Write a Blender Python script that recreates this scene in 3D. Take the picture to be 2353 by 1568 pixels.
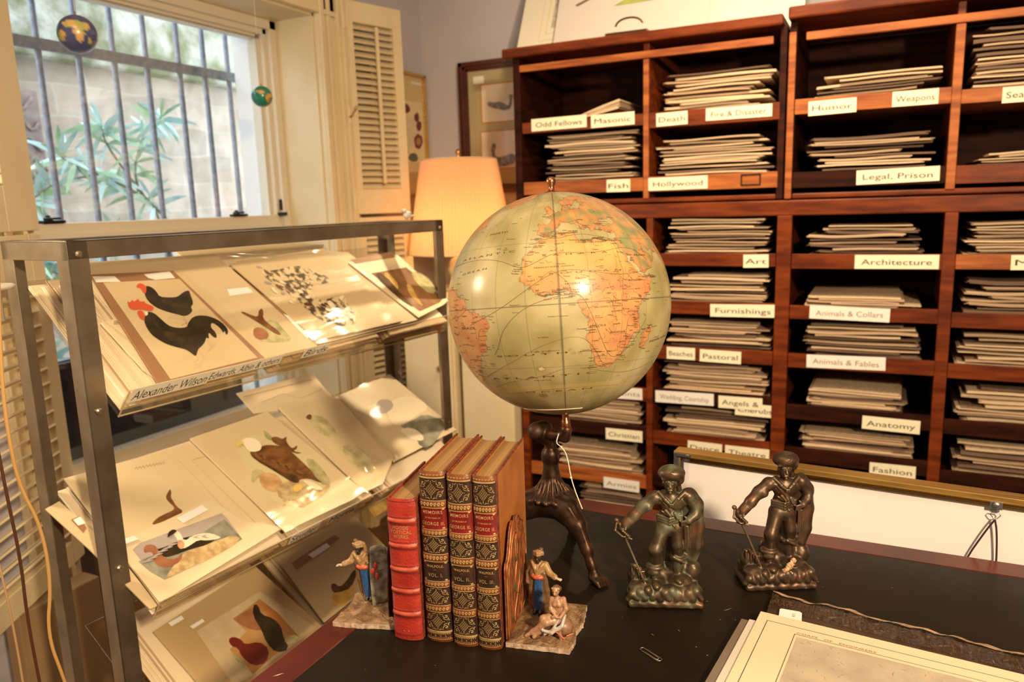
import bpy, bmesh, math, random
import numpy as np
from mathutils import Vector, Matrix
from mathutils.geometry import tessellate_polygon
for o in list(bpy.data.objects): bpy.data.objects.remove(o)
S = bpy.context.scene
COL = S.collection
R = math.radians
# ------------------------------------------------------------------ camera
FPX = 1745.0; CX0, CY0 = 1176.5, 784.0
CAM = Vector((1.87, -3.0, 1.30))
yaw, pitch, roll = R(26.1), R(-10.3), R(1.76)
_f = Vector((-math.sin(yaw)*math.cos(pitch), math.cos(yaw)*math.cos(pitch), math.sin(pitch)))
_r = Vector((math.cos(yaw), math.sin(yaw), 0)); _u = _r.cross(_f)
CR = _r*math.cos(roll) - _u*math.sin(roll); CU = _u*math.cos(roll) + _r*math.sin(roll); CF = _f
cd = bpy.data.cameras.new('camera'); cam = bpy.data.objects.new('camera', cd); COL.objects.link(cam)
cam.matrix_world = Matrix(((CR.x, CU.x, -CF.x, CAM.x), (CR.y, CU.y, -CF.y, CAM.y), (CR.z, CU.z, -CF.z, CAM.z), (0, 0, 0, 1)))
cd.sensor_width = 36; cd.lens = 36*FPX/2353; cd.clip_start = 0.02; cd.clip_end = 60
cd.dof.use_dof = True; cd.dof.focus_distance = 0.98; cd.dof.aperture_fstop = 6.0
S.camera = cam
# ------------------------------------------------------------------ view, world, lights
S.view_settings.view_transform = 'Standard'; S.view_settings.look = 'None'
S.view_settings.gamma = 1; S.view_settings.use_curve_mapping = False
S.view_settings.exposure = 0.36
W = bpy.data.worlds.new('sky'); S.world = W; W.use_nodes = True
nt = W.node_tree; bg = nt.nodes['Background']
bg.inputs[0].default_value = (0.78, 0.90, 1.0, 1); bg.inputs[1].default_value = 4.8
def area(name, loc, tgt, size, power, col, shape='DISK', spread=180):
    l = bpy.data.lights.new(name, 'AREA'); l.shape = shape; l.size = size; l.energy = power; l.color = col; l.spread = R(spread)
    o = bpy.data.objects.new(name, l); COL.objects.link(o); o.location = loc
    o.rotation_euler = (Vector(tgt)-Vector(loc)).to_track_quat('-Z', 'Y').to_euler(); return o
WARM = (1.0, 0.77, 0.49)
area('ceiling_spot', (2.92, -3.36, 1.95), (1.5, -1.9, .95), .15, 62, WARM)
area('ceiling_spot', (1.0, -.50, 2.30), (.80, -1.5, .75), .09, 2.0, WARM, spread=50)
area('ceiling_spot', (1.7, -1.55, 2.62), (1.5, -.45, 1.45), .3, 9.5, WARM, spread=95)
area('side_lamp', (.22, -2.55, 1.54), (1.2, -2.0, .95), .22, 9, WARM)
area('fill_light', (1.3, -2.9, 2.68), (1.3, -2.2, 0), 1.1, 13, (1.0, .80, .56))  # added warm fill overhead for the ambient level, no real fitting
# ------------------------------------------------------------------ pixel -> point on a real plane
def ray(x, y): return CF + CR*((x-CX0)/FPX) - CU*((y-CY0)/FPX)
def onplane(px, p0, n):
    d = ray(*px); return CAM + d*((Vector(p0)-CAM).dot(n)/d.dot(n))
def onz(x, y, z): return onplane((x, y), (0, 0, z), Vector((0, 0, 1)))
def onx(x, y, X): return onplane((x, y), (X, 0, 0), Vector((1, 0, 0)))
def ony(x, y, Y): return onplane((x, y), (0, Y, 0), Vector((0, 1, 0)))
# ------------------------------------------------------------------ materials
MATS = {}
def mat(name, col, rough=.6, metal=0, col2=None, nscale=8, nstretch=(1, 1, 1), bump=0, bscale=40, spec=.5, coat=0, detail=4, contrast=(.35, .65), attr=None, trans=0, emit=None, estr=0, sss=0, bumpdist=.002):
    if name in MATS: return MATS[name]
    if name[:4] == 'art_': spec = .12
    m = bpy.data.materials.new(name); m.use_nodes = True; t = m.node_tree; N = t.nodes; L = t.links; b = N['Principled BSDF']
    b.inputs['Base Color'].default_value = (*col, 1); b.inputs['Roughness'].default_value = rough; b.inputs['Metallic'].default_value = metal
    b.inputs['Specular IOR Level'].default_value = spec; b.inputs['Coat Weight'].default_value = coat; b.inputs['Coat Roughness'].default_value = .12
    if emit: b.inputs['Emission Color'].default_value = (*emit, 1); b.inputs['Emission Strength'].default_value = estr
    tc = N.new('ShaderNodeTexCoord'); src = None
    if attr:
        a = N.new('ShaderNodeAttribute'); a.attribute_name = attr; src = a.outputs['Color']
    if col2:
        mp = N.new('ShaderNodeMapping'); mp.inputs['Scale'].default_value = nstretch; L.new(tc.outputs['Object'], mp.inputs[0])
        nz = N.new('ShaderNodeTexNoise'); nz.inputs['Scale'].default_value = nscale; nz.inputs['Detail'].default_value = detail; L.new(mp.outputs[0], nz.inputs['Vector'])
        rp = N.new('ShaderNodeMapRange'); rp.inputs['From Min'].default_value = contrast[0]; rp.inputs['From Max'].default_value = contrast[1]; L.new(nz.outputs[0], rp.inputs[0])
        mx = N.new('ShaderNodeMix'); mx.data_type = 'RGBA'; L.new(rp.outputs[0], mx.inputs[0])
        if attr:
            mx.blend_type = 'MULTIPLY'; L.new(src, mx.inputs[6]); mx.inputs[7].default_value = (*col2, 1)
        else:
            mx.inputs[6].default_value = (*col, 1); mx.inputs[7].default_value = (*col2, 1)
        src = mx.outputs[2]
    if src: L.new(src, b.inputs['Base Color'])
    if bump:
        n2 = N.new('ShaderNodeTexNoise'); n2.inputs['Scale'].default_value = bscale; n2.inputs['Detail'].default_value = 3
        mp2 = N.new('ShaderNodeMapping'); mp2.inputs['Scale'].default_value = nstretch; L.new(tc.outputs['Object'], mp2.inputs[0]); L.new(mp2.outputs[0], n2.inputs['Vector'])
        bp = N.new('ShaderNodeBump'); bp.inputs['Strength'].default_value = bump; bp.inputs['Distance'].default_value = bumpdist
        L.new(n2.outputs[0], bp.inputs['Height']); L.new(bp.outputs[0], b.inputs['Normal'])
    if trans:
        out = N['Material Output']; tr = N.new('ShaderNodeBsdfTransparent'); tr.inputs[0].default_value = (*col, 1)
        ms = N.new('ShaderNodeMixShader'); ms.inputs[0].default_value = trans
        L.new(b.outputs[0], ms.inputs[1]); L.new(tr.outputs[0], ms.inputs[2]); L.new(ms.outputs[0], out.inputs[0])
    if sss: b.inputs['Subsurface Weight'].default_value = sss
    MATS[name] = m; return m
def glass(name, tint=(1, 1, 1), refl=.08, rough=.02, bump=0, bscale=20):
    m = bpy.data.materials.new(name); m.use_nodes = True; t = m.node_tree; N = t.nodes; L = t.links; N.remove(N['Principled BSDF'])
    tr = N.new('ShaderNodeBsdfTransparent'); tr.inputs[0].default_value = (*tint, 1)
    gl = N.new('ShaderNodeBsdfGlossy'); gl.inputs['Roughness'].default_value = rough
    lw = N.new('ShaderNodeLayerWeight'); pw = N.new('ShaderNodeMath'); pw.operation = 'POWER'; pw.inputs[1].default_value = 4; lw.inputs['Blend'].default_value = .5; L.new(lw.outputs['Facing'], pw.inputs[0])
    ad = N.new('ShaderNodeMath'); ad.operation = 'MULTIPLY_ADD'; ad.inputs[1].default_value = .6; ad.inputs[2].default_value = refl+.03; L.new(pw.outputs[0], ad.inputs[0])
    ms = N.new('ShaderNodeMixShader'); L.new(ad.outputs[0], ms.inputs[0]); L.new(tr.outputs[0], ms.inputs[1]); L.new(gl.outputs[0], ms.inputs[2])
    L.new(ms.outputs[0], N['Material Output'].inputs[0])
    if bump:
        tc = N.new('ShaderNodeTexCoord'); nz = N.new('ShaderNodeTexNoise'); nz.inputs['Scale'].default_value = bscale
        mp = N.new('ShaderNodeMapping'); mp.inputs['Scale'].default_value = (1, .25, .6); L.new(tc.outputs['Object'], mp.inputs[0]); L.new(mp.outputs[0], nz.inputs['Vector'])
        bp = N.new('ShaderNodeBump'); bp.inputs['Strength'].default_value = bump; bp.inputs['Distance'].default_value = .01
        L.new(nz.outputs[0], bp.inputs['Height']); L.new(bp.outputs[0], gl.inputs['Normal'])
    MATS[name] = m; return m
M_wall = mat('wall_paint', (.46, .43, .47), .85, col2=(.42, .39, .43), nscale=2)
M_cream = mat('cream_paint', (.74, .62, .40), .42, col2=(.69, .56, .34), nscale=6)
M_white = mat('white_paint', (.80, .78, .74), .5)
M_frame = mat('window_frame_paint', (.70, .62, .48), .4)
M_ceil = mat('ceiling_paint', (.75, .70, .62), .9)
M_floor = mat('floor_boards', (.16, .06, .025), .45, col2=(.08, .03, .012), nscale=3, nstretch=(1, 12, 1))
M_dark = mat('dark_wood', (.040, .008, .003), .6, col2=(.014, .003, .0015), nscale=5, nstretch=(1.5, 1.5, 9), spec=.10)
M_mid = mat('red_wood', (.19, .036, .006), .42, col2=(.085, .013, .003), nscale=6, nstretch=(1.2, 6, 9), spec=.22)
M_light = mat('worn_wood', (.42, .125, .028), .5, col2=(.22, .052, .013), spec=.3, nscale=9, nstretch=(.8, 4, 6))  # lighter copy of the red wood: the rails' orange-lit look put into colour
M_desk = mat('desk_mahogany', (.12, .015, .005), .3, col2=(.055, .007, .003), nscale=4, nstretch=(2, 2, 8), coat=.08, spec=.3)
M_leather = mat('desk_leather', (.0065, .004, .0025), .42, col2=(.013, .008, .0045), nscale=7, bump=.12, bscale=300, bumpdist=.0006, spec=.14)
M_steel = mat('galvanised_steel', (.36, .30, .22), .38, .85, col2=(.24, .19, .13), nscale=14)
M_black = mat('black_metal', (.012, .012, .013), .35, .4)
M_bars = mat('painted_iron', (.16, .18, .22), .6, .2, col2=(.25, .27, .31), nscale=60)
M_brass = mat('brass', (.62, .38, .12), .28, 1, col2=(.42, .24, .08), nscale=30)
M_gold = mat('gold_frame', (.72, .46, .14), .3, .8, col2=(.5, .3, .09), nscale=40, nstretch=(.2, 3, 3))
M_copper = mat('copper', (.42, .17, .09), .3, 1)
M_paper = mat('cream_paper', (.72, .64, .50), .55, col2=(.66, .57, .43), nscale=5)
M_white_paper = mat('white_paper', (.80, .77, .73), .6)
M_card = mat('label_card', (.84, .78, .58), .6)
M_ink = mat('ink', (.035, .02, .012), .6)
M_faded = mat('faded_ink', (.30, .17, .10), .6)
M_glass = glass('window_glass', (.97, .98, 1), .02)
M_pglass = glass('picture_glazing', (.97, .97, .96), -.026)
M_acrylic = glass('clear_acrylic', (.97, .93, .86), .05, .03)
M_film = glass('clear_plastic_sleeve', (.99, .98, .95), -.012, .13, bump=.35, bscale=26)
# ------------------------------------------------------------------ mesh builder
class B:
    def __init__(s): s.v = []; s.f = []; s.m = []
    def add(s, vs, fs, m=0, M=None):
        k = len(s.v)
        s.v += [tuple(M @ Vector(p)) for p in vs] if M is not None else [tuple(p) for p in vs]
        for f in fs: s.f.append(tuple(i+k for i in f)); s.m.append(m)
        return s
    def box(s, a, b, m=0, M=None):
        x0, y0, z0 = a; x1, y1, z1 = b
        return s.add([(x0, y0, z0), (x1, y0, z0), (x1, y1, z0), (x0, y1, z0), (x0, y0, z1), (x1, y0, z1), (x1, y1, z1), (x0, y1, z1)],
                     [(0, 3, 2, 1), (4, 5, 6, 7), (0, 1, 5, 4), (1, 2, 6, 5), (2, 3, 7, 6), (3, 0, 4, 7)], m, M)
    def obox(s, o, ax, m=0):   # corner, three edge vectors
        o = Vector(o); a, b, c = [Vector(q) for q in ax]
        return s.add([o, o+a, o+a+b, o+b, o+c, o+a+c, o+a+b+c, o+b+c], [(0, 3, 2, 1), (4, 5, 6, 7), (0, 1, 5, 4), (1, 2, 6, 5), (2, 3, 7, 6), (3, 0, 4, 7)], m)
    def tube(s, pts, r, seg=8, m=0, caps=True, closed=False):
        pts = [Vector(p) for p in pts]; n = len(pts); k = len(s.v); rr = r if isinstance(r, (list, tuple)) else [r]*n
        t0 = (pts[1]-pts[0]).normalized(); nrm = t0.orthogonal().normalized()
        for i, p in enumerate(pts):
            if closed: t = (pts[(i+1) % n]-pts[i-1]).normalized()
            else: t = (pts[min(i+1, n-1)]-pts[max(i-1, 0)]).normalized()
            nrm = (nrm - t*nrm.dot(t)); nrm = nrm.normalized() if nrm.length > 1e-6 else t.orthogonal().normalized(); bn = t.cross(nrm)
            for j in range(seg):
                a = 2*math.pi*j/seg; s.v.append(tuple(p+(nrm*math.cos(a)+bn*math.sin(a))*rr[i]))
        for i in range(n if closed else n-1):
            i2 = (i+1) % n
            for j in range(seg):
                s.f.append((k+i*seg+j, k+i*seg+(j+1) % seg, k+i2*seg+(j+1) % seg, k+i2*seg+j)); s.m.append(m)
        if caps and not closed:
            s.f.append(tuple(k+j for j in reversed(range(seg)))); s.m.append(m)
            s.f.append(tuple(k+(n-1)*seg+j for j in range(seg))); s.m.append(m)
        return s
    def lathe(s, prof, c=(0, 0, 0), seg=24, m=0, M=None, wob=None):
        k = len(s.v); c = Vector(c)
        for i, (r, z) in enumerate(prof):
            for j in range(seg):
                a = 2*math.pi*j/seg; q = r*(wob(a, i) if wob else 1)
                p = Vector((q*math.cos(a), q*math.sin(a), z)); p = (M @ p) if M is not None else p
                s.v.append(tuple(c+p))
        for i in range(len(prof)-1):
            for j in range(seg):
                s.f.append((k+i*seg+j, k+i*seg+(j+1) % seg, k+(i+1)*seg+(j+1) % seg, k+(i+1)*seg+j)); s.m.append(m)
        s.f.append(tuple(k+j for j in reversed(range(seg)))); s.m.append(m)
        s.f.append(tuple(k+(len(prof)-1)*seg+j for j in range(seg))); s.m.append(m)
        return s
    def poly(s, pts, m=0, thick=None):   # planar polygon, optional extrusion vector
        pts = [Vector(p) for p in pts]; k = len(s.v)
        s.v += [tuple(p) for p in pts]
        for t in tessellate_polygon([pts]): s.f.append(tuple(k+i for i in t)); s.m.append(m)
        if thick is not None:
            th = Vector(thick); n = len(pts); s.v += [tuple(p+th) for p in pts]
            for t in tessellate_polygon([pts]): s.f.append(tuple(k+n+i for i in reversed(t))); s.m.append(m)
            for i in range(n): s.f.append((k+i, k+(i+1) % n, k+n+(i+1) % n, k+n+i)); s.m.append(m)
        return s
    def sphere(s, c, r, seg=16, rings=10, m=0, sc=(1, 1, 1)):
        pr = [(max(1e-5, r*math.sin(math.pi*i/rings)), -r*math.cos(math.pi*i/rings)) for i in range(rings+1)]
        return s.lathe(pr, c, seg, m, Matrix.Diagonal((*sc, 1)).to_3x3())
    def build(s, name, mats, parent=None, smooth=False, bevel=0, local=False, fix=True):
        me = bpy.data.meshes.new(name); me.from_pydata(s.v, [], s.f)
        if not isinstance(mats, (list, tuple)): mats = [mats]
        for x in mats: me.materials.append(x)
        me.polygons.foreach_set('material_index', s.m)
        if fix:
            bm = bmesh.new(); bm.from_mesh(me); bmesh.ops.recalc_face_normals(bm, faces=bm.faces); bm.to_mesh(me); bm.free()
        if smooth: me.shade_smooth()
        o = bpy.data.objects.new(name, me); COL.objects.link(o)
        if bevel:
            md = o.modifiers.new('bevel', 'BEVEL'); md.width = bevel; md.segments = 2; md.limit_method = 'ANGLE'; md.angle_limit = R(40)
        if parent is not None:
            o.parent = parent
            if not local: o.matrix_parent_inverse = wm(parent).inverted()
        return o
def wm(o):
    m = o.matrix_basis.copy()
    while o.parent is not None:
        m = o.parent.matrix_basis @ o.matrix_parent_inverse @ m if False else (o.parent.matrix_basis @ (o.matrix_parent_inverse @ m)); o = o.parent
    return m
def tag(o, label=None, cat=None, group=None, kind=None):
    if label: o['label'] = label
    if cat: o['category'] = cat
    if group: o['group'] = group
    if kind: o['kind'] = kind
    return o
def thing(name, label, cat, loc=(0, 0, 0), group=None):
    o = bpy.data.objects.new(name, None); COL.objects.link(o); o.location = loc; o.empty_display_size = .02
    return tag(o, label, cat, group)
def struct(name, b, m, parent=None, **k):
    o = b.build(name, m, parent, **k)
    if parent is None: o['kind'] = 'structure'
    return o
def smoothpoly(pts, it=2, closed=True):
    for _ in range(it):
        q = []; n = len(pts)
        for i in range(n if closed else n-1):
            a, b = pts[i], pts[(i+1) % n]
            q.append(tuple(a[k]*.75+b[k]*.25 for k in range(len(a)))); q.append(tuple(a[k]*.25+b[k]*.75 for k in range(len(a))))
        if not closed: q = [pts[0]]+q+[pts[-1]]
        pts = q
    return pts
_g = {}
def glyphs(txt, bold=0.0, space=1.0, shear=0):
    """2D text mesh, cap height ~1, centred on x; returns verts, faces, width"""
    key = (txt, bold, space, shear)
    if key in _g: return _g[key]
    c = bpy.data.curves.new('t', 'FONT'); c.body = txt; c.size = 1.4; c.offset = bold; c.space_character = space; c.shear = shear; c.resolution_u = 3
    o = bpy.data.objects.new('t', c); COL.objects.link(o); dg = bpy.context.evaluated_depsgraph_get(); dg.update()
    me = bpy.data.meshes.new_from_object(o.evaluated_get(dg)); v = [tuple(x.co) for x in me.vertices]; f = [tuple(p.vertices) for p in me.polygons]
    bpy.data.objects.remove(o); bpy.data.curves.remove(c); bpy.data.meshes.remove(me)
    if v:
        x0 = min(p[0] for p in v); x1 = max(p[0] for p in v); w = x1-x0
        v = [(p[0]-(x0+x1)/2, p[1], 0) for p in v]
    else: w = 0
    _g[key] = (v, f, w); return _g[key]
def put_text(b, txt, o, ax, up, h, m=0, width=None, bold=0.0, lift=0.0004, space=1.0, shear=0):
    """lettering on a plane: centre-bottom point o, unit axes ax/up, cap height h"""
    v, f, w = glyphs(txt, bold, space, shear); sx = h
    if width and w: sx = width/w
    n = Vector(ax).cross(Vector(up)).normalized()
    b.add([Vector(o)+Vector(ax)*(p[0]*sx)+Vector(up)*(p[1]*h)+n*lift for p in v], f, m)
# ------------------------------------------------------------------ sculpting by distance fields (one continuous skin)
class Sculpt:
    def __init__(s): s.p = []
    def cap(s, a, b, ra, rb=None, c=0, k=.004): s.p.append(('cap', np.array(a, float), np.array(b, float), ra, ra if rb is None else rb, c, k)); return s
    def ell(s, c0, r, c=0, k=.004): s.p.append(('ell', np.array(c0, float), np.array(r, float), 0, 0, c, k)); return s
    def box(s, c0, h, rd, c=0, k=.004, rot=0): s.p.append(('box', np.array(c0, float), np.array(h, float), rd, rot, c, k)); return s
    def chain(s, pts, rs, c=0, k=.004):
        for i in range(len(pts)-1): s.cap(pts[i], pts[i+1], rs[i], rs[i+1], c, k)
        return s
    def mesh(s, lo, hi, d, palette, disp=None):
        lo = np.array(lo, float); hi = np.array(hi, float); n = np.ceil((hi-lo)/d).astype(int)+1
        ax = [lo[i]+d*np.arange(n[i]) for i in range(3)]
        X, Y, Z = np.meshgrid(*ax, indexing='ij'); X = X.astype(np.float32); Y = Y.astype(np.float32); Z = Z.astype(np.float32)
        F = np.full(X.shape, 1.0, np.float32); best = np.full(X.shape, 1.0, np.float32); CI = np.zeros(X.shape, np.int16)
        for t, a, b, r1, r2, c, k in s.p:
            if t == 'cap':
                ab = b-a; L2 = max(ab@ab, 1e-12); px, py, pz = X-a[0], Y-a[1], Z-a[2]
                h = np.clip((px*ab[0]+py*ab[1]+pz*ab[2])/L2, 0, 1)
                D = np.sqrt((px-h*ab[0])**2+(py-h*ab[1])**2+(pz-h*ab[2])**2)-(r1+(r2-r1)*h)
            elif t == 'ell':
                px, py, pz = (X-a[0])/b[0], (Y-a[1])/b[1], (Z-a[2])/b[2]; q = np.sqrt(px*px+py*py+pz*pz)+1e-6
                q2 = np.sqrt((px/b[0])**2+(py/b[1])**2+(pz/b[2])**2)+1e-6; D = q*(q-1)/q2
            else:
                px, py = X-a[0], Y-a[1]; cr, sr = math.cos(r2), math.sin(r2)
                qx = np.abs(px*cr+py*sr)-b[0]+r1; qy = np.abs(-px*sr+py*cr)-b[1]+r1; qz = np.abs(Z-a[2])-b[2]+r1
                D = np.sqrt(np.maximum(qx, 0)**2+np.maximum(qy, 0)**2+np.maximum(qz, 0)**2)+np.minimum(np.maximum(qx, np.maximum(qy, qz)), 0)-r1
            u = D < best; CI[u] = c; best = np.minimum(best, D)
            h = np.maximum(k-np.abs(F-D), 0)/k; F = np.minimum(F, D)-h*h*k*.25
        if disp: F = F - disp(X, Y, Z).astype(np.float32)
        sg = F < 0
        # naive surface nets
        cs = [c-1 for c in sg.shape]; acc = np.zeros((*cs, 3), np.float32); cnt = np.zeros(cs, np.float32)
        def sl(off): return tuple(slice(o, o+c) for o, c in zip(off, cs))
        corners = [(i, j, k) for i in (0, 1) for j in (0, 1) for k in (0, 1)]
        for c0 in corners:
            for axn in range(3):
                if c0[axn]: continue
                c1 = list(c0); c1[axn] = 1; a = F[sl(c0)]; b = F[sl(c1)]; x = (a < 0) != (b < 0)
                t = np.where(x, a/np.where(x, a-b, 1), 0)
                for q in range(3): acc[..., q] += np.where(x, c0[q]+(t if q == axn else 0), 0)
                cnt += x
        act = cnt > 0; idx = np.full(cs, -1, np.int64); idx[act] = np.arange(act.sum())
        gi = np.argwhere(act); V = (gi+acc[act]/cnt[act][:, None])*d+lo
        faces = []
        for axn in range(3):
            s0 = [slice(1, -1)]*3; s0[axn] = slice(0, -1); s1 = list(s0); s1[axn] = slice(1, None)
            a = sg[tuple(s0)]; b = sg[tuple(s1)]; e = np.argwhere(a != b)
            if not len(e): continue
            e = e+np.array([0 if q == axn else 1 for q in range(3)]); o1, o2 = [(1, 2), (2, 0), (0, 1)][axn]
            def at(d1, d2):
                g = e.copy(); g[:, o1] -= d1; g[:, o2] -= d2; return idx[g[:, 0], g[:, 1], g[:, 2]]
            q = np.stack([at(0, 0), at(1, 0), at(1, 1), at(0, 1)], 1)
            fl = sg[e[:, 0], e[:, 1], e[:, 2]]; q[~fl] = q[~fl][:, ::-1]; faces.append(q)
        Fc = np.concatenate(faces); Fc = Fc[(Fc >= 0).all(1)]
        pal = np.array([(*p, 1) for p in palette], np.float32); colr = pal[CI[gi[:, 0], gi[:, 1], gi[:, 2]]]
        return V, Fc, colr
    def build(s, name, lo, hi, d, palette, m, parent=None, disp=None, local=True):
        V, Fc, c = s.mesh(lo, hi, d, palette, disp)
        me = bpy.data.meshes.new(name); me.from_pydata([tuple(map(float, p)) for p in V], [], [tuple(map(int, f)) for f in Fc]); me.materials.append(m)
        at = me.color_attributes.new('Col', 'FLOAT_COLOR', 'POINT'); at.data.foreach_set('color', c.ravel())
        bm = bmesh.new(); bm.from_mesh(me); bmesh.ops.recalc_face_normals(bm, faces=bm.faces); bm.to_mesh(me); bm.free()
        me.shade_smooth(); o = bpy.data.objects.new(name, me); COL.objects.link(o)
        if parent is not None: o.parent = parent
        return o
rnd = random.Random(7)
# ================================================================== ROOM
XR, YF, ZC = 4.0, -4.4, 2.75
b = B(); b.box((-.02, YF, -.06), (XR, 0, 0)); struct('floor', b, M_floor)
b = B(); b.box((-.02, YF, ZC), (XR, 0, ZC+.06)); struct('ceiling', b, M_ceil)
WY0, WY1, WZ0, WZ1 = -1.85, -.71, .52, 1.99
b = B()
for a in (((-.5, YF, 0), (0, WY0, ZC)), ((-.5, WY1, 0), (0, 0, ZC)), ((-.5, WY0, 0), (0, WY1, WZ0)), ((-.5, WY0, WZ1), (0, WY1, ZC))): b.box((max(a[0][0], -.34), a[0][1], a[0][2]), a[1])
struct('wall_left', b, [M_wall])
b = B(); b.box((-.5, 0, 0), (XR, .15, ZC)); struct('wall_back', b, M_wall)
b = B(); b.box((XR, YF, 0), (XR+.1, 0, ZC)); struct('wall_right', b, M_wall)
b = B(); b.box((-.5, YF-.1, 0), (XR, YF, ZC)); struct('wall_front', b, M_wall)
# window: reveal lining, casing, two sashes
b = B()
b.box((-.22, WY1-.012, WZ0), (.0, WY1, WZ1)); b.box((-.22, WY0, WZ0), (.0, WY0+.012, WZ1)); b.box((-.22, WY0, WZ1-.012), (.0, WY1, WZ1))
win = struct('window_1', b, M_cream)
b = B(); b.box((-.24, WY0, WZ0), (.06, WY1, WZ0+.03)); struct('window_sill', b, M_cream, win, bevel=.004)
b = B()   # outer frame with stepped mouldings
for d, x0, x1 in ((.032, -.215, -.17), (.05, -.235, -.19), (.066, -.25, -.21)):
    b.box((x0, WY0+.012, WZ0+.03), (x1, WY0+.012+d, WZ1)); b.box((x0, WY1-.012-d, WZ0+.03), (x1, WY1-.012, WZ1)); b.box((x0, WY0+.012, WZ1-.012-d), (x1, WY1-.012, WZ1-.012))
struct('window_frame', b, M_frame, win, bevel=.002)
b = B(); b.box((-.23, WY0+.07, 1.205), (-.175, WY1-.07, 1.283)); b.box((-.175, WY0+.07, 1.225), (-.165, WY1-.07, 1.255)); b.box((-.24, WY0+.07, WZ0+.03), (-.19, WY1-.07, WZ0+.075))
struct('window_sash', b, M_frame, win, bevel=.003)
b = B(); b.box((-.214, WY0+.07, 1.28), (-.210, WY1-.07, WZ1-.07)); struct('upper_pane', b, M_glass, win)
b = B(); b.box((-.222, WY0+.07, WZ0+.07), (-.218, WY1-.07, 1.21)); struct('lower_pane', b, M_glass, win)
for x, y in ((125, 517), (553, 500)):
    p = onx(x, y, -.17); b = B()
    b.box((-.19, p.y-.032, 1.283), (-.165, p.y+.032, 1.291)); b.lathe([(.012, 0), (.012, .006), (.007, .009), (.005, .014)], (-.178, p.y-.01, 1.291), 12); b.box((-.182, p.y-.012, 1.293), (-.172, p.y+.024, 1.299))
    struct('sash_latch', b, M_black, win, bevel=.0015)
b = B(); b.box((-.172, WY1-.066, 1.30), (-.166, WY1-.056, 1.34)); b.box((-.18, WY1-.07, 1.28), (-.16, WY1-.04, 1.292)); struct('sash_stop', b, M_black, win)
# casing around the window on the room side
def casing(name, y0, y1, z0, z1, vert=True):
    b = B(); b.box((0, y0, z0), (.022, y1, z1))
    if vert:
        w = y1-y0
        b.box((.022, y0, z0), (.034, y0+w*.22, z1)); b.box((.022, y1-w*.16, z0), (.04, y1, z1)); b.box((.022, y0+w*.4, z0), (.03, y0+w*.6, z1))
    else: b.box((.022, y0, z1-.03), (.04, y1, z1)); b.box((.022, y0, z0), (.032, y1, z0+.018))
    return struct(name, b, M_cream, bevel=.003)
casing('trim_1', WY1-.005, WY1+.10, 0, 2.14); casing('trim_2', WY0-.10, WY0+.005, 0, 2.14); casing('trim_3', WY0-.1, WY1+.10, WZ1-.005, WZ1+.12, False)
b = B(); b.box((0, YF, 0), (.02, 0, .14)); struct('baseboard_left', b, M_cream, bevel=.004)
b = B(); b.box((.02, -.02, 0), (XR, 0, .14)); struct('baseboard_back', b, M_cream, bevel=.004)
# ================================================================== OUTSIDE
M_stone = bpy.data.materials.new('sandstone_blocks'); M_stone.use_nodes = True
t = M_stone.node_tree; N = t.nodes; L = t.links; bs = N['Principled BSDF']; bs.inputs['Roughness'].default_value = .95
tc = N.new('ShaderNodeTexCoord'); mp = N.new('ShaderNodeMapping'); mp.inputs['Rotation'].default_value = (R(90), 0, R(90)); L.new(tc.outputs['Object'], mp.inputs[0])
br = N.new('ShaderNodeTexBrick'); br.inputs['Scale'].default_value = 1; br.inputs['Brick Width'].default_value = .36; br.inputs['Row Height'].default_value = .15; br.inputs['Mortar Size'].default_value = .008; br.inputs['Mortar Smooth'].default_value = 1.0
br.inputs['Color1'].default_value = (.30, .25, .19, 1); br.inputs['Color2'].default_value = (.40, .33, .25, 1); br.inputs['Mortar'].default_value = (.40, .35, .27, 1)
sx = N.new('ShaderNodeSeparateXYZ'); cb = N.new('ShaderNodeCombineXYZ'); L.new(tc.outputs['Object'], sx.inputs[0]); L.new(sx.outputs['Y'], cb.inputs['X']); L.new(sx.outputs['Z'], cb.inputs['Y'])
nd = N.new('ShaderNodeTexNoise'); nd.inputs['Scale'].default_value = 3; L.new(tc.outputs['Object'], nd.inputs['Vector'])
va = N.new('ShaderNodeVectorMath'); va.operation = 'MULTIPLY_ADD'; va.inputs[1].default_value = (.06, .06, .06); L.new(nd.outputs['Color'], va.inputs[0]); L.new(cb.outputs[0], va.inputs[2]); L.new(va.outputs[0], br.inputs['Vector'])
ns = N.new('ShaderNodeTexNoise'); ns.inputs['Scale'].default_value = 9; ns.inputs['Detail'].default_value = 6; L.new(tc.outputs['Object'], ns.inputs['Vector'])
rp = N.new('ShaderNodeMapRange'); rp.inputs['From Min'].default_value = .35; rp.inputs['From Max'].default_value = .7; L.new(ns.outputs[0], rp.inputs[0])
mx = N.new('ShaderNodeMix'); mx.data_type = 'RGBA'; mx.blend_type = 'MULTIPLY'; L.new(rp.outputs[0], mx.inputs[0]); L.new(br.outputs['Color'], mx.inputs[6]); mx.inputs[7].default_value = (.72, .68, .62, 1)
L.new(mx.outputs[2], bs.inputs['Base Color'])
bp = N.new('ShaderNodeBump'); bp.inputs['Distance'].default_value = .02; bp.inputs['Strength'].default_value = .6; L.new(ns.outputs[0], bp.inputs['Height']); L.new(bp.outputs[0], bs.inputs['Normal'])
M_moss = mat('mossy_stone', (.12, .13, .06), .95, col2=(.34, .33, .26), nscale=7, detail=8, bump=.8, bscale=12, bumpdist=.03, contrast=(.38, .62))
b = B(); b.box((-2.1, -3.6, -.1), (-1.7, 3.2, 2.02)); struct('wall_outside', b, M_stone)
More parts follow.
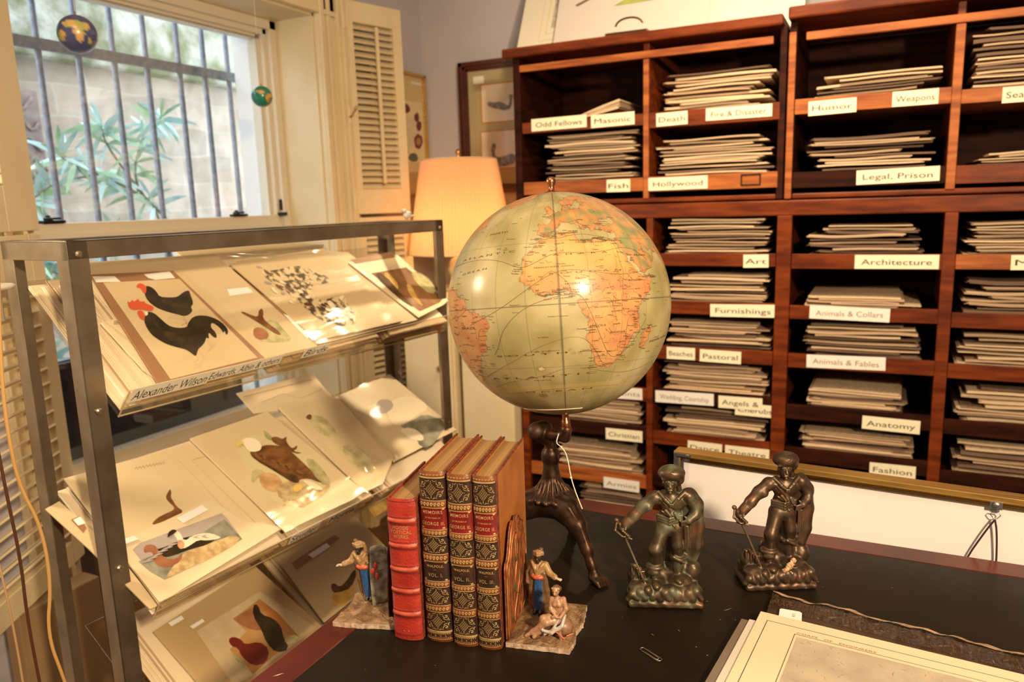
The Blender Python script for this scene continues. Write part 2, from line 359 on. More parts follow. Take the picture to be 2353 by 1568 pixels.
b = B(); b.box((-2.15, -3.6, 2.02), (-1.62, 3.2, 2.6)); struct('trim_4', b, M_moss, bevel=.03)
b = B(); b.box((-1.7, -3.6, -.1), (-.5, 3.2, -.02)); struct('floor_outside', b, mat('damp_paving', (.20, .19, .16), .9, col2=(.3, .28, .24), nscale=6))
b = B(); b.box((-.345, WY1-.012-.045, WZ0), (-.252, WY1-.0, WZ1)); b.box((-.345, WY0, WZ0), (-.252, WY0+.03, WZ1)); struct('trim_5', b, M_white)
g = thing('window_grille', 'grey painted iron security bars standing outside the barred window', 'window bars', (-.39, -1.28, .5))
for k in range(-1, 8):
    y = onx((17, 107, 197, 277, 350, 423, 480, 533)[max(k, 0)], 265, -.39).y-(.12 if k < 0 else 0); b = B(); b.tube([(-.39, y, .50), (-.39, y, 2.05)], .0092, 10); b.build('bar', M_bars, g, smooth=True)
for z in (1.802, .85):
    b = B(); b.box((-.40, WY0-.05, z-.016), (-.38, WY1+.02, z+.016)); b.build('cross_rail', M_bars, g, bevel=.002)
b = B(); b.box((-.30, -1.80, .553), (-.285, -.93, .875)); tag(b.build('dark_panel', mat('navy_panel', (.012, .016, .026), .4, col2=(.02, .025, .04), nscale=5), bevel=.003), 'dark navy board standing outside against the foot of the window', 'board')  # flat dark navy sheet behind the lower panes
# cast relief plaque on the stone wall
p = onx(42, 330, -1.69); b = B(); b.box((-1.70, p.y-.11, p.z-.24), (-1.67, p.y+.11, p.z+.24))
pl = tag(b.build('relief_plaque', mat('rusty_bronze', (.13, .09, .07), .7, col2=(.2, .15, .12), nscale=20), bevel=.006), 'brown relief plaque with scrolled leaves hanging on the sandstone wall outside', 'plaque')
b = B()
for k in range(5):
    zz = p.z-.18+.09*k; b.tube([(-1.665, p.y-.09+.018*math.sin(k)+.02*i, zz+.03*math.sin(i*1.1+k)) for i in range(10)], .008, 6)
b.build('scrollwork', MATS['rusty_bronze'], pl, smooth=True)
# shrub with lance-shaped leaves
M_leaf = mat('leaf', (.30, .46, .22), .5, col2=(.42, .60, .42), nscale=9); M_leaf2 = mat('blue_green_leaf', (.34, .55, .50), .45, col2=(.5, .68, .62), nscale=9)
sh = thing('outdoor_shrub', 'shrub with long narrow pale green leaves growing outside behind the window bars', 'shrub', (-.9, -.6, 0))
def branch(pts): return smoothpoly([tuple(p) for p in pts], 2, False)
r2 = random.Random(3); st = B(); lf = B(); lf2 = B()
base = Vector((-.95, -.45, 0))
def P9(x, y, X=-.9): return onx(x, y, X)
mains = [([base, Vector((-.9, -.5, .9)), P9(400, 520), P9(330, 450), P9(230, 400), P9(140, 360)], .011),
         ([base, P9(380, 500), P9(300, 420), P9(330, 300), P9(370, 270)], .007),
         ([P9(330, 450), P9(240, 330), P9(235, 290)], .006), ([P9(230, 400), P9(120, 420), P9(60, 470)], .005),
         ([base, Vector((-.85, -1.0, .8)), P9(160, 640), P9(80, 600)], .008), ([base, Vector((-.8, -1.2, .8)), P9(240, 600), P9(260, 540)], .006),
         ([Vector((-.85, -1.0, .8)), P9(120, 860, -.8), P9(60, 800, -.8)], .006), ([Vector((-.85, -1.0, .8)), P9(130, 700), P9(110, 650)], .005)]
for pts, r in mains:
    q = branch(pts); st.tube(q, [r*(1-.7*i/len(q)) for i in range(len(q))], 7)
    n = len(q)
    for i in range(n//2, n):
        for _ in range(5):
            o = Vector(q[i]); d = Vector((r2.uniform(-.6, .6), r2.uniform(-1, 1), r2.uniform(-.5, .9))).normalized(); Ln = r2.uniform(.09, .17); w = Ln*.07
            sd = d.cross(Vector((1, .2*r2.uniform(-1, 1), r2.uniform(-.4, .4)))).normalized(); dr = Vector((0, 0, -Ln*.25))
            vs = []
            for tt, ww in ((0, .2), (.3, 1), (.6, .9), (.85, .45), (1, .02)):
                c = o+d*Ln*tt+dr*tt*tt; vs += [c-sd*w*ww, c+sd*w*ww]
            (lf2 if r2.random() < .55 else lf).add(vs, [(2*k, 2*k+1, 2*k+3, 2*k+2) for k in range(4)])
st.build('stem', mat('green_bark', (.20, .20, .12), .8), sh, smooth=True); lf.build('foliage', M_leaf, sh, fix=False); lf2.build('foliage', M_leaf2, sh, fix=False)
# ================================================================== SHUTTERS
def shutter(label, hinge, ang, w, z0, z1, lz0, lz1, rod=True, tilt=35, n=None, flip=1, st=.042):
    """louvred leaf: hinge (x,y), ang = direction of its width in plan"""
    root = thing('louvred_shutter', label, 'window shutter', (hinge[0], hinge[1], z0)); root.rotation_euler = (0, 0, ang)
    T = .026; H = z1-z0; a, c = lz0-z0, lz1-z0
    b = B(); b.box((0, 0, 0), (st, T, H)); b.box((w-st, 0, 0), (w, T, H)); b.box((st, 0, 0), (w-st, T, a)); b.box((st, 0, c), (w-st, T, H))
    b.build('leaf_frame', M_cream, root, bevel=.002, local=True)
    n = n or int((c-a)/.024); b = B(); ta = R(tilt)
    for i in range(n):
        z = a+(c-a)*(i+.5)/n; M = Matrix.Translation((0, T/2, z)) @ Matrix.Rotation(ta*flip, 4, 'X'); b.box((st-.002, -.016, -.003), (w-st+.002, .016, .003), 0, M)
    b.build('louvres', M_cream, root, local=True, bevel=.001)
    if rod:
        b = B(); b.box((w/2-.006, -.022, a+.02), (w/2+.006, -.010, c-.01)); b.build('tilt_rod', M_cream, root, local=True, bevel=.002)
    return root
a17 = R(90-17)
h = (.045, -.60)
s1 = shutter('upper cream louvred shutter folded open right of the barred window', h, a17, .272, 1.275, 2.055, 1.37, 1.98)
s2 = shutter('lower cream louvred shutter standing behind the metal rack right of the window', h, a17, .272, .30, 1.262, .42, 1.20)
for z in (1.32, 1.64, 1.98):
    b = B(); b.tube([(-.004, -.004, z-1.275-.03), (-.004, -.004, z-1.275+.03)], .006, 8); b.box((-.012, -.003, z-1.275-.025), (.02, -.001, z-1.275+.025)); b.build('hinge', M_cream, s1, local=True)
b = B(); b.tube([(-.01, -.015, .36), (-.004, -.03, .365), (.002, -.022, .375), (.01, -.03, .385)], .003, 6); b.tube([(.01+.006*math.cos(t), -.03, .392+.006*math.sin(t)) for t in [k*.6 for k in range(11)]], .0016, 6)
b.build('hook_latch', M_brass, s1, local=True, smooth=True)
b = B(); b.box((.0, WY1+.10, 0), (.05, WY1+.125, 2.14)); b.box((.0, WY1+.135, 0), (.03, WY1+.16, 2.14)); struct('trim_6', b, M_cream, bevel=.003)
# left leaves swing out into the room
d = Vector((.512, -.859, 0)); ang = math.atan2(d.y, d.x)
hx, hy = .03, -1.852
s3 = shutter('upper cream shutter leaf swung open at the left edge beside the window', (hx, hy), ang, .36, 1.27, 2.055, 1.37, 1.98, flip=-1, st=.13)
s4 = shutter('lower cream louvred shutter standing open behind the left rack posts', (hx, hy), ang, .52, .44, 1.262, .50, 1.13, rod=False, tilt=28, flip=1, st=.055, n=18)
b = B(); b.tube([(.02, -.001, .42), (.02, -.03, .42)], [.011, .011], 12); b.tube([(.02, -.03, .42), (.02, -.034, .42)], [.006, .005], 10); b.build('wooden_knob', mat('knob_wood', (.30, .15, .06), .4), s4, local=True)
# ================================================================== HANGING GLOBES
def hanging(px, r, col, land, label, cont):
    c = onx(*px, .10); g = thing('globe_ornament', label, 'globe ornament', c, 'small globes hanging in front of the window')
    V = []; F = []; n, mm = 48, 28; cl = []
    view = (CAM-c).normalized(); up = Vector((0, 0, 1)); rt = up.cross(view).normalized(); u2 = view.cross(rt)
    for i in range(mm+1):
        th = math.pi*i/mm
        for j in range(n):
            ph = 2*math.pi*j/n; q = Vector((math.sin(th)*math.cos(ph), math.sin(th)*math.sin(ph), math.cos(th))); V.append(q*r)
            s, t_ = q.dot(rt), q.dot(u2); inl = q.dot(view) > 0 and any(((s-a)/w)**2+((t_-b_)/h_)**2 < 1 for a, b_, w, h_ in cont)
            wv = .5+.5*math.sin(7*q.x+3*q.z)*math.sin(5*q.y+1); inl = inl or (q.dot(view) <= 0 and wv > .78)
            cl += [*(land[0] if wv > .5 else land[1]), 1] if inl else [*col, 1]
    for i in range(mm):
        for j in range(n): F.append((i*n+j, i*n+(j+1) % n, (i+1)*n+(j+1) % n, (i+1)*n+j))
    b = B(); b.add(V, F); o = b.build('map_ball', mat('printed_ball', (1, 1, 1), .28, attr='Col', coat=.5), g, smooth=True, local=True)
    at = o.data.color_attributes.new('Col', 'FLOAT_COLOR', 'POINT'); at.data.foreach_set('color', cl)
    b = B(); b.tube([(.0035*math.cos(t), 0, r+.004+.0035*math.sin(t)) for t in [k*.63 for k in range(10)]], .0008, 6, closed=True); b.build('eyelet', M_brass, g, smooth=True, local=True)
    b = B(); b.tube([(0, 0, r+.007), (0, 0, 2.0-c.z)], .0005, 5); b.build('thread', M_white, g, local=True)
hanging((178, 79), .044, (.06, .07, .20), ((.62, .40, .14), (.42, .40, .10)), 'blue globe ornament hanging at the upper left of the barred window', [(.1, .1, .26, .5), (-.1, .5, .6, .2), (-.75, -.1, .16, .3), (.35, .45, .3, .2), (.55, -.3, .08, .14)])
hanging((602, 222), .032, (.012, .20, .13), ((.66, .38, .08), (.50, .22, .07)), 'smaller green globe ornament hanging before the right edge of the window', [(.55, -.1, .2, .42), (.0, .45, .3, .18), (.7, .1, .3, .2), (-.4, .5, .14, .1)])
# ================================================================== BACK CABINETS
YC = -.45
def cells_z(x, y): return ony(x, y, YC).z
X0, X1, X2, X3, X4 = .66, 1.142, 1.583, 2.035, 2.50
ZM = 1.265; ZT = 1.80
NC = YC+.42
def carcass(name, label, xs, z0, z1, cap, th):
    root = thing(name, label, 'cabinet', ((xs[0]+xs[-1])/2, YC, z0))
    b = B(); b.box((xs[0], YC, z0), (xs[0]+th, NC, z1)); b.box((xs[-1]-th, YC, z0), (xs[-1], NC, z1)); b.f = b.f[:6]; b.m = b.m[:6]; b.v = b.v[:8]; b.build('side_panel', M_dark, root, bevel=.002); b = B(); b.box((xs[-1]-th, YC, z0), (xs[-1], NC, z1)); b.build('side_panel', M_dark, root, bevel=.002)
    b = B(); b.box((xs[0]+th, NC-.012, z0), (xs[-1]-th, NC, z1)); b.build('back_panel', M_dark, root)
    for x in xs[1:-1]:
        b = B(); b.box((x-.010, YC+.002, z0), (x+.010, NC-.012, z1)); b.build('divider', M_mid, root, bevel=.002)
    for a, c in cap:
        b = B(); b.box((xs[0]+(0 if a < 0 else th), YC-.001 if a >= 0 else YC-.03, c[0]), (xs[-1]-(0 if a < 0 else th), NC-.012, c[1])); b.build('rail' if a >= 0 else 'top_cap', M_mid, root, bevel=.004)
    return root
def front_stile(root, x, w, z0, z1, m=None):
    b = B(); b.box((x-w/2, YC-.006, z0), (x+w/2, YC+.016, z1)); b.build('stile', m or M_mid, root, bevel=.002)
cab = {}
uz0 = ZM+.022
capL = (ony(1300, 90, YC-.03).z, ony(1300, 118, YC-.03).z)
cab['UL'] = carcass('pigeonhole_cabinet', 'upper left dark red wood pigeonhole cabinet stacked on the long base cabinet', [X0, X1, X2-.004], uz0, ZT, [(1, (uz0, uz0+.016))], .02)
cab['UR'] = carcass('pigeonhole_cabinet', 'upper right dark red wood pigeonhole cabinet stacked on the long base cabinet', [X2+.004, X3, X4], uz0, ZT+.01, [(1, (uz0, uz0+.016))], .02)
cab['LO'] = carcass('pigeonhole_cabinet', 'long dark red wood base cabinet of pigeonholes behind the globe', [X0, X1+.012, X2+.006, X3+.012, X4], .06, uz0-.004, [(1, (ZM-.030, uz0-.004))], .022)
for k, xa, xb, za, zb in (('UL', X0-.03, X2-.014, ZT, ZT+.032), ('UR', X2+.0, X4+.03, ZT+.012, ZT+.048)):
    b = B(); b.box((xa, YC-.035, za), (xb, NC, zb)); b.build('top_cap', M_mid, cab[k], bevel=.006)
    b = B(); b.box((max(xa+.05, X0+.02), YC-.004, ZT-.047), (xb-.03, YC+.014, ZT-.024)); b.build('top_rail', M_light, cab[k], bevel=.002)
front_stile(cab['UL'], X0+.012, .026, uz0, ZT, M_dark)
front_stile(cab['UR'], X2+.012, .020, uz0, ZT-.02, M_light); front_stile(cab['UL'], X1, .018, uz0+.014, ZT-.05, M_light); front_stile(cab['UR'], X3, .024, uz0+.014, ZT-.05, M_light)
for x, w in ((X0+.012, .026), (X1+.014, .022), (X2+.006, .044), (X3+.010, .034)): front_stile(cab['LO'], x, w, .06, ZM-.03, M_mid)
b = B(); b.box((X0+.01, YC+.01, .0), (X4-.01, NC, .06)); b.build('plinth', M_dark, cab['LO'])
# shelves with front lips: (cabinet, column, x pixel, board top y, board bottom y, material)
cols = {1: (X0+.03, X1-.012), 2: (X1+.012, X2-.022), 3: (X2+.026, X3-.014), 4: (X3+.014, X4-.024)}
lcols = {1: (X0+.03, X1+.0), 2: (X1+.028, X2-.020), 3: (X2+.032, X3-.008), 4: (X3+.03, X4-.024)}
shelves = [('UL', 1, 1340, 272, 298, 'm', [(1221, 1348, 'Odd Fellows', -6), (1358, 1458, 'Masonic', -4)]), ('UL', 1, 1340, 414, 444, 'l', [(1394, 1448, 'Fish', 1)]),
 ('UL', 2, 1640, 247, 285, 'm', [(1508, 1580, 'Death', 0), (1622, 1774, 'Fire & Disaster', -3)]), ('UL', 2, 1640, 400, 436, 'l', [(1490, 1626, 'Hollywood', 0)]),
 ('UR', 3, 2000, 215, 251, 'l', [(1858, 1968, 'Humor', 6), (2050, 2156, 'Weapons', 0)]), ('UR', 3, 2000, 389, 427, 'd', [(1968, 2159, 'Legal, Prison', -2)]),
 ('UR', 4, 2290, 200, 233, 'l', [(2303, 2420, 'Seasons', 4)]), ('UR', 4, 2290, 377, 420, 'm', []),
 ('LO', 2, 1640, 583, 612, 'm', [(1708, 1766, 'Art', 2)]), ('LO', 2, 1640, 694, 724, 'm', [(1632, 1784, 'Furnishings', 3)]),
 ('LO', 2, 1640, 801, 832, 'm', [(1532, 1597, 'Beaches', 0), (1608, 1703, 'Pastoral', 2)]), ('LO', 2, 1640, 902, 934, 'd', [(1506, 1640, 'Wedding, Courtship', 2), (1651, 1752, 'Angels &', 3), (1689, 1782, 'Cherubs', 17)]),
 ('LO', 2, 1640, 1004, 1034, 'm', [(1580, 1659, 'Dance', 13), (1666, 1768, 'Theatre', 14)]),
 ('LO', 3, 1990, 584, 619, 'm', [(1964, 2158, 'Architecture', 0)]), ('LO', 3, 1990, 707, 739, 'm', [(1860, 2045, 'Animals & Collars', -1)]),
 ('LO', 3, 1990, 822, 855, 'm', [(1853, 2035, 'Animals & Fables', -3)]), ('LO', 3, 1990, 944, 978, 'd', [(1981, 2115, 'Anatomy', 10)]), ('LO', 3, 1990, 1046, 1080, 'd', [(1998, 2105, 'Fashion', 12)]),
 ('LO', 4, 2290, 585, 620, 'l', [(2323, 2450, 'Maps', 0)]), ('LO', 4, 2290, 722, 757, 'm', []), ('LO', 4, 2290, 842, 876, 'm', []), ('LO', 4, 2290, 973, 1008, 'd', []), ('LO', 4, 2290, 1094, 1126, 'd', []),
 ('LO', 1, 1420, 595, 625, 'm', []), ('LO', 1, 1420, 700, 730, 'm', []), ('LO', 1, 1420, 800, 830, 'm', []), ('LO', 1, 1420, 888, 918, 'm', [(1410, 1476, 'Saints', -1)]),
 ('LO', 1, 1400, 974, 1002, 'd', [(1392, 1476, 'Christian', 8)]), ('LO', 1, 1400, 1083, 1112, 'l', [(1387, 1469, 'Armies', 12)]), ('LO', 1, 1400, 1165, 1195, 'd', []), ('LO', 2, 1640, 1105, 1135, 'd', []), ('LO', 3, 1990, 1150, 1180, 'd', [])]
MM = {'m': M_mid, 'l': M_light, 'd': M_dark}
SZ = {}
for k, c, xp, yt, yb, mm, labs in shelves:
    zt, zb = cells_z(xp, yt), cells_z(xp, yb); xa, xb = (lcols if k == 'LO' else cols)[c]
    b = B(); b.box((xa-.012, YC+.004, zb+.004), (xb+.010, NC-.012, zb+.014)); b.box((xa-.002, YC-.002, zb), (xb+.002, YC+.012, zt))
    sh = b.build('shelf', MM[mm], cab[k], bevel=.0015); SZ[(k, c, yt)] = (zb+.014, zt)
    for x0p, x1p, txt, dy in labs:
        hpx = 33; xc = (x0p+x1p)/2
        yc = (yt+yb)/2+dy
        # y of this shelf's middle at that pixel column
        zmid = (zt+zb)/2; pz = cells_z(xp, (yt+yb)/2+dy); pa = ony(x0p, yc, YC-.004).x; pb = ony(x1p, yc, YC-.004).x
        hh = .021 if 'Fire' not in txt else .019
        b = B(); b.box((pa, YC-.0045, pz-hh), (pb, YC-.003, pz+hh), 0, Matrix.Translation((0, .0022 if 'Cher' in txt else 0, 0)) @ Matrix.Translation(((pa+pb)/2, 0, pz)) @ Matrix.Rotation(R(rnd.uniform(-1.2, 1.2)), 4, 'Y') @ Matrix.Translation((-(pa+pb)/2, 0, -pz)))
        lc = b.build('label_card', M_card if txt[:3] not in ('Ani', 'Wed', 'Arm', 'Sai') else M_white_paper, sh, bevel=.001); 
        b = B(); put_text(b, txt, ((pa+pb)/2, YC-.0046+(.0022 if 'Cher' in txt else 0), pz-.009), (1, 0, 0), (0, 0, 1), .017, width=(pb-pa)*.84, bold=0)
        # cards carry their lettering as inlaid dark faces
        bm = bmesh.new(); bm.from_mesh(lc.data); lc.data.materials.append(M_faded if lc.data.materials[0] == M_white_paper else M_ink)
        k0 = [bm.verts.new(v) for v in b.v]
        for f in b.f:
            try: ff = bm.faces.new([k0[i] for i in f]); ff.material_index = 1
            except ValueError: pass
        bm.to_mesh(lc.data); bm.free(); lc.modifiers.clear()
b = B()   # empty brass label holder on the Hollywood shelf
pa, pb = ony(1702, 413, YC-.006), ony(1748, 411, YC-.006); z = (pa.z+pb.z)/2
for a in (((pa.x, -.019), (pb.x, -.015)), ((pa.x, .013), (pb.x, .017)), ((pa.x, -.015), (pa.x+.004, .013)), ((pb.x-.004, -.015), (pb.x, .013))): b.box((a[0][0], YC-.006, z+a[0][1]), (a[1][0], YC-.002, z+a[1][1]))
b.build('label_holder', M_black, cab['UL'])
# ------------------------------------------------------------------ stacks of print folders
paper_cols = [((.82, .62, .41), (.66, .47, .30)), ((.56, .39, .25), (.42, .28, .18)), ((.88, .70, .48), (.74, .55, .36)), ((.30, .20, .13), (.20, .13, .08)), ((.72, .54, .37), (.50, .36, .23)), ((.20, .12, .08), (.12, .07, .045))]
PM = [mat('folder_paper_%d' % i, a, .8, col2=c, nscale=10, nstretch=(.6, 1, 12)) for i, (a, c) in enumerate(paper_cols)]
vari = []
r3 = random.Random(11)
for k in range(14):   # unit folder 1 x 1 x 1 built of leaves: several layers with uneven ends, one folded edge
    b = B(); nl = r3.choice([1, 2, 2, 3]); fold = k % 3 == 0; n = 10; ph = r3.uniform(0, 6); amp = r3.uniform(.1, .5)
    for l in range(nl):
        x0 = -.5+r3.uniform(0, .04); x1 = .5-r3.uniform(0, .05); z0 = l/nl; z1 = (l+.82)/nl; vs = []
        for i in range(n+1):
            x = x0+(x1-x0)*i/n; w = amp*math.sin(ph+2.3*x*3)*(.3+abs(x))
            for y in (0, 1):
                for z in (z0, z1): vs.append((x, y, z+w))
        fs = []
        for i in range(n):
            a = 4*i; fs += [(a, a+4, a+6, a+2), (a+1, a+3, a+7, a+5), (a, a+1, a+5, a+4), (a+2, a+6, a+7, a+3)]
        fs += [(0, 2, 3, 1), (4*n, 4*n+1, 4*n+3, 4*n+2)]; b.add(vs, fs, 1 if r3.random() < .3 else 0)
    if fold: b.tube([(-.5, 0, .5), (-.5, 1, .5)], .012, 8, 0)
    me = b.build('folder', [PM[r3.choice([0, 1, 2, 4])], PM[r3.choice([3, 1, 4])]]); vari.append(me.data); bpy.data.objects.remove(me)
darkv = []
for k in range(3):
    m2 = vari[k].copy(); m2.materials.clear(); m2.materials.append(PM[5]); m2.materials.append(PM[3]); darkv.append(m2)
def stack(k, c, yt, xl, xr, ytop, where, x_ref, dark=0.2, tmin=.006, tmax=.013, tilt=0):
    z0 = SZ[(k, c, yt)][0]; lip = SZ[(k, c, yt)][1]; zt = cells_z(x_ref, ytop); xa = ony(xl, yt, YC+.02).x; xb = ony(xr, yt, YC+.02).x
    lo, hi = (lcols if k == 'LO' else cols)[c]; xa = max(xa, lo+.004); xb = min(xb, hi-.004)
    z = z0+.001; i = 0; grp = 'print folders '+where
    while z < zt-.003:
        t = rnd.uniform(tmin, tmax); w = (xb-xa)*rnd.uniform(.72, .97); s = rnd.random(); xc = xa+w/2+(xb-xa-w)*s
        me = rnd.choice(darkv) if rnd.random() < dark else rnd.choice(vari)
        o = bpy.data.objects.new('print_folder', me); COL.objects.link(o)
        o.location = (xc, YC+.016+rnd.uniform(0, .02), z); o.scale = (w, .34, t*rnd.uniform(.42, .8)); o.rotation_euler = (0, R(tilt+rnd.uniform(-.7, .7)), R(rnd.uniform(-1.5, 1.5)))
        tag(o, 'worn print folder in the pile '+where, 'print folder', grp); z += t; i += 1
stack('UL', 1, 414, 1246, 1474, 305, 'above the shelf labelled Fish', 1340, .35)
stack('UL', 2, 247, 1520, 1786, 158, 'above the shelf labelled Death', 1640, .12)
stack('UL', 2, 400, 1500, 1780, 316, 'above the shelf labelled Hollywood', 1640, .15)
stack('UR', 3, 215, 1858, 2170, 158, 'above the shelf labelled Humor and Weapons', 2000, .2, tilt=-1)
stack('UR', 3, 389, 1846, 2150, 308, 'above the shelf labelled Legal, Prison', 2000, .3)
stack('UR', 4, 200, 2222, 2500, 52, 'in the top right pigeonhole at the frame edge', 2290, .5, .009, .016)
stack('UR', 4, 377, 2235, 2500, 342, 'in the low pile below the top right pigeonhole', 2290, .2)
stack('LO', 2, 583, 1520, 1782, 504, 'above the shelf labelled Art', 1640, .1)
stack('LO', 2, 694, 1525, 1784, 632, 'above the shelf labelled Furnishings', 1640, .1)
stack('LO', 2, 801, 1522, 1776, 742, 'above the shelf labelled Beaches', 1640, .1)
stack('LO', 2, 902, 1518, 1770, 838, 'above the shelf labelled Angels', 1640, .15)
stack('LO', 2, 1004, 1518, 1768, 944, 'above the shelf labelled Dance and Theatre', 1640, .15)
stack('LO', 3, 584, 1850, 2130, 518, 'above the shelf labelled Architecture', 1990, .2)
stack('LO', 3, 707, 1850, 2125, 684, 'in the low pile under the Architecture shelf', 1990, .2, .004, .008)
stack('LO', 3, 822, 1845, 2125, 748, 'with a black board midway down the third column', 1990, .25)
stack('LO', 3, 944, 1850, 2085, 903, 'above the shelf labelled Anatomy', 1990, .1, .005, .009)
stack('LO', 3, 1046, 1835, 2105, 1005, 'above the shelf labelled Fashion', 1990, .3, .005, .009)
stack('LO', 4, 585, 2206, 2500, 510, 'just below the cabinet joint at the right edge', 2290, .1)
stack('LO', 4, 722, 2205, 2500, 648, 'in the brown pile second down in the right column', 2290, .5, .008, .016)
stack('LO', 4, 842, 2190, 2500, 778, 'in the middle pigeonhole of the right column', 2290, .15, .008, .016)
stack('LO', 4, 973, 2190, 2500, 890, 'fourth pigeonhole down in the right column', 2290, .15, .010, .018)
stack('LO', 4, 1094, 2180, 2500, 1028, 'in the lowest pile of the right column', 2290, .15, .012, .02)
stack('LO', 1, 974, 1296, 1482, 920, 'above the shelf labelled Christian', 1400, .15)
stack('LO', 1, 1083, 1280, 1478, 1030, 'above the shelf labelled Armies', 1400, .1)
stack('LO', 1, 1165, 1330, 1474, 1118, 'at the bottom right of the globe stand', 1400, .2)
for q in range(7):   # fan of leaning folders in the nearly empty top left hole
    o = bpy.data.objects.new('print_folder', vari[(q*3+1) % 14]); COL.objects.link(o); z0 = SZ[('UL', 1, 272)][0]
    o.location = (.93+.004*q, YC+.02, z0+.030+.0035*q); o.scale = (.24-.008*q, .3, .004); o.rotation_euler = (0, R(-10-1.2*q), 0)
    tag(o, 'cream folder leaning in the nearly empty pigeonhole above Odd Fellows', 'print folder', 'leaning folders above Odd Fellows')
# ================================================================== PRINTS ON TOP OF THE CABINET (leaning on the wall)
def sheet_quad(name, label, pts, mats, thick, cat='print', group=None):
    pass
YW = -.012
def flatart(root, polys, lift0=.0008):
    for i, (nm, pts, m, lft) in enumerate(polys):
        b = B(); b.poly([p for p in pts], 0, (0, lft, 0) if False else None); b.build(nm, m, root, fix=False)
def wallrect(pxs, Y): return [ony(x, y, Y) for x, y in pxs]
def lean_board(label, x0, x1, z0, z1, y_bot, y_top, m, extra=None, cat='matted print', back=.003, shear=0):
    """board standing on z0 leaning back; local frame: x along, s up the board"""
    n = Vector((0, z1-z0, y_bot-y_top)).normalized() if False else None
    up = Vector((0, y_top-y_bot, z1-z0)); H = up.length; up.normalize(); ax = Vector((1, 0, shear)).normalized(); nn = ax.cross(up)  # toward the room
    root = thing('matted_print', label, cat, (x0, y_bot, z0))
    b = B(); b.obox(Vector((x0, y_bot, z0)), (ax*(x1-x0), up*H, -nn*back)); b.build('backing_board', m, root, bevel=.0006)
    def pt(x, s, l=0): return Vector((x0, y_bot, z0))+ax*x+up*s+nn*l
    if extra: extra(root, pt, x1-x0, H)
    return root
M_mat_line = mat('mat_line', (.60, .52, .22), .6); M_grey_art = mat('grey_engraving', (.30, .27, .22), .7, col2=(.6, .52, .4), nscale=60); M_stem = mat('painted_stem', (.16, .10, .05), .7); M_green_art = mat('painted_leaf', (.28, .33, .06), .7, col2=(.4, .45, .12), nscale=20)
def rectring(root, pt, x0, x1, s0, s1, w, m, l=.0006, name='mat_line'):
    b = B()
    for a in ((x0, s0, x1, s0+w), (x0, s1-w, x1, s1), (x0, s0, x0+w, s1), (x1-w, s0, x1, s1)): b.add([pt(a[0], a[1], l), pt(a[2], a[1], l), pt(a[2], a[3], l), pt(a[0], a[3], l)], [(0, 1, 2, 3)])
    b.build(name, m, root, fix=False)
def ex1(root, pt, w, H):
    rectring(root, pt, .085, w-.085+.1, .072, H-.08, .002, M_mat_line); rectring(root, pt, .110, w-.04, .100, H-.1, .0025, M_mat_line)
    b = B(); b.add([pt(.13, .125, .0007), pt(w, .125, .0007), pt(w, H-.13, .0007), pt(.13, H-.13, .0007)], [(0, 1, 2, 3)]); b.build('engraving', M_grey_art, root, fix=False)
zt = ZT+.034
p0 = ony(1105, 110, -.20)
lean_board('cream matted print with green ruled lines leaning at the left end of the cabinet top', .575, .90, 1.832, 2.30, -.26, -.03, mat('cream_mat', (.74, .68, .56), .6), ex1)
def ex2(root, pt, w, H):
    a = lambda x, y: onplane((x, y), pt(0, 0), (pt(1, 0)-pt(0, 0)).cross(pt(0, 1)-pt(0, 0)).normalized())
    b = B(); b.poly([a(1322, 12), a(1327, 15), a(1362, -4), a(1352, -4)]); o = b.build('stem_drawing', M_stem, root, fix=False); o.location.y -= .001
    b = B(); b.poly([a(1410, 14), a(1440, 10), a(1500, 0), a(1540, -10), a(1450, -10)]); o = b.build('leaf_drawing', M_green_art, root, fix=False); o.location.y -= .001
lean_board('large pale botanical print with a dark stem and green leaf above the cabinet', .735, 1.30, 1.833, 2.35, -.28, -.06, mat('pale_mat', (.66, .60, .57), .5), ex2, cat='print')
lean_board('plain off-white board leaning behind at the top right of the left cabinet', 1.16, 1.60, 1.834, 2.3, -.22, -.03, mat('offwhite_board', (.78, .75, .66), .6), None, cat='board')
b = B(); hp_ = [ony(x, y, YC+.02) for x, y in ((1414, 62), (1420, 50), (1435, 42), (1455, 39), (1470, 43), (1477, 52))]; b.tube(smoothpoly([tuple(p) for p in hp_], 2, False), .0035, 8)
b.box((hp_[0].x-.03, YC+.0, 1.832), (hp_[-1].x+.02, YC+.13, 1.846)); pf = b.build('portfolio_case', mat('dark_bronze_case', (.16, .08, .04), .3, 1), smooth=False, bevel=.001); tag(pf, 'flat metal case with a curved handle lying on the left cabinet top', 'case')
# ================================================================== FRAMED PICTURES ON THE WALLS
M_mah = mat('dark_mahogany_frame', (.085, .016, .010), .3, col2=(.05, .01, .006), nscale=8, coat=.3)
M_duckmat = mat('olive_mat', (.42, .34, .20), .7)
root = thing('framed_picture', 'dark mahogany frame with two duck engravings on a tan mat beside the cabinet', 'framed picture', (.45, -.02, 1.6))
fx0, fx1, fz0, fz1 = .195, .78, 1.345, 1.895
b = B()
for w0, w1, d in ((0, .018, .030), (.018, .030, .022), (.030, .038, .016)):
    for a in ((fx0+w0, fz0+w0, fx1-w0, fz0+w1), (fx0+w0, fz1-w1, fx1-w0, fz1-w0), (fx0+w0, fz0+w0, fx0+w1, fz1-w0), (fx1-w1, fz0+w0, fx1-w0, fz1-w0)): b.box((a[0], -d, a[1]), (a[2], -.001, a[3]))
b.build('frame', M_mah, root, bevel=.001)
b = B(); b.box((fx0+.034, -.010, fz0+.034), (fx1-.034, -.004, fz1-.034)); b.build('mat_board', M_duckmat, root)
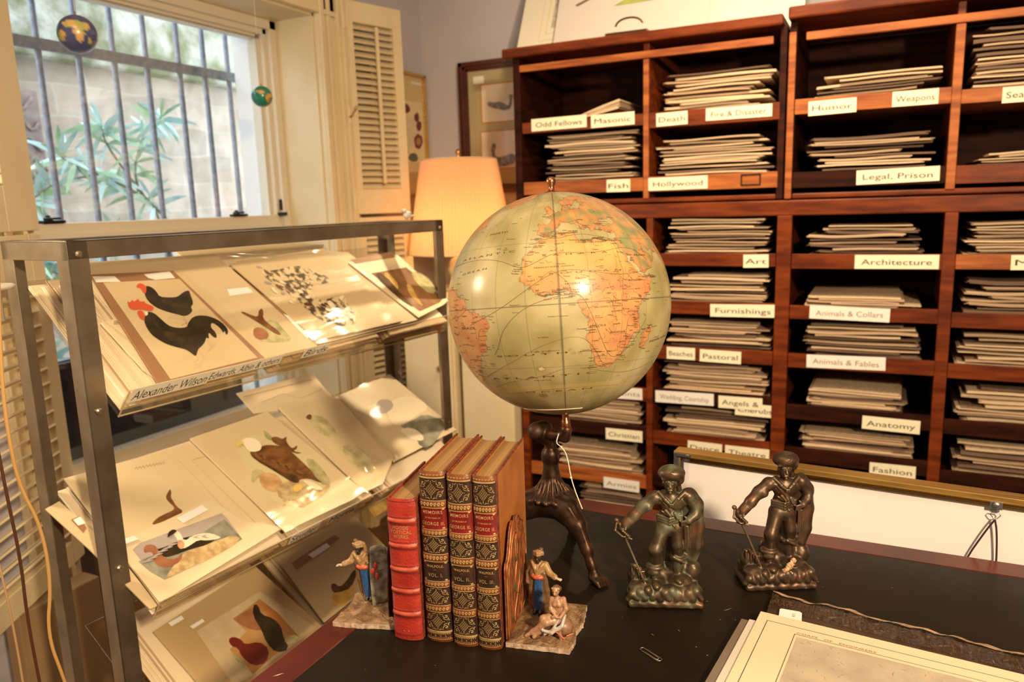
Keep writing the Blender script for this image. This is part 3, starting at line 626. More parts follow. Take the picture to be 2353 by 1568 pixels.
b = B(); p = [ony(x, y, -.0105) for x, y in ((1087, 177), (1112, 191))]; b.box((p[0].x, -.0108, p[1].z), (p[1].x, -.0102, p[0].z)); b.build('label', M_white_paper, root)
M_engr = mat('engraving_paper', (.72, .62, .50), .7, col2=(.62, .50, .38), nscale=5); M_duck = mat('engraved_duck', (.10, .09, .08), .8, col2=(.3, .25, .2), nscale=70); M_or = mat('orange_rule', (.50, .20, .06), .6)
for (x0, y0, x1, y1), shape in (((1106, 197, 1190, 282), [(1118, 238), (1122, 233), (1135, 236), (1150, 233), (1163, 240), (1168, 243), (1172, 232), (1168, 222), (1172, 216), (1180, 218), (1178, 223), (1176, 232), (1176, 243), (1172, 250), (1160, 255), (1140, 250), (1125, 247)]),
                                ((1106, 305, 1190, 388), [(1125, 382), (1132, 365), (1128, 345), (1130, 332), (1137, 328), (1141, 336), (1136, 350), (1140, 362), (1155, 360), (1175, 352), (1185, 356), (1186, 372), (1170, 380), (1150, 384)])):
    a, c = ony(x0, y0, -.011), ony(x0, y1, -.011); xr = .62
    b = B(); b.box((a.x, -.0114, c.z), (xr, -.0102, a.z)); b.build('engraving', M_engr, root)
    b = B()
    for q in ((a.x-.006, c.z-.006, xr+.006, c.z), (a.x-.006, a.z, xr+.006, a.z+.006), (a.x-.006, c.z, a.x, a.z), (xr, c.z, xr+.006, a.z)): b.box((q[0], -.0112, q[1]), (q[2], -.0102, q[3]))
    b.build('rule_line', M_or, root)
    b = B(); b.poly([ony(x, y, -.0118) for x, y in smoothpoly(shape)]); b.build('duck_drawing', M_duck, root, fix=False)
b = B(); b.box((fx0+.034, -.0150, fz0+.034), (fx1-.034, -.0135, fz1-.034)); b.build('picture_glass', M_pglass, root)
# flower picture on the window wall
root = thing('framed_picture', 'narrow gold frame with a white and crimson flower print near the room corner', 'framed picture', (.02, -.1, 1.6))
gy0, gy1, gz0, gz1 = -.42, -.012, 1.335, 1.862
b = B()
for a in ((gy0, gz0, gy1, gz0+.012), (gy0, gz1-.012, gy1, gz1), (gy0, gz0, gy0+.012, gz1), (gy1-.012, gz0, gy1, gz1)): b.box((.001, a[0], a[1]), (.024, a[2], a[3]))
b.build('frame', M_gold, root, bevel=.0015)
b = B(); b.box((.002, gy0+.01, gz0+.01), (.010, gy1-.01, gz1-.01)); b.build('mat_board', mat('tan_mat', (.62, .46, .22), .6), root)
b = B(); a, c = onx(908, 225, .011), onx(976, 375, .011); b.box((.0102, gy0+.03, c.z), (.0112, c.y, a.z)); b.build('flower_sheet', mat('flower_paper', (.74, .60, .34), .6), root)
def blob(root, cx, cy, rx, ry, m, X, nm, seed=0, n=18):
    rr = random.Random(seed); pts = [(cx+rx*math.cos(2*math.pi*i/n)*rr.uniform(.75, 1.1), cy+ry*math.sin(2*math.pi*i/n)*rr.uniform(.75, 1.1)) for i in range(n)]
    b = B(); b.poly([onx(x, y, X) for x, y in smoothpoly(pts, 1)]); b.build(nm, m, root, fix=False)
M_crim = mat('crimson_bloom', (.16, .008, .012), .6); M_wb = mat('white_bloom', (.70, .62, .44), .6, col2=(.55, .46, .28), nscale=90); M_gl = mat('dark_leaf_paint', (.10, .10, .05), .6)
for i, (x, y, rx, ry, m) in enumerate(((922, 305, 12, 22, M_gl), (950, 362, 12, 12, M_gl), (935, 290, 18, 26, M_wb), (928, 335, 18, 28, M_wb), (948, 320, 14, 22, M_wb), (926, 250, 17, 13, M_crim), (915, 260, 8, 8, M_crim), (958, 270, 6, 12, M_crim), (963, 290, 7, 12, M_crim), (962, 325, 11, 19, M_crim), (962, 325, 6, 10, M_gold))):
    blob(root, x, y, rx, ry, m, .0116+.0003*i, 'flower_drawing', i)
b = B(); a, c = onx(945, 187, .012), onx(994, 203, .012); b.box((.0105, a.y, c.z), (.012, (a.y+c.y)/2-.01, a.z)); b.box((.0105, (a.y+c.y)/2+.002, c.z), (.012, c.y, a.z)); b.build('label', M_white_paper, root)
b = B(); b.box((.0165, gy0+.012, gz0+.012), (.018, gy1-.012, gz1-.012)); b.build('picture_glass', M_pglass, root)
# ================================================================== CORNER CUPBOARD AND LAMP
root = thing('corner_cupboard', 'cream painted cupboard with a round knob under the pleated lamp in the corner', 'cupboard', (.2, -.4, 0))
b = B(); b.box((.165, -.50, 0), (.395, -.03, .93)); b.build('body', M_cream, root, bevel=.003)
b = B(); b.box((.150, -.52, .93), (.41, -.025, .955)); b.build('top', M_cream, root, bevel=.004)
b = B(); b.box((.175, -.515, .06), (.385, -.501, .90)); dr = b.build('door', M_cream, root, bevel=.003)
b = B(); kp = ony(1018, 845, -.515); b.lathe([(.004, 0), (.004, .012), (.012, .018), (.013, .024), (.008, .030)], kp, 16, M=Matrix.Rotation(R(90), 3, 'X')); b.build('knob', M_brass, dr, smooth=True)
b = B(); b.box((.425, -.50, 0), (.645, -.03, .90)); tag(b.build('narrow_cupboard', M_cream, bevel=.003), 'narrow cream painted cupboard between the corner cupboard and the dark cabinet', 'cupboard')
L0 = Vector((.335, -.30, .955)); lz = 1.108; ltop = 1.475
root = thing('table_lamp', 'table lamp with a pleated orange glowing shade standing on the corner cupboard', 'lamp', L0)
b = B(); b.lathe([(.075, 0), (.078, .008), (.07, .016), (.028, .024), (.05, .05), (.062, .085), (.05, .125), (.022, .145), (.012, .155), (.012, .185), (.016, .188), (.016, .215)], L0, 28); b.build('base', mat('cream_ceramic', (.6, .5, .3), .2, coat=.6), root, smooth=True)
M_shade = bpy.data.materials.new('pleated_shade'); M_shade.use_nodes = True; t = M_shade.node_tree; N = t.nodes; L = t.links; N.remove(N['Principled BSDF'])
df = N.new('ShaderNodeBsdfDiffuse'); df.inputs[0].default_value = (.85, .66, .44, 1); tl = N.new('ShaderNodeBsdfTranslucent'); tl.inputs[0].default_value = (.95, .56, .25, 1); ms = N.new('ShaderNodeMixShader'); ms.inputs[0].default_value = .55
L.new(df.outputs[0], ms.inputs[1]); L.new(tl.outputs[0], ms.inputs[2]); L.new(ms.outputs[0], N['Material Output'].inputs[0])
b = B(); n = 180; rb, rt = .212, .150; k = 8
vs = []
for i in range(k+1):
    q = i/k; r = rb+(rt-rb)*q
    for j in range(n): a = 2*math.pi*j/n; rr = r+(.0028 if j % 2 else -.0028); vs.append((L0.x+rr*math.cos(a), L0.y+rr*math.sin(a), lz+(ltop-lz)*q))
b.add(vs, [(i*n+j, i*n+(j+1) % n, (i+1)*n+(j+1) % n, (i+1)*n+j) for i in range(k) for j in range(n)]); sd = b.build('shade', M_shade, root, fix=False)
b = B()
for z, r in ((lz, rb), (ltop, rt)): b.tube([(L0.x+r*math.cos(a), L0.y+r*math.sin(a), z) for a in [2*math.pi*i/60 for i in range(60)]], .003, 6, closed=True)
b.build('trim_ring', mat('shade_trim', (.7, .5, .28), .7), sd)
b = B(); b.tube([(L0.x, L0.y, 1.17), (L0.x, L0.y, ltop+.01)], .004, 8); b.tube([(L0.x-rt, L0.y, ltop), (L0.x+rt, L0.y, ltop)], .002, 6); b.build('harp', M_brass, root)
b = B(); b.lathe([(.006, 0), (.010, .004), (.006, .010), (.010, .016), (.012, .024), (.004, .034)], (L0.x, L0.y, ltop+.008), 14); b.build('finial', M_brass, root, smooth=True)
b = B(); b.sphere((L0.x, L0.y, 1.20), .032, 18, 12, 0, (1, 1, 1.25)); b.build('bulb', mat('lit_bulb', (1, .8, .5), .5, emit=(1, .62, .26), estr=42), root, smooth=True)
# ================================================================== METAL DISPLAY RACK
ra = R(5.5); RO = Vector((.709, -2.22, 0)); RU = Vector((math.sin(ra), math.cos(ra), 0)); RV = Vector((math.cos(ra), -math.sin(ra), 0)); RZ = Vector((0, 0, 1))
def rk(u, v, z): return RO+RU*u+RV*v+RZ*z
rack = thing('display_rack', 'galvanised angle iron rack holding sloping clear trays of bird prints', 'display rack', rk(.5, -.1, 0))
ft = .003; fw = .034
def angle_post(u, v, su, sv, z0=0, z1=1.262, name='post'):
    b = B(); b.obox(rk(u, v, z0), (RU*fw*su, RV*ft*sv, RZ*(z1-z0))); b.obox(rk(u, v, z0), (RU*ft*su, RV*fw*sv, RZ*(z1-z0)))
    o = b.build(name, M_steel, rack, bevel=.0008)
    c = B()
    for z in (1.24, .98, .70, .42): c.lathe([(.006, 0), (.006, .002), (.003, .004)], rk(u+su*fw*.5, v+.0005*sv*-1+(.0005 if sv < 0 else 0), z), 10, M=Matrix.Rotation(math.atan2(RV.y, RV.x), 3, 'Z') @ Matrix.Rotation(R(90), 3, 'Y'))
    c.build('rivet', M_steel, o)
    return o
LU = 1.0
angle_post(0, 0, 1, -1); angle_post(LU, 0, -1, -1); angle_post(0, -.205, 1, 1); angle_post(LU, -.205, -1, 1)
for v, sv in ((0, -1), (-.205, 1)):
    b = B(); b.obox(rk(0, v, 1.262), (RU*LU, RV*ft*sv, RZ*-.030)); b.obox(rk(0, v, 1.262), (RU*LU, RV*fw*sv, RZ*-ft)); b.build('long_rail', M_steel, rack, bevel=.0008)
for u, su in ((0, 1), (LU, -1)):
    b = B(); b.obox(rk(u, 0, 1.262), (RV*-.205, RU*ft*su, RZ*-.032)); b.obox(rk(u, 0, 1.262), (RV*-.205, RU*fw*su*.8, RZ*-ft)); b.build('end_rail', M_steel, rack, bevel=.0008)
for z in (.10,):
    b = B(); b.obox(rk(0, 0, z), (RU*LU, RV*-ft, RZ*.03)); b.obox(rk(0, -.205, z), (RU*LU, RV*ft, RZ*.03)); b.build('long_rail', M_steel, rack)
class Tray:
    def __init__(s, v0, z0, deg, length, lip, u0, u1, label):
        s.a = R(deg); s.w = -RV*math.cos(s.a)+RZ*math.sin(s.a); s.n = RV*math.sin(s.a)+RZ*math.cos(s.a); s.o = rk(0, v0, z0); s.L = length; s.u0, s.u1, s.lip = u0, u1, lip
        root = s.root = thing('display_tray', label, 'display tray', s.pt((u0+u1)/2, 0, 0)); th = .003
        b = B(); b.obox(s.pt(u0, 0, 0), (RU*(u1-u0), s.w*length, -s.n*th)); b.build('tray_floor', M_acrylic, root, bevel=.0005)
        b = B(); b.obox(s.pt(u0, 0, -th), (RU*(u1-u0), s.n*(lip+th), -s.w*th)); s.lipo = b.build('front_lip', M_acrylic, root, bevel=.0005)
        b = B(); b.tube([s.pt(u0, -.0015, lip), s.pt(u1, -.0015, lip)], .0012, 6); b.tube([s.pt(u0, 0, -th), s.pt(u1, 0, -th)], .0014, 6); b.tube([s.pt(u0, -.0015, lip), s.pt(u0, -.0015, -th)], .0012, 6); b.build('polished_edge', mat('acrylic_edge', (.55, .45, .28), .15, coat=.6), root)
        for u in (u0+.01, u1-.03):   # steel brackets to the posts
            b = B(); b.obox(s.pt(u, .03, -th), (RU*.02, s.w*.16, -s.n*.003)); b.build('bracket', M_steel, root)
    def pt(s, u, w, h=0): return s.o+RU*u+s.w*w+s.n*h
    def px(s, x, y, h): return onplane((x, y), s.o+s.n*h, s.n)
    def uw(s, p): d = p-s.o; return d.dot(RU), d.dot(s.w)
T1 = Tray(.023, .971, 40.2, .338, .062, .036, .955, 'uppermost clear acrylic tray lettered with naturalist names')
T2 = Tray(.051, .611, 35, .34, .046, .036, .955, 'middle clear acrylic tray lettered Studer and Morris')
T3 = Tray(.10, .335, 35, .34, .038, .036, .955, 'lowest clear acrylic tray half hidden behind the desk')
def lettering(T, txt, x0, x1, y, card, hcap, name='lettering', backing=True, m=M_ink):
    """strip on the outside of the lip between pixel columns x0..x1"""
    po = T.pt(0, -.0032, 0); a = onplane((x0, y[0]), po, -T.w); c = onplane((x1, y[1]), po, -T.w)
    u0, u1 = (a-T.o).dot(RU), (c-T.o).dot(RU); hc = ((a-T.o).dot(T.n)+(c-T.o).dot(T.n))/2; hc = min(hc, T.lip-hcap*.62)
    b = B()
    if card: b.obox(T.pt(u0-.004, -.0032, hc-hcap*.72), (RU*(u1-u0+.008), T.n*hcap*1.5, -T.w*.0003)); o = b.build('name_strip', mat('strip_card', (.95, .88, .70), .7, spec=.1), T.lipo); 
    b = B(); put_text(b, txt, T.pt((u0+u1)/2, -.0036, hc-hcap/2), RU, T.n, hcap, width=(u1-u0), bold=0, lift=.0002, shear=.25 if txt[:2] in ('Al', 'Bi', 'Ed') else 0); b.build(name, m, T.lipo, fix=False)
lettering(T1, 'Alexander Wilson', 306, 478, (906, 864), True, .022)
lettering(T1, 'Edwards, Albin & others', 486, 650, (856, 814), True, .018)
lettering(T1, 'Birds', 706, 755, (802, 794), True, .019)
lettering(T2, 'Studer', 672, 732, (1236, 1208), True, .020)
lettering(T2, 'Morris', 762, 818, (1188, 1162), True, .020)
# ---------------------------------------------------------------- stacks of matted boards: each board a thing
M_b = [mat('board_a', (.66, .54, .38), .6, col2=(.56, .44, .29), nscale=4), mat('board_b', (.70, .57, .38), .6, col2=(.64, .50, .32), nscale=4), mat('board_c', (.46, .32, .19), .6, col2=(.36, .24, .14), nscale=5), mat('board_d', (.74, .68, .55), .35, coat=.4)]
def board(T, u0, u1, w0, w1, h, th, m, label, grp, rot=0):
    r = thing('matted_print', label, 'matted print', T.pt(u0, w0, h), grp); ru = (RU*math.cos(rot)+T.w*math.sin(rot)); rw = (T.w*math.cos(rot)-RU*math.sin(rot))
    b = B(); b.obox(T.pt(u0, w0, h), (ru*(u1-u0), rw*(w1-w0), T.n*th*.55)); b.build('backing_board', m, r, bevel=.0004)
    b = B(); b.obox(T.pt(u0, w0, h)+T.n*th*.6+ru*.003+rw*.002, (ru*(u1-u0-.006), rw*(w1-w0-.004), T.n*th*.25)); b.build('mat_board', M_b[1] if m is not M_b[1] else M_b[0], r, bevel=.0003)
r4 = random.Random(5)
h = .001
for k in range(11):
    u0 = .040+.008*k+r4.uniform(-.001, .004)
    board(T1, u0, u0+r4.uniform(.24, .28), .004+r4.uniform(0, .004), .31+r4.uniform(-.02, .012), h, .0036, M_b[r4.choice([0, 1, 1, 2, 3, 0])], 'mounted print in the stepped pile at the left of the top tray', 'mounted prints in the left pile of the top tray', r4.uniform(-.01, .015)); h += .0038
H1 = h
h = .001
for k in range(8):
    u0 = .36+.006*k+r4.uniform(-.006, .006); board(T1, u0, u0+.27, .004, .305+r4.uniform(-.01, .01), h, .0038, M_b[r4.choice([0, 1, 2, 3])], 'mounted print lying in the middle pile of the top tray', 'mounted prints in the middle pile of the top tray', r4.uniform(-.02, .02)); h += .0040
h = .001
for k in range(7):
    u0 = .675+.006*k+r4.uniform(-.006, .006); board(T1, u0, min(.95, u0+.26), .004, .25+r4.uniform(-.01, .01), h, .0038, M_b[r4.choice([0, 1, 2, 2])], 'mounted print lying in the right pile of the top tray', 'mounted prints in the right pile of the top tray', r4.uniform(-.02, .02)); h += .0042
for (ua, ub, n, g) in ((.039, .31, 7, 'left'), (.33, .60, 6, 'middle'), (.63, .93, 6, 'right')):
    h = .001
    for k in range(n):
        u0 = ua+.007*k+r4.uniform(-.004, .004); board(T2, u0, ub+r4.uniform(-.02, .012), .004+r4.uniform(0, .004), .31+r4.uniform(-.02, .01), h, .0036, M_b[r4.choice([0, 1, 1, 2, 3])], 'mounted print lying in the %s pile of the middle tray' % g, 'mounted prints in the %s pile of the middle tray' % g, r4.uniform(-.012, .012)); h += .0038
for (ua, ub, n, g) in ((.07, .38, 5, 'left'), (.42, .68, 5, 'middle')):
    h = .001
    for k in range(n):
        u0 = ua+.006*k; board(T3, u0, ub, .004, .31, h, .0036, M_b[r4.choice([0, 2, 1, 2])], 'mounted print lying in the %s pile of the lowest tray' % g, 'mounted prints in the %s pile of the lowest tray' % g, 0); h += .0038
# ---------------------------------------------------------------- featured prints with their pictures
def cr(x0, y0, s, pts): return [(x0+a/s, y0+b_/s) for a, b_ in pts]
class Print:
    def __init__(s, T, corners, h, label, m, name='matted_print', thick=.003, cat='bird print'):
        s.T = T; s.h = h; P = [T.px(x, y, h) for x, y in corners]; s.root = thing(name, label, cat, P[0]); s.k = 0
        b = B(); b.poly(P, 0, -T.n*thick); b.build('sheet', m, s.root, bevel=.0004)
    def art(s, name, pts, m, sm=1, lift=None):
        s.k += 1; l = lift or .0004+.00012*s.k
        q = smoothpoly(pts, sm) if sm else pts; b = B(); b.poly([s.T.px(x, y, s.h+l) for x, y in q]); o = b.build(name, m, s.root, fix=False)
        return o
    def lines(s, name, segs, m, r=.0006):
        s.k += 1; b = B()
        for sg in segs:
            b.tube([s.T.px(x, y, s.h+.0004) for x, y in sg], r, 5)
        return b.build(name, m, s.root)
    def sleeve(s, corners, lift=.004, nx=14, ny=10, amp=.002, seed=0):
        a, b_, c, d = [s.T.px(x, y, s.h+lift) for x, y in corners]; rr = random.Random(seed); V = []
        ph = [rr.uniform(0, 6) for _ in range(6)]
        for j in range(ny+1):
            for i in range(nx+1):
                p, q = i/nx, j/ny; v = (a*(1-p)+b_*p)*(1-q)+(d*(1-p)+c*p)*q
                V.append(v+s.T.n*amp*(math.sin(9*p+3*q+ph[0])+.7*math.sin(14*q-6*p+ph[1])+.5*math.sin(23*p*q+ph[2]))*min(1, 8*p*(1-p)+.2))
        b = B(); b.add(V, [(j*(nx+1)+i, j*(nx+1)+i+1, (j+1)*(nx+1)+i+1, (j+1)*(nx+1)+i) for j in range(ny) for i in range(nx)])
        b.build('plastic_sleeve', M_film, s.root, smooth=True, fix=False)
A_blk = mat('art_black', (.022, .017, .010), .55, col2=(.05, .032, .014), nscale=25); A_red = mat('art_red', (.62, .10, .045), .6); A_wht = mat('art_white', (.82, .72, .54), .6)
A_brn = mat('art_brown', (.13, .052, .018), .6, col2=(.24, .11, .04), nscale=30, nstretch=(1, 1, 3)); A_drk = mat('art_umber', (.06, .03, .014), .6, col2=(.12, .06, .02), nscale=40); A_grn = mat('art_green', (.30, .30, .14), .7, col2=(.55, .48, .26), nscale=45)
A_mat = mat('brown_mat', (.30, .15, .07), .6); A_pap = mat('art_paper', (.62, .49, .30), .5, col2=(.58, .44, .26), nscale=6); A_pal = mat('pale_paper', (.70, .58, .38), .45, coat=.1, col2=(.66, .53, .33), nscale=6); A_shd = mat('art_wash', (.52, .40, .24), .6, col2=(.58, .46, .29), nscale=30)
A_gry = mat('art_grey', (.34, .29, .26), .6, col2=(.45, .39, .34), nscale=12); A_sea = mat('art_sea', (.16, .16, .12), .6, col2=(.36, .34, .26), nscale=30); A_rock = mat('art_rock', (.62, .48, .24), .6, col2=(.40, .26, .12), nscale=60); A_ctn = mat('art_chestnut', (.26, .10, .045), .6, col2=(.36, .16, .08), nscale=30)
A_gold = mat('art_ochre', (.50, .28, .05), .6, col2=(.62, .42, .14), nscale=40); A_ptr = mat('art_bronze_brown', (.16, .07, .025), .5, col2=(.30, .14, .05), nscale=18)
A_pnk = mat('art_pink', (.66, .34, .18), .6); A_yel = mat('art_yellow', (.70, .50, .12), .6)
A_umb = mat('art_umber_sheen', (.07, .045, .018), .6, col2=(.035, .025, .013), nscale=60)
# board carrying the fowl print, then the fowl print
hb = H1+.001
Print(T1, [(190, 603), (330, 595), (492, 582), (735, 800), (395, 880)], hb, 'wide beige board under the black fowl print in the top tray', A_pap, cat='board')
q = Print(T1, [(207, 631), (398, 622), (612, 826), (366, 884)], hb+.003, 'print of a black rooster and hen with red combs on a brown edged mat', A_mat)
X = lambda pts: cr(200, 600, 5.226, pts)
q.art('picture_sheet', [(237, 650), (412, 641), (592, 822), (392, 872)], A_pap, 0)
q.art('label', X([(60, 185), (330, 182), (405, 250), (110, 256)]), M_white_paper, 0); q.art('label', X([(680, 160), (990, 125), (1060, 205), (820, 226), (740, 205)]), M_white_paper, 0)
q.art('ground_wash', X([(900, 680), (1300, 600), (1500, 560), (1650, 900), (1400, 1150), (1500, 1000), (1200, 700)]), A_shd)
q.art('hen', X([(705, 295), (770, 310), (830, 360), (870, 430), (1000, 440), (1090, 430), (1160, 370), (1225, 350), (1240, 400), (1280, 510), (1245, 550), (1270, 600), (1220, 650), (1160, 665), (1080, 640), (960, 610), (830, 560), (730, 480), (690, 400), (695, 350)]), A_blk)
q.art('hen_comb', X([(590, 300), (620, 268), (660, 270), (710, 300), (715, 350), (700, 395), (670, 380), (640, 325), (600, 322)]), A_red)
q.art('wing_sheen', X([(880, 470), (960, 455), (1060, 480), (1130, 540), (1100, 560), (1000, 530), (910, 500)]), A_umb)
q.lines('hen_leg', [X([(1150, 650), (1175, 700), (1195, 745), (1130, 775)]), X([(1195, 745), (1200, 775)])], A_mat)
q.art('rooster', X([(720, 605), (800, 620), (880, 690), (980, 780), (1080, 805), (1200, 800), (1215, 740), (1270, 670), (1360, 650), (1480, 665), (1600, 720), (1680, 800), (1695, 850), (1685, 885), (1668, 880), (1650, 830), (1635, 870), (1620, 830), (1560, 770), (1490, 735), (1485, 800), (1540, 850), (1560, 900), (1550, 930), (1500, 900), (1470, 860), (1455, 880), (1470, 935), (1430, 915), (1420, 970), (1380, 1020), (1340, 1050), (1320, 1100), (1310, 1148), (1260, 1110), (1190, 1060), (1080, 1035), (960, 1000), (850, 940), (770, 880), (710, 790), (680, 700)]), A_blk, 2)
q.art('wing_sheen', X([(900, 830), (1000, 850), (1120, 900), (1180, 960), (1130, 985), (1020, 960), (930, 900)]), A_umb); q.art('wing_sheen', X([(790, 700), (850, 760), (900, 820), (860, 810), (800, 760)]), A_umb)
q.art('rooster_comb', X([(485, 470), (510, 505), (545, 460), (560, 490), (620, 450), (630, 490), (690, 480), (700, 510), (790, 540), (805, 570), (780, 605), (700, 590), (640, 580), (560, 590), (500, 560)]), A_red, 1)
q.art('wattle', X([(600, 600), (650, 590), (680, 620), (700, 680), (680, 715), (640, 690), (615, 650)]), A_red, 1); q.art('ear_lobe', X([(690, 610), (725, 605), (735, 640), (705, 665)]), A_wht, 1)
q.lines('rooster_leg', [X([(1320, 1140), (1335, 1190), (1280, 1215)]), X([(1345, 1080), (1400, 1160), (1370, 1230), (1365, 1300)]), X([(1350, 1240), (1290, 1250)]), X([(1355, 1260), (1260, 1300)])], A_shd)
q.lines('ink_line', [X([(0, 560), (700, 1100), (860, 1440)])[:2]], A_mat, .0003)
q.sleeve([(195, 612), (400, 604), (640, 820), (360, 885)], .0045, amp=.0009)
q = Print(T1, [(232, 742), (300, 722), (400, 858), (372, 880), (330, 850)], H1-.004, 'small pencil vignette on a cream sheet under the left rim of the fowl print', A_pal)
q.lines('pencil_scribble', [[(262, 738+2*i), (275+6*(i % 3), 735+2*i), (298, 732+i)] for i in range(5)], M_faded, .0004)
# small crested bird print
hb2 = .037
q = Print(T1, [(420, 640), (520, 610), (560, 640), (735, 792), (612, 824)], hb2+.006, 'print of a small brown ground bird among grass between rooster and shorebirds', A_mat)
q.art('picture_sheet', [(478, 690), (592, 674), (716, 786), (618, 812)], A_pap, 0)
q.art('upper_sheet', [(412, 634), (520, 612), (578, 660), (466, 672)], A_pap, 0)
Y4 = lambda pts: cr(500, 480, 2.528, pts)
q.art('label', [(470, 669), (518, 667), (525, 681), (476, 683)], M_white_paper, 0); q.art('label', [(522, 665), (570, 660), (582, 672), (528, 680)], M_white_paper, 0)
q.art('grass', Y4([(200, 690), (260, 660), (330, 640), (400, 720), (440, 765), (330, 780), (230, 770)]), A_grn)
q.art('chick', Y4([(205, 700), (240, 685), (290, 710), (300, 750), (250, 765), (210, 745)]), A_ctn)
q.art('bird', Y4([(130, 600), (150, 598), (190, 615), (235, 630), (238, 595), (255, 575), (268, 600), (262, 635), (300, 670), (350, 705), (372, 735), (340, 730), (280, 690), (225, 655), (165, 620)]), A_brn)
q.art('label', Y4([(380, 610), (410, 620), (540, 740), (520, 755)]), M_white_paper, 0)
# shorebirds flock
Print(T1, [(545, 600), (742, 570), (790, 600), (960, 735), (700, 800)], hb2+.004, 'wide beige board under the shorebird flock print in the top tray', A_pap, cat='board')
q = Print(T1, [(528, 606), (744, 577), (925, 738), (730, 782)], hb2+.010, 'print of a crowded flock of grey and white shorebirds', A_pap)
rr = random.Random(4)
fl = Y4([(240, 355), (330, 360), (460, 325), (540, 350), (650, 400), (655, 425), (600, 440), (560, 430), (540, 470), (560, 510), (620, 540), (640, 520), (740, 505), (755, 560), (805, 600), (800, 660), (750, 640), (740, 690), (680, 670), (620, 660), (560, 620), (500, 570), (470, 530), (420, 500), (370, 450), (300, 420)])
q.art('flock', fl, mat('art_flock', (.09, .07, .045), .6, col2=(.70, .55, .34), nscale=70, contrast=(.42, .55)), 1)
for i in range(26):
    t = i/26; x = 270+t*430+rr.uniform(-50, 50); y = 370+t*260+rr.uniform(-40, 60); L_ = rr.uniform(14, 34); w = rr.uniform(5, 10); a = rr.uniform(.2, .9)
    ca, sa = math.cos(a), math.sin(a); pts = [(-L_, 0), (-L_*.5, -w), (L_*.4, -w*.8), (L_, 0), (L_*.4, w*.6), (-L_*.4, w)]
    q.art('shorebird', Y4([(x+p*ca-r_*sa, y+p*sa+r_*ca) for p, r_ in pts]), rr.choice([A_wht, A_drk, A_brn, A_gry]), 1)
for pts in ([(630, 540), (660, 530), (690, 580), (670, 590)], [(700, 510), (740, 500), (720, 540)], [(735, 580), (770, 570), (740, 620), (760, 600)], [(780, 620), (805, 625), (795, 670)]):
    q.art('shorebird', Y4(pts), rr.choice([A_blk, A_wht]), 1)
q.sleeve([(520, 598), (748, 568), (935, 735), (728, 790)], .004, amp=.0015, seed=3)
q = Print(T1, [(390, 566), (560, 560), (745, 562), (730, 600), (520, 612), (430, 600)], .034, 'stack of clear wrapped prints along the back of the top tray', A_pal, cat='print')
q.sleeve([(400, 560), (740, 556), (760, 585), (440, 606)], .012, amp=.004, seed=5)
# right hand prints
q = Print(T1, [(745, 575), (800, 580), (985, 722), (928, 738)], hb2+.002, 'buff card with a white label beside the golden bird print', A_pap, cat='print')
q.art('label', Y4([(830, 415), (890, 425), (940, 470), (870, 450)]), M_white_paper, 0)
q = Print(T1, [(800, 603), (914, 586), (1030, 690), (1020, 700), (962, 730)], hb2+.008, 'print of two golden birds at the right end of the top tray', A_pal)
q.art('mat_band', Y4([(770, 295), (1010, 250), (1040, 280), (800, 320)]), A_mat, 0)
q.art('picture', Y4([(893, 375), (1095, 340), (1310, 520), (1290, 545), (1175, 595)]), A_ptr, 0)
q.art('bird', Y4([(965, 370), (990, 370), (1040, 420), (1055, 470), (1020, 460), (980, 420)]), A_gold); q.art('bird', Y4([(1095, 430), (1130, 450), (1150, 500), (1200, 570), (1160, 545), (1110, 490)]), A_gold)
q.art('foliage', Y4([(1120, 360), (1200, 380), (1280, 470), (1240, 500), (1150, 430)]), A_grn); q.art('dark_patch', Y4([(905, 380), (960, 370), (1090, 520), (1150, 580), (1050, 520)]), A_drk)
q.sleeve([(800, 600), (916, 583), (1034, 690), (958, 734)], .003, amp=.0012, seed=8)
# ---- middle tray
h2 = .029
A_hi = mat('art_light_brown', (.30, .15, .06), .6, col2=(.20, .09, .035), nscale=50)
q = Print(T2, [(146, 1100), (235, 1075), (430, 1020), (512, 1080), (652, 1214), (366, 1390), (262, 1250)], h2, 'large cream heron print behind the duck print in the middle tray', A_pal)
Z3 = lambda pts: cr(0, 1000, 2.614, pts)
q.art('ground', Z3([(150, 130), (310, 80), (310, 80)]), A_pap, 0) if False else None
q.art('heron', Z3([(905, 545), (940, 500), (1000, 470), (1045, 450), (1045, 430), (1010, 400), (995, 375), (1005, 350), (1022, 322), (1030, 345), (1025, 375), (1040, 395), (1060, 430), (1105, 460), (1060, 490), (980, 520)]), A_brn)
q.lines('ruled_line', [Z3([(1070, 155), (1120, 200), (1460, 560), (1560, 620)]), Z3([(1150, 150), (1230, 130)]), Z3([(1150, 155), (1600, 590)])], A_shd, .0005)
q.lines('pencil_note', [Z3([(810+k*20, 205-k*4), (820+k*20, 190-k*4), (828+k*20, 208-k*4)]) for k in range(9)], M_faded, .0003)
q.sleeve([(150, 1098), (430, 1018), (655, 1210), (366, 1392)], .004, amp=.0012, seed=11)
q = Print(T2, [(262, 1252), (485, 1147), (556, 1196), (652, 1212), (368, 1386)], h2+.006, 'print of a brown duck and a white duck on a rocky shore', A_pal)
q.art('sky', Z3([(795, 690), (840, 650), (1000, 590), (1330, 470), (1365, 500), (1455, 625), (1300, 720), (990, 870), (900, 820)]), A_gry, 0)
q.art('sea', Z3([(830, 760), (1000, 690), (1160, 620), (1350, 505), (1455, 625), (1300, 720), (990, 870), (900, 820)]), A_sea, 0)
q.art('rock', Z3([(990, 868), (1030, 800), (1110, 700), (1180, 680), (1290, 640), (1400, 600), (1455, 628), (1300, 725), (1100, 815)]), A_rock, 1)
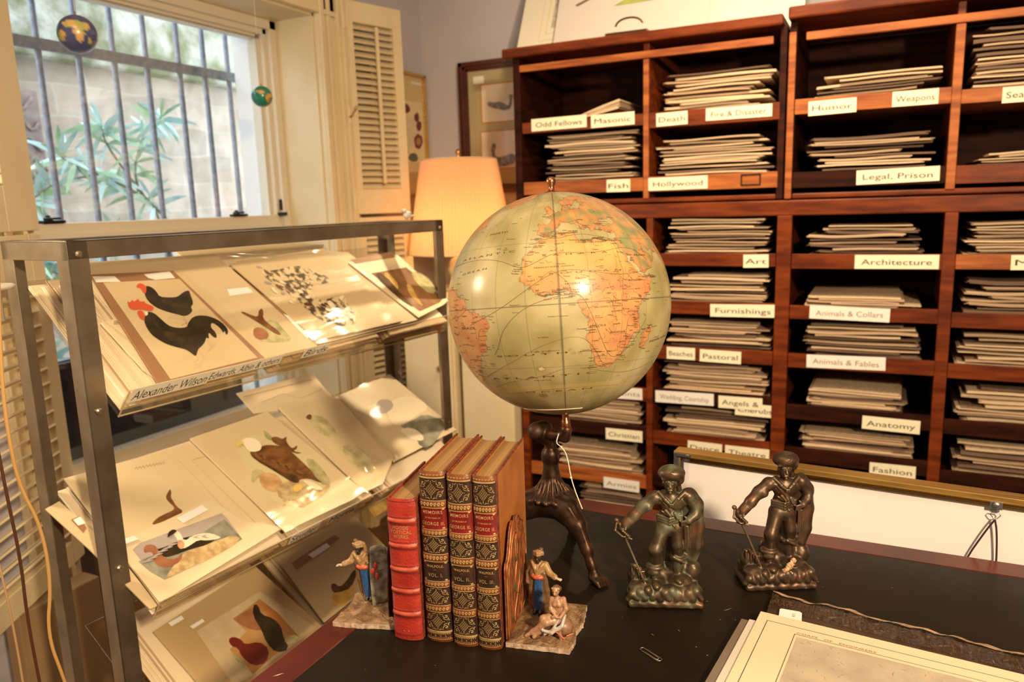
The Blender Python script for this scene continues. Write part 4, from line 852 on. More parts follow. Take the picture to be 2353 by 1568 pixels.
q.art('dark_body', Z3([(930, 690), (1000, 670), (1060, 640), (1120, 610), (1250, 600), (1310, 615), (1250, 660), (1130, 690), (1060, 720), (980, 740)]), A_blk)
q.art('brown_duck', Z3([(862, 690), (870, 665), (905, 655), (940, 670), (960, 710), (1000, 745), (1060, 745), (1100, 700), (1085, 760), (1020, 795), (960, 795), (925, 765), (920, 710), (895, 700), (868, 710)]), A_ctn)
q.art('white_duck', Z3([(1050, 570), (1085, 590), (1105, 640), (1160, 605), (1240, 585), (1310, 605), (1330, 620), (1250, 635), (1190, 630), (1140, 665), (1100, 685), (1070, 670), (1065, 620), (1040, 600)]), A_wht)
q.art('breast', Z3([(1068, 640), (1100, 635), (1112, 665), (1090, 690), (1066, 670)]), A_pnk)
for k in range(5): q.art('feather', Z3([(1120+26*k, 622-4*k), (1180+24*k, 600-2*k), (1240+16*k, 604), (1180+22*k, 622)]), A_gry if k % 2 else A_wht, 1)
for k in range(7): q.art('wave', Z3([(840+30*k, 770-20*k+8*(k % 3)), (880+30*k, 752-20*k), (930+30*k, 748-20*k), (885+30*k, 764-20*k)]), A_gry, 1)
q.art('cap', Z3([(1005, 620), (1010, 585), (1040, 565), (1065, 575), (1050, 590), (1025, 605)]), A_blk)
q.art('label', Z3([(1060, 500), (1215, 420), (1250, 450), (1100, 530)]), M_white_paper, 0); q.art('label', Z3([(700, 640), (800, 605), (835, 625), (720, 668)]), M_white_paper, 0)
q = Print(T2, [(104, 1170), (136, 1152), (262, 1262), (365, 1392), (345, 1400), (205, 1262)], .016, 'narrow margin of a cream board with a brown bordered label at the left end', A_pap, cat='board')
q.art('mat_line', Z3([(425, 510), (480, 485), (520, 560), (500, 590)]), A_mat, 0); q.art('label', Z3([(440, 510), (480, 490), (515, 530), (470, 545)]), M_white_paper, 0)
q = Print(T2, [(436, 1008), (614, 946), (838, 1130), (812, 1148), (655, 1222)], h2+.010, 'print of a bald eagle perched above its prey in the middle tray', A_pal)
E7 = lambda pts: cr(440, 920, 5.115, pts)
q.art('wash', E7([(500, 500), (700, 400), (1000, 420), (1400, 650), (1600, 850), (1650, 1050), (1300, 1280), (900, 1180), (720, 950)]), mat('pale_green_wash', (.66, .58, .34), .6))
q.art('moss', E7([(1330, 680), (1450, 700), (1580, 860), (1640, 950), (1600, 1060), (1500, 950), (1400, 830)]), A_grn)
q.art('leaves', E7([(720, 800), (860, 830), (900, 900), (800, 900), (720, 980), (700, 930)]), A_grn); q.art('leaves', E7([(830, 340), (930, 400), (960, 480), (880, 460)]), A_grn)
q.art('rabbit', E7([(800, 860), (960, 850), (1060, 930), (1080, 1050), (980, 1090), (850, 1040), (800, 960)]), mat('art_fawn', (.48, .26, .12), .6, col2=(.62, .42, .22), nscale=40))
q.art('rocks', E7([(1040, 960), (1250, 940), (1540, 1000), (1640, 980), (1600, 1080), (1400, 1200), (1280, 1280), (1200, 1150), (1060, 1270), (1100, 1180), (1000, 1120)]), mat('art_stone', (.40, .28, .15), .6, col2=(.66, .54, .30), nscale=60))
q.art('wing_shadow', E7([(930, 440), (1000, 425), (1070, 460), (1120, 420), (1110, 480), (1150, 540), (1190, 570), (1245, 525), (1240, 570), (1190, 600), (1310, 620), (1220, 630), (1080, 560), (960, 500)]), A_brn)
q.art('eagle_body', E7([(680, 600), (760, 590), (840, 530), (960, 525), (1100, 550), (1200, 630), (1330, 750), (1420, 840), (1460, 910), (1545, 975), (1480, 960), (1380, 920), (1270, 930), (1260, 980), (1180, 960), (1060, 890), (940, 810), (800, 730), (710, 670)]), A_brn)
q.art('eagle_shade', E7([(690, 620), (780, 690), (900, 760), (1060, 850), (1180, 870), (1260, 900), (1250, 980), (1170, 960), (1050, 880), (900, 790), (760, 710)]), A_drk)
for i in range(16):
    t = i/16; x0, y0 = 720+t*520, 615+t*215; q.art('feather', E7([(x0, y0), (x0+60, y0+8), (x0+130, y0+62), (x0+60, y0+48)]), (A_hi, A_brn, A_drk)[i % 3], 1)
q.art('eagle_head', E7([(580, 490), (620, 450), (700, 440), (780, 470), (830, 530), (810, 590), (740, 610), (670, 600), (620, 530)]), A_wht); q.art('beak', E7([(510, 525), (540, 495), (610, 480), (620, 510), (570, 520), (520, 545)]), A_yel, 1)
q.art('tail', E7([(1300, 930), (1420, 960), (1540, 1030), (1540, 1060), (1450, 1050), (1350, 990)]), A_wht); q.art('talon', E7([(1200, 1000), (1300, 980), (1310, 1040), (1240, 1080), (1190, 1070)]), A_yel)
q.sleeve([(434, 1005), (618, 942), (842, 1128), (655, 1224)], .0035, amp=.0012, seed=14)
q = Print(T2, [(640, 938), (778, 915), (905, 1052), (880, 1112), (838, 1132)], h2+.004, 'print of two pale owls under glossy crinkled plastic in the middle tray', A_pal)
q.art('owl', E7([(1340, 200), (1420, 160), (1560, 200), (1680, 330), (1720, 430), (1600, 430), (1480, 370), (1400, 260)]), mat('art_faint', (.40, .34, .18), .6, col2=(.68, .60, .36), nscale=40)); q.art('owl', E7([(1760, 560), (1840, 500), (2000, 560), (2120, 700), (2150, 850), (2050, 850), (1900, 780), (1830, 680)]), MATS['art_faint']); q.art('owl_head', E7([(1335, 205), (1380, 160), (1420, 180), (1400, 240)]), A_brn)
q.sleeve([(636, 930), (785, 908), (915, 1052), (838, 1140)], .006, 34, 26, .0030, seed=21)
q = Print(T2, [(775, 910), (895, 860), (905, 868), (1050, 988), (905, 1062)], h2+.001, 'print of white swans with dark backs at the right end of the middle tray', A_pal)
q.art('swan_body', Y4([(1040, 1100), (1120, 1085), (1200, 1120), (1225, 1160), (1170, 1190), (1100, 1240), (1040, 1270), (980, 1200), (1000, 1130)]), A_wht); q.art('dark_bank', Y4([(1040, 1270), (1130, 1230), (1200, 1190), (1290, 1220), (1330, 1260), (1230, 1400), (1150, 1360), (1200, 1300)]), A_sea); q.art('swan_neck', Y4([(1050, 1280), (1130, 1270), (1190, 1310), (1200, 1350), (1120, 1340)]), A_wht); q.art('grey_head', Y4([(930, 1110), (1000, 1105), (1030, 1150), (960, 1200), (920, 1160)]), A_gry)
q.sleeve([(775, 905), (900, 856), (1074, 988), (905, 1068)], .005, 20, 16, .0025, seed=25)
q = Print(T2, [(543, 904), (718, 858), (770, 920), (640, 945), (584, 950)], .020, 'tall cream print standing behind the eagle print at the back of the middle tray', A_pal)
q.lines('ruled_line', [[(560, 912), (715, 872)], [(600, 925), (650, 905), (690, 915), (740, 895)]], A_shd, .0005)
# ---- lowest tray
q = Print(T3, [(352, 1452), (585, 1300), (740, 1440), (610, 1568), (560, 1640), (480, 1600)], .03, 'print of wild turkeys on a brown ground in the lowest tray', mat('tan_mount', (.46, .32, .16), .6, coat=.3))
q.art('inner_sheet', Z3([(1180, 1180), (1560, 940), (1900, 1160), (1500, 1460), (1400, 1500)]), A_shd, 0)
q.art('picture_ground', Z3([(1400, 1105), (1560, 985), (1670, 1070), (1800, 1215), (1640, 1330), (1520, 1440), (1380, 1290), (1480, 1180)]), mat('art_amber', (.36, .13, .03), .6, col2=(.50, .30, .12), nscale=8), 0)
q.art('branch', Z3([(1400, 1105), (1540, 1020), (1600, 1150), (1560, 1180), (1480, 1160)]), A_ctn)
q.art('turkey', Z3([(1520, 1020), (1550, 1020), (1570, 1080), (1640, 1100), (1690, 1150), (1700, 1210), (1740, 1290), (1660, 1310), (1600, 1250), (1570, 1170), (1520, 1090)]), A_blk)
q.art('turkey', Z3([(1370, 1230), (1400, 1210), (1450, 1230), (1470, 1260), (1560, 1240), (1620, 1290), (1600, 1370), (1520, 1390), (1450, 1330), (1430, 1280), (1390, 1270)]), mat('art_dark_red', (.16, .02, .012), .6)); q.art('leaves', Z3([(1380, 1300), (1450, 1350), (1520, 1440), (1430, 1370)]), A_grn); q.art('leaves', Z3([(1700, 1230), (1760, 1195), (1810, 1220), (1740, 1270)]), A_grn)
q.art('label', Z3([(1010, 1130), (1090, 1085), (1105, 1105), (1030, 1150)]), M_white_paper, 0); q.art('label', Z3([(1140, 1150), (1215, 1105), (1230, 1120), (1160, 1165)]), M_white_paper, 0)
q.sleeve([(348, 1450), (588, 1296), (745, 1440), (520, 1620)], .004, amp=.002, seed=31)
q = Print(T3, [(632, 1278), (800, 1170), (920, 1290), (745, 1432)], .026, 'print of a small dark bird on an orange mound beside the turkey print', mat('tan_mount2', (.52, .38, .20), .6, coat=.3))
q.art('mat_band', Z3([(1745, 760), (1850, 700), (2010, 860), (2010, 1000)]), A_mat, 0) if False else None
q.art('mound', Z3([(1985, 960), (2050, 920), (2140, 900), (2100, 1000), (2010, 1050)]), A_gold); q.art('bird', Z3([(1985, 900), (2010, 890), (2040, 915), (2080, 880), (2130, 800), (2145, 830), (2110, 920), (2040, 945), (2000, 950)]), A_drk)
q.art('mat_band', Z3([(1750, 770), (1800, 735), (2010, 600), (2040, 620), (1780, 810)]), A_mat, 0); q.art('label', Z3([(1850, 720), (1960, 650), (1985, 670), (1880, 740)]), M_white_paper, 0)
q = Print(T3, [(820, 1120), (880, 1090), (940, 1140), (860, 1190)], .03, 'gold toned print under crinkled plastic behind the left bookend', A_gold)
# small things around the rack
bp_ = rk(.0, 0, 0)
bb = ony(0, 0, 0)
bird0 = Vector(onplane((943, 497), rk(0, -.0, 0), RV)); bird0 = rk(.872, -.018, 1.262)
g = thing('bird_figurine', 'small grey and white bird figurine perched on the rack top rail', 'bird figurine', bird0)
s = Sculpt(); s.ell((0, 0, .016), (.011, .009, .010)); s.ell((-.011, 0, .027), (.0065, .0062, .006)); s.cap((.006, 0, .014), (.030, 0, .013), .005, .002); s.cap((-.016, 0, .026), (-.022, 0, .025), .0017, .0006, 1, .001)
s.ell((.004, 0, .020), (.013, .0085, .006), 1, .002); s.cap((-.002, .003, .008), (-.002, .003, 0), .0012, .0012, 1, .001); s.cap((-.002, -.003, .008), (-.002, -.003, 0), .0012, .0012, 1, .001)
M_paint = mat('painted_surface', (1, 1, 1), .45, attr='Col')
o = s.build('bird_body', (-.026, -.013, -.002), (.034, .013, .036), .0009, [(.55, .50, .46), (.24, .20, .20)], M_paint, g); g.rotation_euler = (0, 0, math.atan2(RU.y, RU.x))
# cords hanging at the left
def cord(pts, r, label, m, X=None, name='power_cord'):
    b = B(); b.tube(smoothpoly([tuple(p) for p in pts], 3, False), r, 8); tag(b.build(name, m, smooth=True), label, 'cord')
def atd(x, y, dist): d = ray(x, y); return CAM+d*(dist/math.hypot(d.x, d.y))
cord([atd(-6, 560, 1.22), atd(2, 860, 1.22), atd(20, 1010, 1.22), atd(45, 1120, 1.23), atd(95, 1210, 1.24), atd(118, 1340, 1.25), atd(108, 1460, 1.26), atd(150, 1568, 1.27), atd(190, 1700, 1.3)], .0024, 'golden clear sheathed lamp cord hanging in front of the left rack posts', mat('gold_cord', (.62, .36, .12), .25, coat=.6))
cord([atd(-4, 1040, 1.30), atd(18, 1150, 1.30), atd(48, 1290, 1.31), atd(62, 1420, 1.32), atd(95, 1590, 1.34)], .0024, 'dark brown cord hanging beside the lower left shutter', mat('brown_cord', (.09, .035, .015), .4))
cord([atd(-4, 1290, 1.34), atd(18, 1380, 1.34), atd(38, 1480, 1.35), atd(58, 1600, 1.36)], .0018, 'thin pale cord at the bottom left corner of the photo', mat('pale_cord', (.50, .32, .16), .4))
p = atd(-8, 655, 1.25); g = B(); g.lathe([(.004, -.05), (.004, -.008), (.020, -.006), (.022, -.001), (.018, .001), (.004, 0)], p, 24); tag(g.build('round_bracket', mat('grey_enamel', (.55, .50, .42), .3, coat=.4), smooth=True), 'small round grey bracket cup at the left edge beside the upper rack post', 'bracket')
# low things behind the rack
b = B(); b.box((.10, -2.08, 0), (.16, -1.88, .42)); b.box((.02, -1.80, 0), (.05, -1.10, .54)); tag(b.build('wall_panel', mat('ochre_panel', (.30, .19, .09), .7), bevel=.004), 'ochre wooden panel under the window behind the rack', 'panel')
c0 = rk(.02, -.12, .0); g = thing('cardboard_box', 'orange brown cardboard box on the floor behind the near rack post', 'box', c0)
b = B(); b.obox(rk(.02, -.16, 0), (RU*.30, RV*.22, RZ*.30)); b.build('body', mat('cardboard', (.34, .15, .05), .8, col2=(.28, .12, .04), nscale=6), g, bevel=.003)
b = B(); b.obox(rk(.02, -.16, .302), (RU*.30, RV*.11, RZ*.003)); b.obox(rk(.02, -.048, .302), (RU*.30, RV*.11, RZ*.003)); b.build('lid_flap', MATS['cardboard'], g)
g = thing('paper_bundle', 'loose white papers bundled on the floor under the lowest tray', 'papers', rk(.1, .12, 0)); 
for k in range(6):
    b = B(); b.obox(rk(.06+.01*k, .08, .001+.03*k), (RU*(.24-.01*k), RV*.20, RZ*.028)); b.build('paper_sheaf', M_white_paper if k % 2 else M_b[0], g, bevel=.002)
# ================================================================== DESK
DZ = .76
DX0, DX1, DY0, DY1 = 1.23, 2.95, -2.80, -1.757
desk = thing('writing_desk', 'mahogany desk with an inset black leather top in the foreground', 'desk', (2.0, -2.2, 0))
b = B(); bw = .048
b.box((DX0, DY0, DZ-.028), (DX0+bw, DY1, DZ)); b.box((DX1-bw, DY0, DZ-.028), (DX1, DY1, DZ)); b.box((DX0+bw, DY1-bw, DZ-.028), (DX1-bw, DY1, DZ)); b.box((DX0+bw, DY0, DZ-.028), (DX1-bw, DY0+bw, DZ)); b.box((DX0+bw, DY0+bw, DZ-.028), (DX1-bw, DY1-bw, DZ-.006))
b.build('desk_top', M_desk, desk, bevel=.0025)
b = B(); b.box((DX0+bw, DY0+bw, DZ-.006), (DX1-bw, DY1-bw, DZ-.0004)); b.build('leather_inset', M_leather, desk)
b = B(); b.box((DX0+.03, DY0+.03, DZ-.13), (DX1-.03, DY1-.03, DZ-.028)); b.build('apron', M_desk, desk, bevel=.002)
for x in (DX0+.05, DX1-.55):
    b = B(); b.box((x, DY0+.05, .0), (x+.5, DY1-.05, DZ-.13)); b.build('pedestal', M_desk, desk, bevel=.004)
M_chip = mat('bare_chip', (.50, .33, .20), .8); b = B(); rr = random.Random(9)
for x, y, w, l in ((640, 1552, 2.2, 8), (1560, 1330, .8, 1.5), (1672, 1402, .6, 9), (1625, 1383, .6, 2), (1600, 1392, .5, 1.5), (1655, 1425, .6, 2), (1690, 1426, .5, 2), (1600, 1488, .8, 1.4), (1625, 1507, .9, 1.6), (1890, 1350, .6, 1.4), (2050, 1352, .9, 1.5), (1940, 1288, .6, 1.5), (1560, 1450, .5, 3), (840, 1540, .6, 1), (1000, 1530, .5, 1), (1430, 1420, .5, 1), (1880, 1338, .7, 1.8), (1500, 1460, .4, 4)):
    p = onz(x, y, DZ); w *= .00055; l *= .0009; a = rr.uniform(-.8, .8) if l < .006 else .9; d = Vector((math.cos(a), math.sin(a), 0))*l; e = Vector((-math.sin(a), math.cos(a), 0))*w
    b.poly([p-d+Vector((0, 0, .0004)), p-d*.2-e+Vector((0, 0, .0004)), p+d+Vector((0, 0, .0004)), p+d*.1+e+Vector((0, 0, .0004))])
b.build('scuff_marks', M_chip, desk, fix=False)
# ================================================================== BOOKS
BA = R(12.3); BM = Matrix.Rotation(BA, 4, 'Z'); bxv = Vector((math.cos(BA), math.sin(BA), 0)); byv = Vector((-math.sin(BA), math.cos(BA), 0))
M_bt = mat('gilt_tooling', (.66, .46, .20), .38, .35, col2=(.48, .30, .12), nscale=60); M_bk = mat('black_morocco', (.020, .013, .010), .33, col2=(.05, .02, .012), nscale=50, bump=.2, bscale=400, bumpdist=.0004)
M_bbr = mat('brown_calf', (.24, .075, .022), .36, col2=(.13, .035, .012), nscale=45, bump=.25, bscale=300, bumpdist=.0005, coat=.3); M_brd = mat('red_title', (.20, .010, .010), .36, col2=(.13, .006, .006), nscale=60, coat=.2)
M_calf = mat('tan_calf_board', (.48, .17, .035), .40, col2=(.34, .105, .022), nscale=18, coat=.35, bump=.1, bscale=120); M_edge = mat('scuffed_leather_edge', (.26, .05, .02), .6, col2=(.07, .02, .012), nscale=160)
M_page = mat('page_edges', (.36, .205, .075), .6, col2=(.25, .13, .045), nscale=6, nstretch=(70, .6, .6)); M_redm = mat('red_morocco', (.44, .040, .024), .36, col2=(.28, .020, .014), nscale=30, bump=.9, bscale=330, bumpdist=.0009, coat=.25)
M_redw = mat('worn_red_leather', (.46, .085, .04), .5, col2=(.32, .03, .018), nscale=90)
def ornament():
    """tooled panel drawn in the unit square: verts(x,z), faces"""
    V = []; F = []
    def rib(pts, w):
        k = len(V); n = len(pts)
        for i, (x, y) in enumerate(pts):
            x2, y2 = pts[min(i+1, n-1)]; x1, y1 = pts[max(i-1, 0)]; dx, dy = x2-x1, y2-y1; q = math.hypot(dx, dy) or 1; ww = w*(.5+.5*math.sin(math.pi*min(1, (i+1)/n)))
            V.append((x-dy/q*ww, y+dx/q*ww)); V.append((x+dy/q*ww, y-dx/q*ww))
        for i in range(n-1): F.append((k+2*i, k+2*i+1, k+2*i+3, k+2*i+2))
    def dot(x, y, r):
        k = len(V); V.extend([(x+r*math.cos(a), y+r*math.sin(a)) for a in [math.pi/3*i for i in range(6)]]); F.append(tuple(range(k, k+6)))
    for sx in (-1, 1):
        for sy in (-1, 1):
            cx, cy = .68*sx, .66*sy
            rib([(cx+sx*(.24-.018*i)*math.cos(.55*i+2.6), cy+sy*(.26-.018*i)*math.sin(.55*i+2.6)) for i in range(13)], .032)
            rib([(sx*.98, sy*.12), (sx*.86, sy*.30), (sx*.88, sy*.48)], .03); rib([(sx*.12, sy*.96), (sx*.32, sy*.84), (sx*.50, sy*.92)], .03); rib([(sx*.50, sy*.40), (sx*.62, sy*.24), (sx*.86, sy*.18)], .028)
            for a_, b_, r_ in ((.30, .66, .022), (.46, .56, .02), (.60, .42, .018), (.72, .30, .02), (.20, .78, .02), (.92, .40, .02), (.68, .66, .05)): dot(sx*a_, sy*b_, r_)
    for y in range(-4, 5):   # fleuron lozenge of small leaves
        m = 4-abs(y)
        for x in range(-m, m+1):
            if (x+y) % 2: continue
            cx, cy = x*.105, y*.155
            for a in (.8, 2.35, 3.95, 5.5): rib([(cx, cy), (cx+.055*math.cos(a), cy+.085*math.sin(a)), (cx+.075*math.cos(a+.5), cy+.11*math.sin(a+.5))], .013)
            dot(cx, cy, .018)
    rib([(0, -.9), (0, -.70)], .03); rib([(0, .9), (0, .70)], .03); rib([(-.62, 0), (-.50, 0)], .03); rib([(.62, 0), (.50, 0)], .03)
    return V, F
def scrollband():
    V = []; F = []
    def rib(pts, w):
        k = len(V); n = len(pts)
        for i, (x, y) in enumerate(pts):
            x2, y2 = pts[min(i+1, n-1)]; x1, y1 = pts[max(i-1, 0)]; dx, dy = x2-x1, y2-y1; q = math.hypot(dx, dy*.3) or 1
            V.append((x-dy*.3/q*w*.35, y+dx/q*w*2.2)); V.append((x+dy*.3/q*w*.35, y-dx/q*w*2.2))
        for i in range(n-1): F.append((k+2*i, k+2*i+1, k+2*i+3, k+2*i+2))
    for i in range(7):
        c = -.86+.287*i; rib([(c+(.11-.009*j)*math.cos(.7*j), .62*(1-.07*j)*math.sin(.7*j)) for j in range(10)], .10)
    return V, F
ORN = ornament(); SCR = scrollband()
def book(name, label, off, w, hgt, dep, kind, vol=None, date='1846', grp=None):
    root = thing(name, label, 'book', (0, 0, 0), grp)
    root.location = Vector((1.336, -2.275, DZ))+bxv*off[0]+byv*off[1]; root.rotation_euler = (0, 0, BA)
    bl = .0075; t = .0026
    def P(s, z, l=0): return ((s+1)/2*w, -bl*math.sqrt(max(0, 1-min(.96, s*s)))*1.0-l+bl*.25, z)
    # spine
    if kind == 'dark': bands = [(0, .026, 1, 0), (.026, .158, 0, 0), (.158, .200, 1, .0010), (.200, .325, 3, 0), (.325, .362, 1, .0010), (.362, .468, 0, 0), (.468, .512, 1, .0010), (.512, .628, 0, 0), (.628, .662, 1, .0010), (.662, .772, 0, 0), (.772, .812, 1, .0010), (.812, .928, 0, 0), (.928, .937, 2, .0004), (.937, .975, 0, 0), (.975, 1, 1, 0)]
    else:
        bands = []; pos = 0
        for c in (.146, .32, .486, .64, .805): bands += [(pos, c-.016, 0, 0), (c-.016, c+.016, 1, .0022)]; pos = c+.016
        bands += [(pos, .985, 0, 0), (.985, 1, 1, 0)]
    zs = []
    for f0, f1, mi, bulge in bands:
        n = 5
        for i in range(n):
            f = f0+(f1-f0)*i/n; zs.append((f, mi, bulge*math.sin(math.pi*i/n)**.5 if i else 0))
    zs.append((1, 1, 0)); ns = 16; b = B(); vs = []
    for f, mi, bg in zs:
        capd = .0018*math.exp(-((f)/.012)) + .0018*math.exp(-((1-f)/.012))
        for j in range(ns+1): s = -1+2*j/ns; x, y, z = P(s, hgt*(1-f), bg-capd); vs.append((x, y, z+(.0012*(1-s*s) if f == 0 else 0)))
    fs = []; ms = []
    for i in range(len(zs)-1):
        for j in range(ns): b.add([], []); fs.append((i*(ns+1)+j, i*(ns+1)+j+1, (i+1)*(ns+1)+j+1, (i+1)*(ns+1)+j)); ms.append(zs[i][1])
    b.v = vs; b.f = fs; b.m = ms
    sp_m = [M_bk, M_bbr, M_bt, M_brd] if kind == 'dark' else [M_redm, M_redw]
    sp = b.build('spine', sp_m, root, smooth=True, local=True, fix=False)
    # boards and pages
    for x in (0, w-t):
        b = B(); b.box((x, .001, 0), (x+t, dep, hgt)); b.build('cover_board', M_calf if kind == 'dark' else M_redm, root, bevel=.0009, local=True)
        b = B(); b.box((x-.0003, .0005, 0), (x+t+.0003, .010, hgt+.0003)); b.box((x-.0002, .004, hgt-.0016), (x+t+.0002, dep, hgt+.0005)); b.build('worn_edge', M_edge, root, bevel=.0007, local=True)
    b = B(); n = 8; vs = []
    for i in range(n+1):
        s = -1+2*i/n; x = t+(w-2*t)*i/n; y0 = .001-.004*(1-s*s); y1 = dep-.005-.004*(1-s*s)
        vs += [(x, y0, .003), (x, y1, .003), (x, y0, hgt-.0035), (x, y1, hgt-.0035)]
    fs = []
    for i in range(n):
        a = 4*i; fs += [(a+2, a+6, a+7, a+3), (a, a+1, a+5, a+4), (a+1, a+3, a+7, a+5), (a, a+4, a+6, a+2)]
    b.add(vs, fs+[(0, 2, 3, 1), (4*n, 4*n+1, 4*n+3, 4*n+2)]); b.build('page_block', M_page, root, local=True)
    # gilt tooling, mapped on the curved spine
    g = B()
    def stamp(VF, f0, f1, sx=.90, lift=.00035, bump=0, bb=g):
        V, F = VF; zc = hgt*(1-(f0+f1)/2); hh = hgt*(f1-f0)/2*.93
        bb.add([P(max(-.97, min(.97, x*sx)), zc+z*hh, lift+bump) for x, z in V], F)
    def rule(f, wd=.0005, lift=.0004, bb=g):
        k = 12; bb.add([P(-.97+1.94*i/k, hgt*(1-f)+s_*wd, lift) for i in range(k+1) for s_ in (-1, 1)], [(2*i, 2*i+2, 2*i+3, 2*i+1) for i in range(k)])
    def text(txt, f, h, wd, lift=.0004, bb=g, bold=.01):
        v, F, wt = glyphs(txt, bold, 1.15); sx = wd/wt; bb.add([P(max(-.96, min(.96, (p[0]*sx)*2/w)), hgt*(1-f)+p[1]*h-h/2, lift) for p in v], F)
    if kind == 'dark':
        for f0, f1 in ((.036, .154), (.364, .466), (.515, .515), (.664, .770), (.814, .926)):
            if f1 > f0: stamp(ORN, f0, f1)
        for f0, f1 in ((.160, .198), (.327, .360), (.470, .510), (.630, .660), (.774, .810)): stamp(SCR, f0, f1, .93, .0008, .0010)
        stamp(SCR, .006, .020, .9, .0006)
        for f in (.026, .030, .158, .200, .325, .362, .468, .512, .628, .662, .772, .812, .928, .937, .975): rule(f, .00045, .0010)
        for i in range(14): rule(.9395, .0001); 
        for f in (.945, .968):
            for i in range(13):
                x = -.85+.142*i; zc = hgt*(1-f); g.add([P(x+.045*math.cos(a), zc+.0007*math.sin(a), .0004) for a in [math.pi/3*q for q in range(6)]], [tuple(range(6))])
        text('MEMOIRS', .225, .0042, w*.74); text('OF THE REIGN OF', .258, .0019, w*.60, bold=.03); text('GEORGE II.', .290, .0044, w*.86)
        text('WALPOLE.', .540, .0030, w*.66, bold=.03); text('_', .552, .003, w*.12); text('VOL. '+vol, .592, .0048, w*(.56 if len(vol) < 3 else .66)); text('   '.join(date), .957, .0024, w*.62)
        for sx in (-1, 1):
            for f in (.206, .316, .519, .620):
                g.add([P(sx*(.80+.1*math.cos(a)), hgt*(1-f)+.0012*math.sin(a), .0005) for a in [math.pi/3*q for q in range(6)]], [tuple(range(6))])
    else:
        text("HOODS'", .190, .0046, w*.56); text('POETICAL', .221, .0046, w*.72); text('WORKS.', .252, .0046, w*.54)
        for x in (-.16, .16): g.add([P(x+.05*math.cos(a), hgt*(1-.925)+.0008*math.sin(a), .0004) for a in [math.pi/3*q for q in range(6)]], [tuple(range(6))])
        dk = B()
        for c in (.146, .32, .486, .64, .805):
            for e in (-.026, -.020, .020, .026): rule(c+e, .0003, .0003, dk)
        for f in (.012, .955, .962): rule(f, .0003, .0003, dk)
        dk.build('blind_rule', mat('blind_tooling', (.13, .015, .012), .4), root, local=True, fix=False)
    g.build('gilt_tooling', M_bt, sp, local=True, fix=False)
    return root
book('leather_book', "red morocco leather book lettered Hoods' Poetical Works, shortest of the row", (.0, .0), .0375, .188, .135, 'red')
G_ = 'matching tooled memoir volumes'
book('leather_book', 'gilt tooled black and calf volume lettered VOL. I. beside the red book', (.0425, .004), .0335, .224, .152, 'dark', 'I.', '1846', G_)
book('leather_book', 'gilt tooled black and calf volume lettered VOL. II. in the middle of the row', (.0793, .000), .0305, .2235, .152, 'dark', 'II.', '1847', G_)
book('leather_book', 'gilt tooled black and calf volume lettered VOL. III. with its tan cover showing', (.1115, -.001), .0290, .2235, .152, 'dark', 'III.', '1846', G_)
# ================================================================== COLD PAINTED BOOKENDS
M_figure = mat('cold_paint', (1, 1, 1), .40, attr='Col', col2=(.62, .52, .42), nscale=260, contrast=(.45, .75), bump=.3, bscale=700, bumpdist=.0006, spec=.6)
M_slab = mat('gilded_cast_sand', (.34, .21, .11), .55, .25, col2=(.13, .065, .028), nscale=70, bump=.9, bscale=260, bumpdist=.0016, contrast=(.3, .7)); M_slabedge = mat('pinkish_cast_rim', (.55, .42, .33), .55, col2=(.34, .22, .14), nscale=160, bump=.5, bscale=300)
M_rug = mat('relief_rug_paint', (.34, .085, .022), .5, col2=(.10, .04, .015), nscale=70, nstretch=(1, 1.5, 1), bump=1, bscale=150, bumpdist=.002, contrast=(.4, .6)); M_rugedge = mat('rug_gilt_border', (.50, .22, .08), .45, .4, col2=(.28, .08, .03), nscale=90)
def slab(root, outline, h, seed, name='base'):
    rr = random.Random(seed); b = B(); n = len(outline); pts = []
    for i in range(n):
        a, c = outline[i], outline[(i+1) % n]; k = 12
        for j in range(k): t_ = j/k; pts.append((a[0]*(1-t_)+c[0]*t_+rr.uniform(-.0007, .0007), a[1]*(1-t_)+c[1]*t_+rr.uniform(-.0007, .0007)))
    cx = sum(p[0] for p in pts)/len(pts); cy = sum(p[1] for p in pts)/len(pts); m = len(pts); rings = 10; V = []
    V += [(x*1, y*1, 0) for x, y in pts]; V += [(x, y, h*.8) for x, y in pts]
    for r in range(1, rings):
        f = 1-r/rings*.98
        for x, y in pts:
            X_, Y_ = cx+(x-cx)*f, cy+(y-cy)*f; V.append((X_, Y_, h+(.0012*math.sin(X_*260+seed)+.0010*math.sin(Y_*310+X_*150)+.0005*rr.uniform(-1, 1))))
    F = []; 
    for r in range(rings):
        for i in range(m): F.append((r*m+i, r*m+(i+1) % m, (r+1)*m+(i+1) % m, (r+1)*m+i))
    b.add(V, F, 0); b.m = [1 if i < m else 0 for i in range(len(F))]; b.f.append(tuple(range(rings*m, (rings+1)*m))); b.m.append(0); b.f.append(tuple(reversed(range(m)))); b.m.append(0)
    return b.build(name, [M_slab, M_slabedge], root, smooth=False, local=True)
PAL = [(.15, .085, .04), (.36, .22, .10), (.020, .085, .25), (.50, .09, .035), (.025, .014, .010), (.55, .46, .36), (.38, .21, .12), (.42, .38, .34), (.26, .14, .08), (.58, .10, .05)]
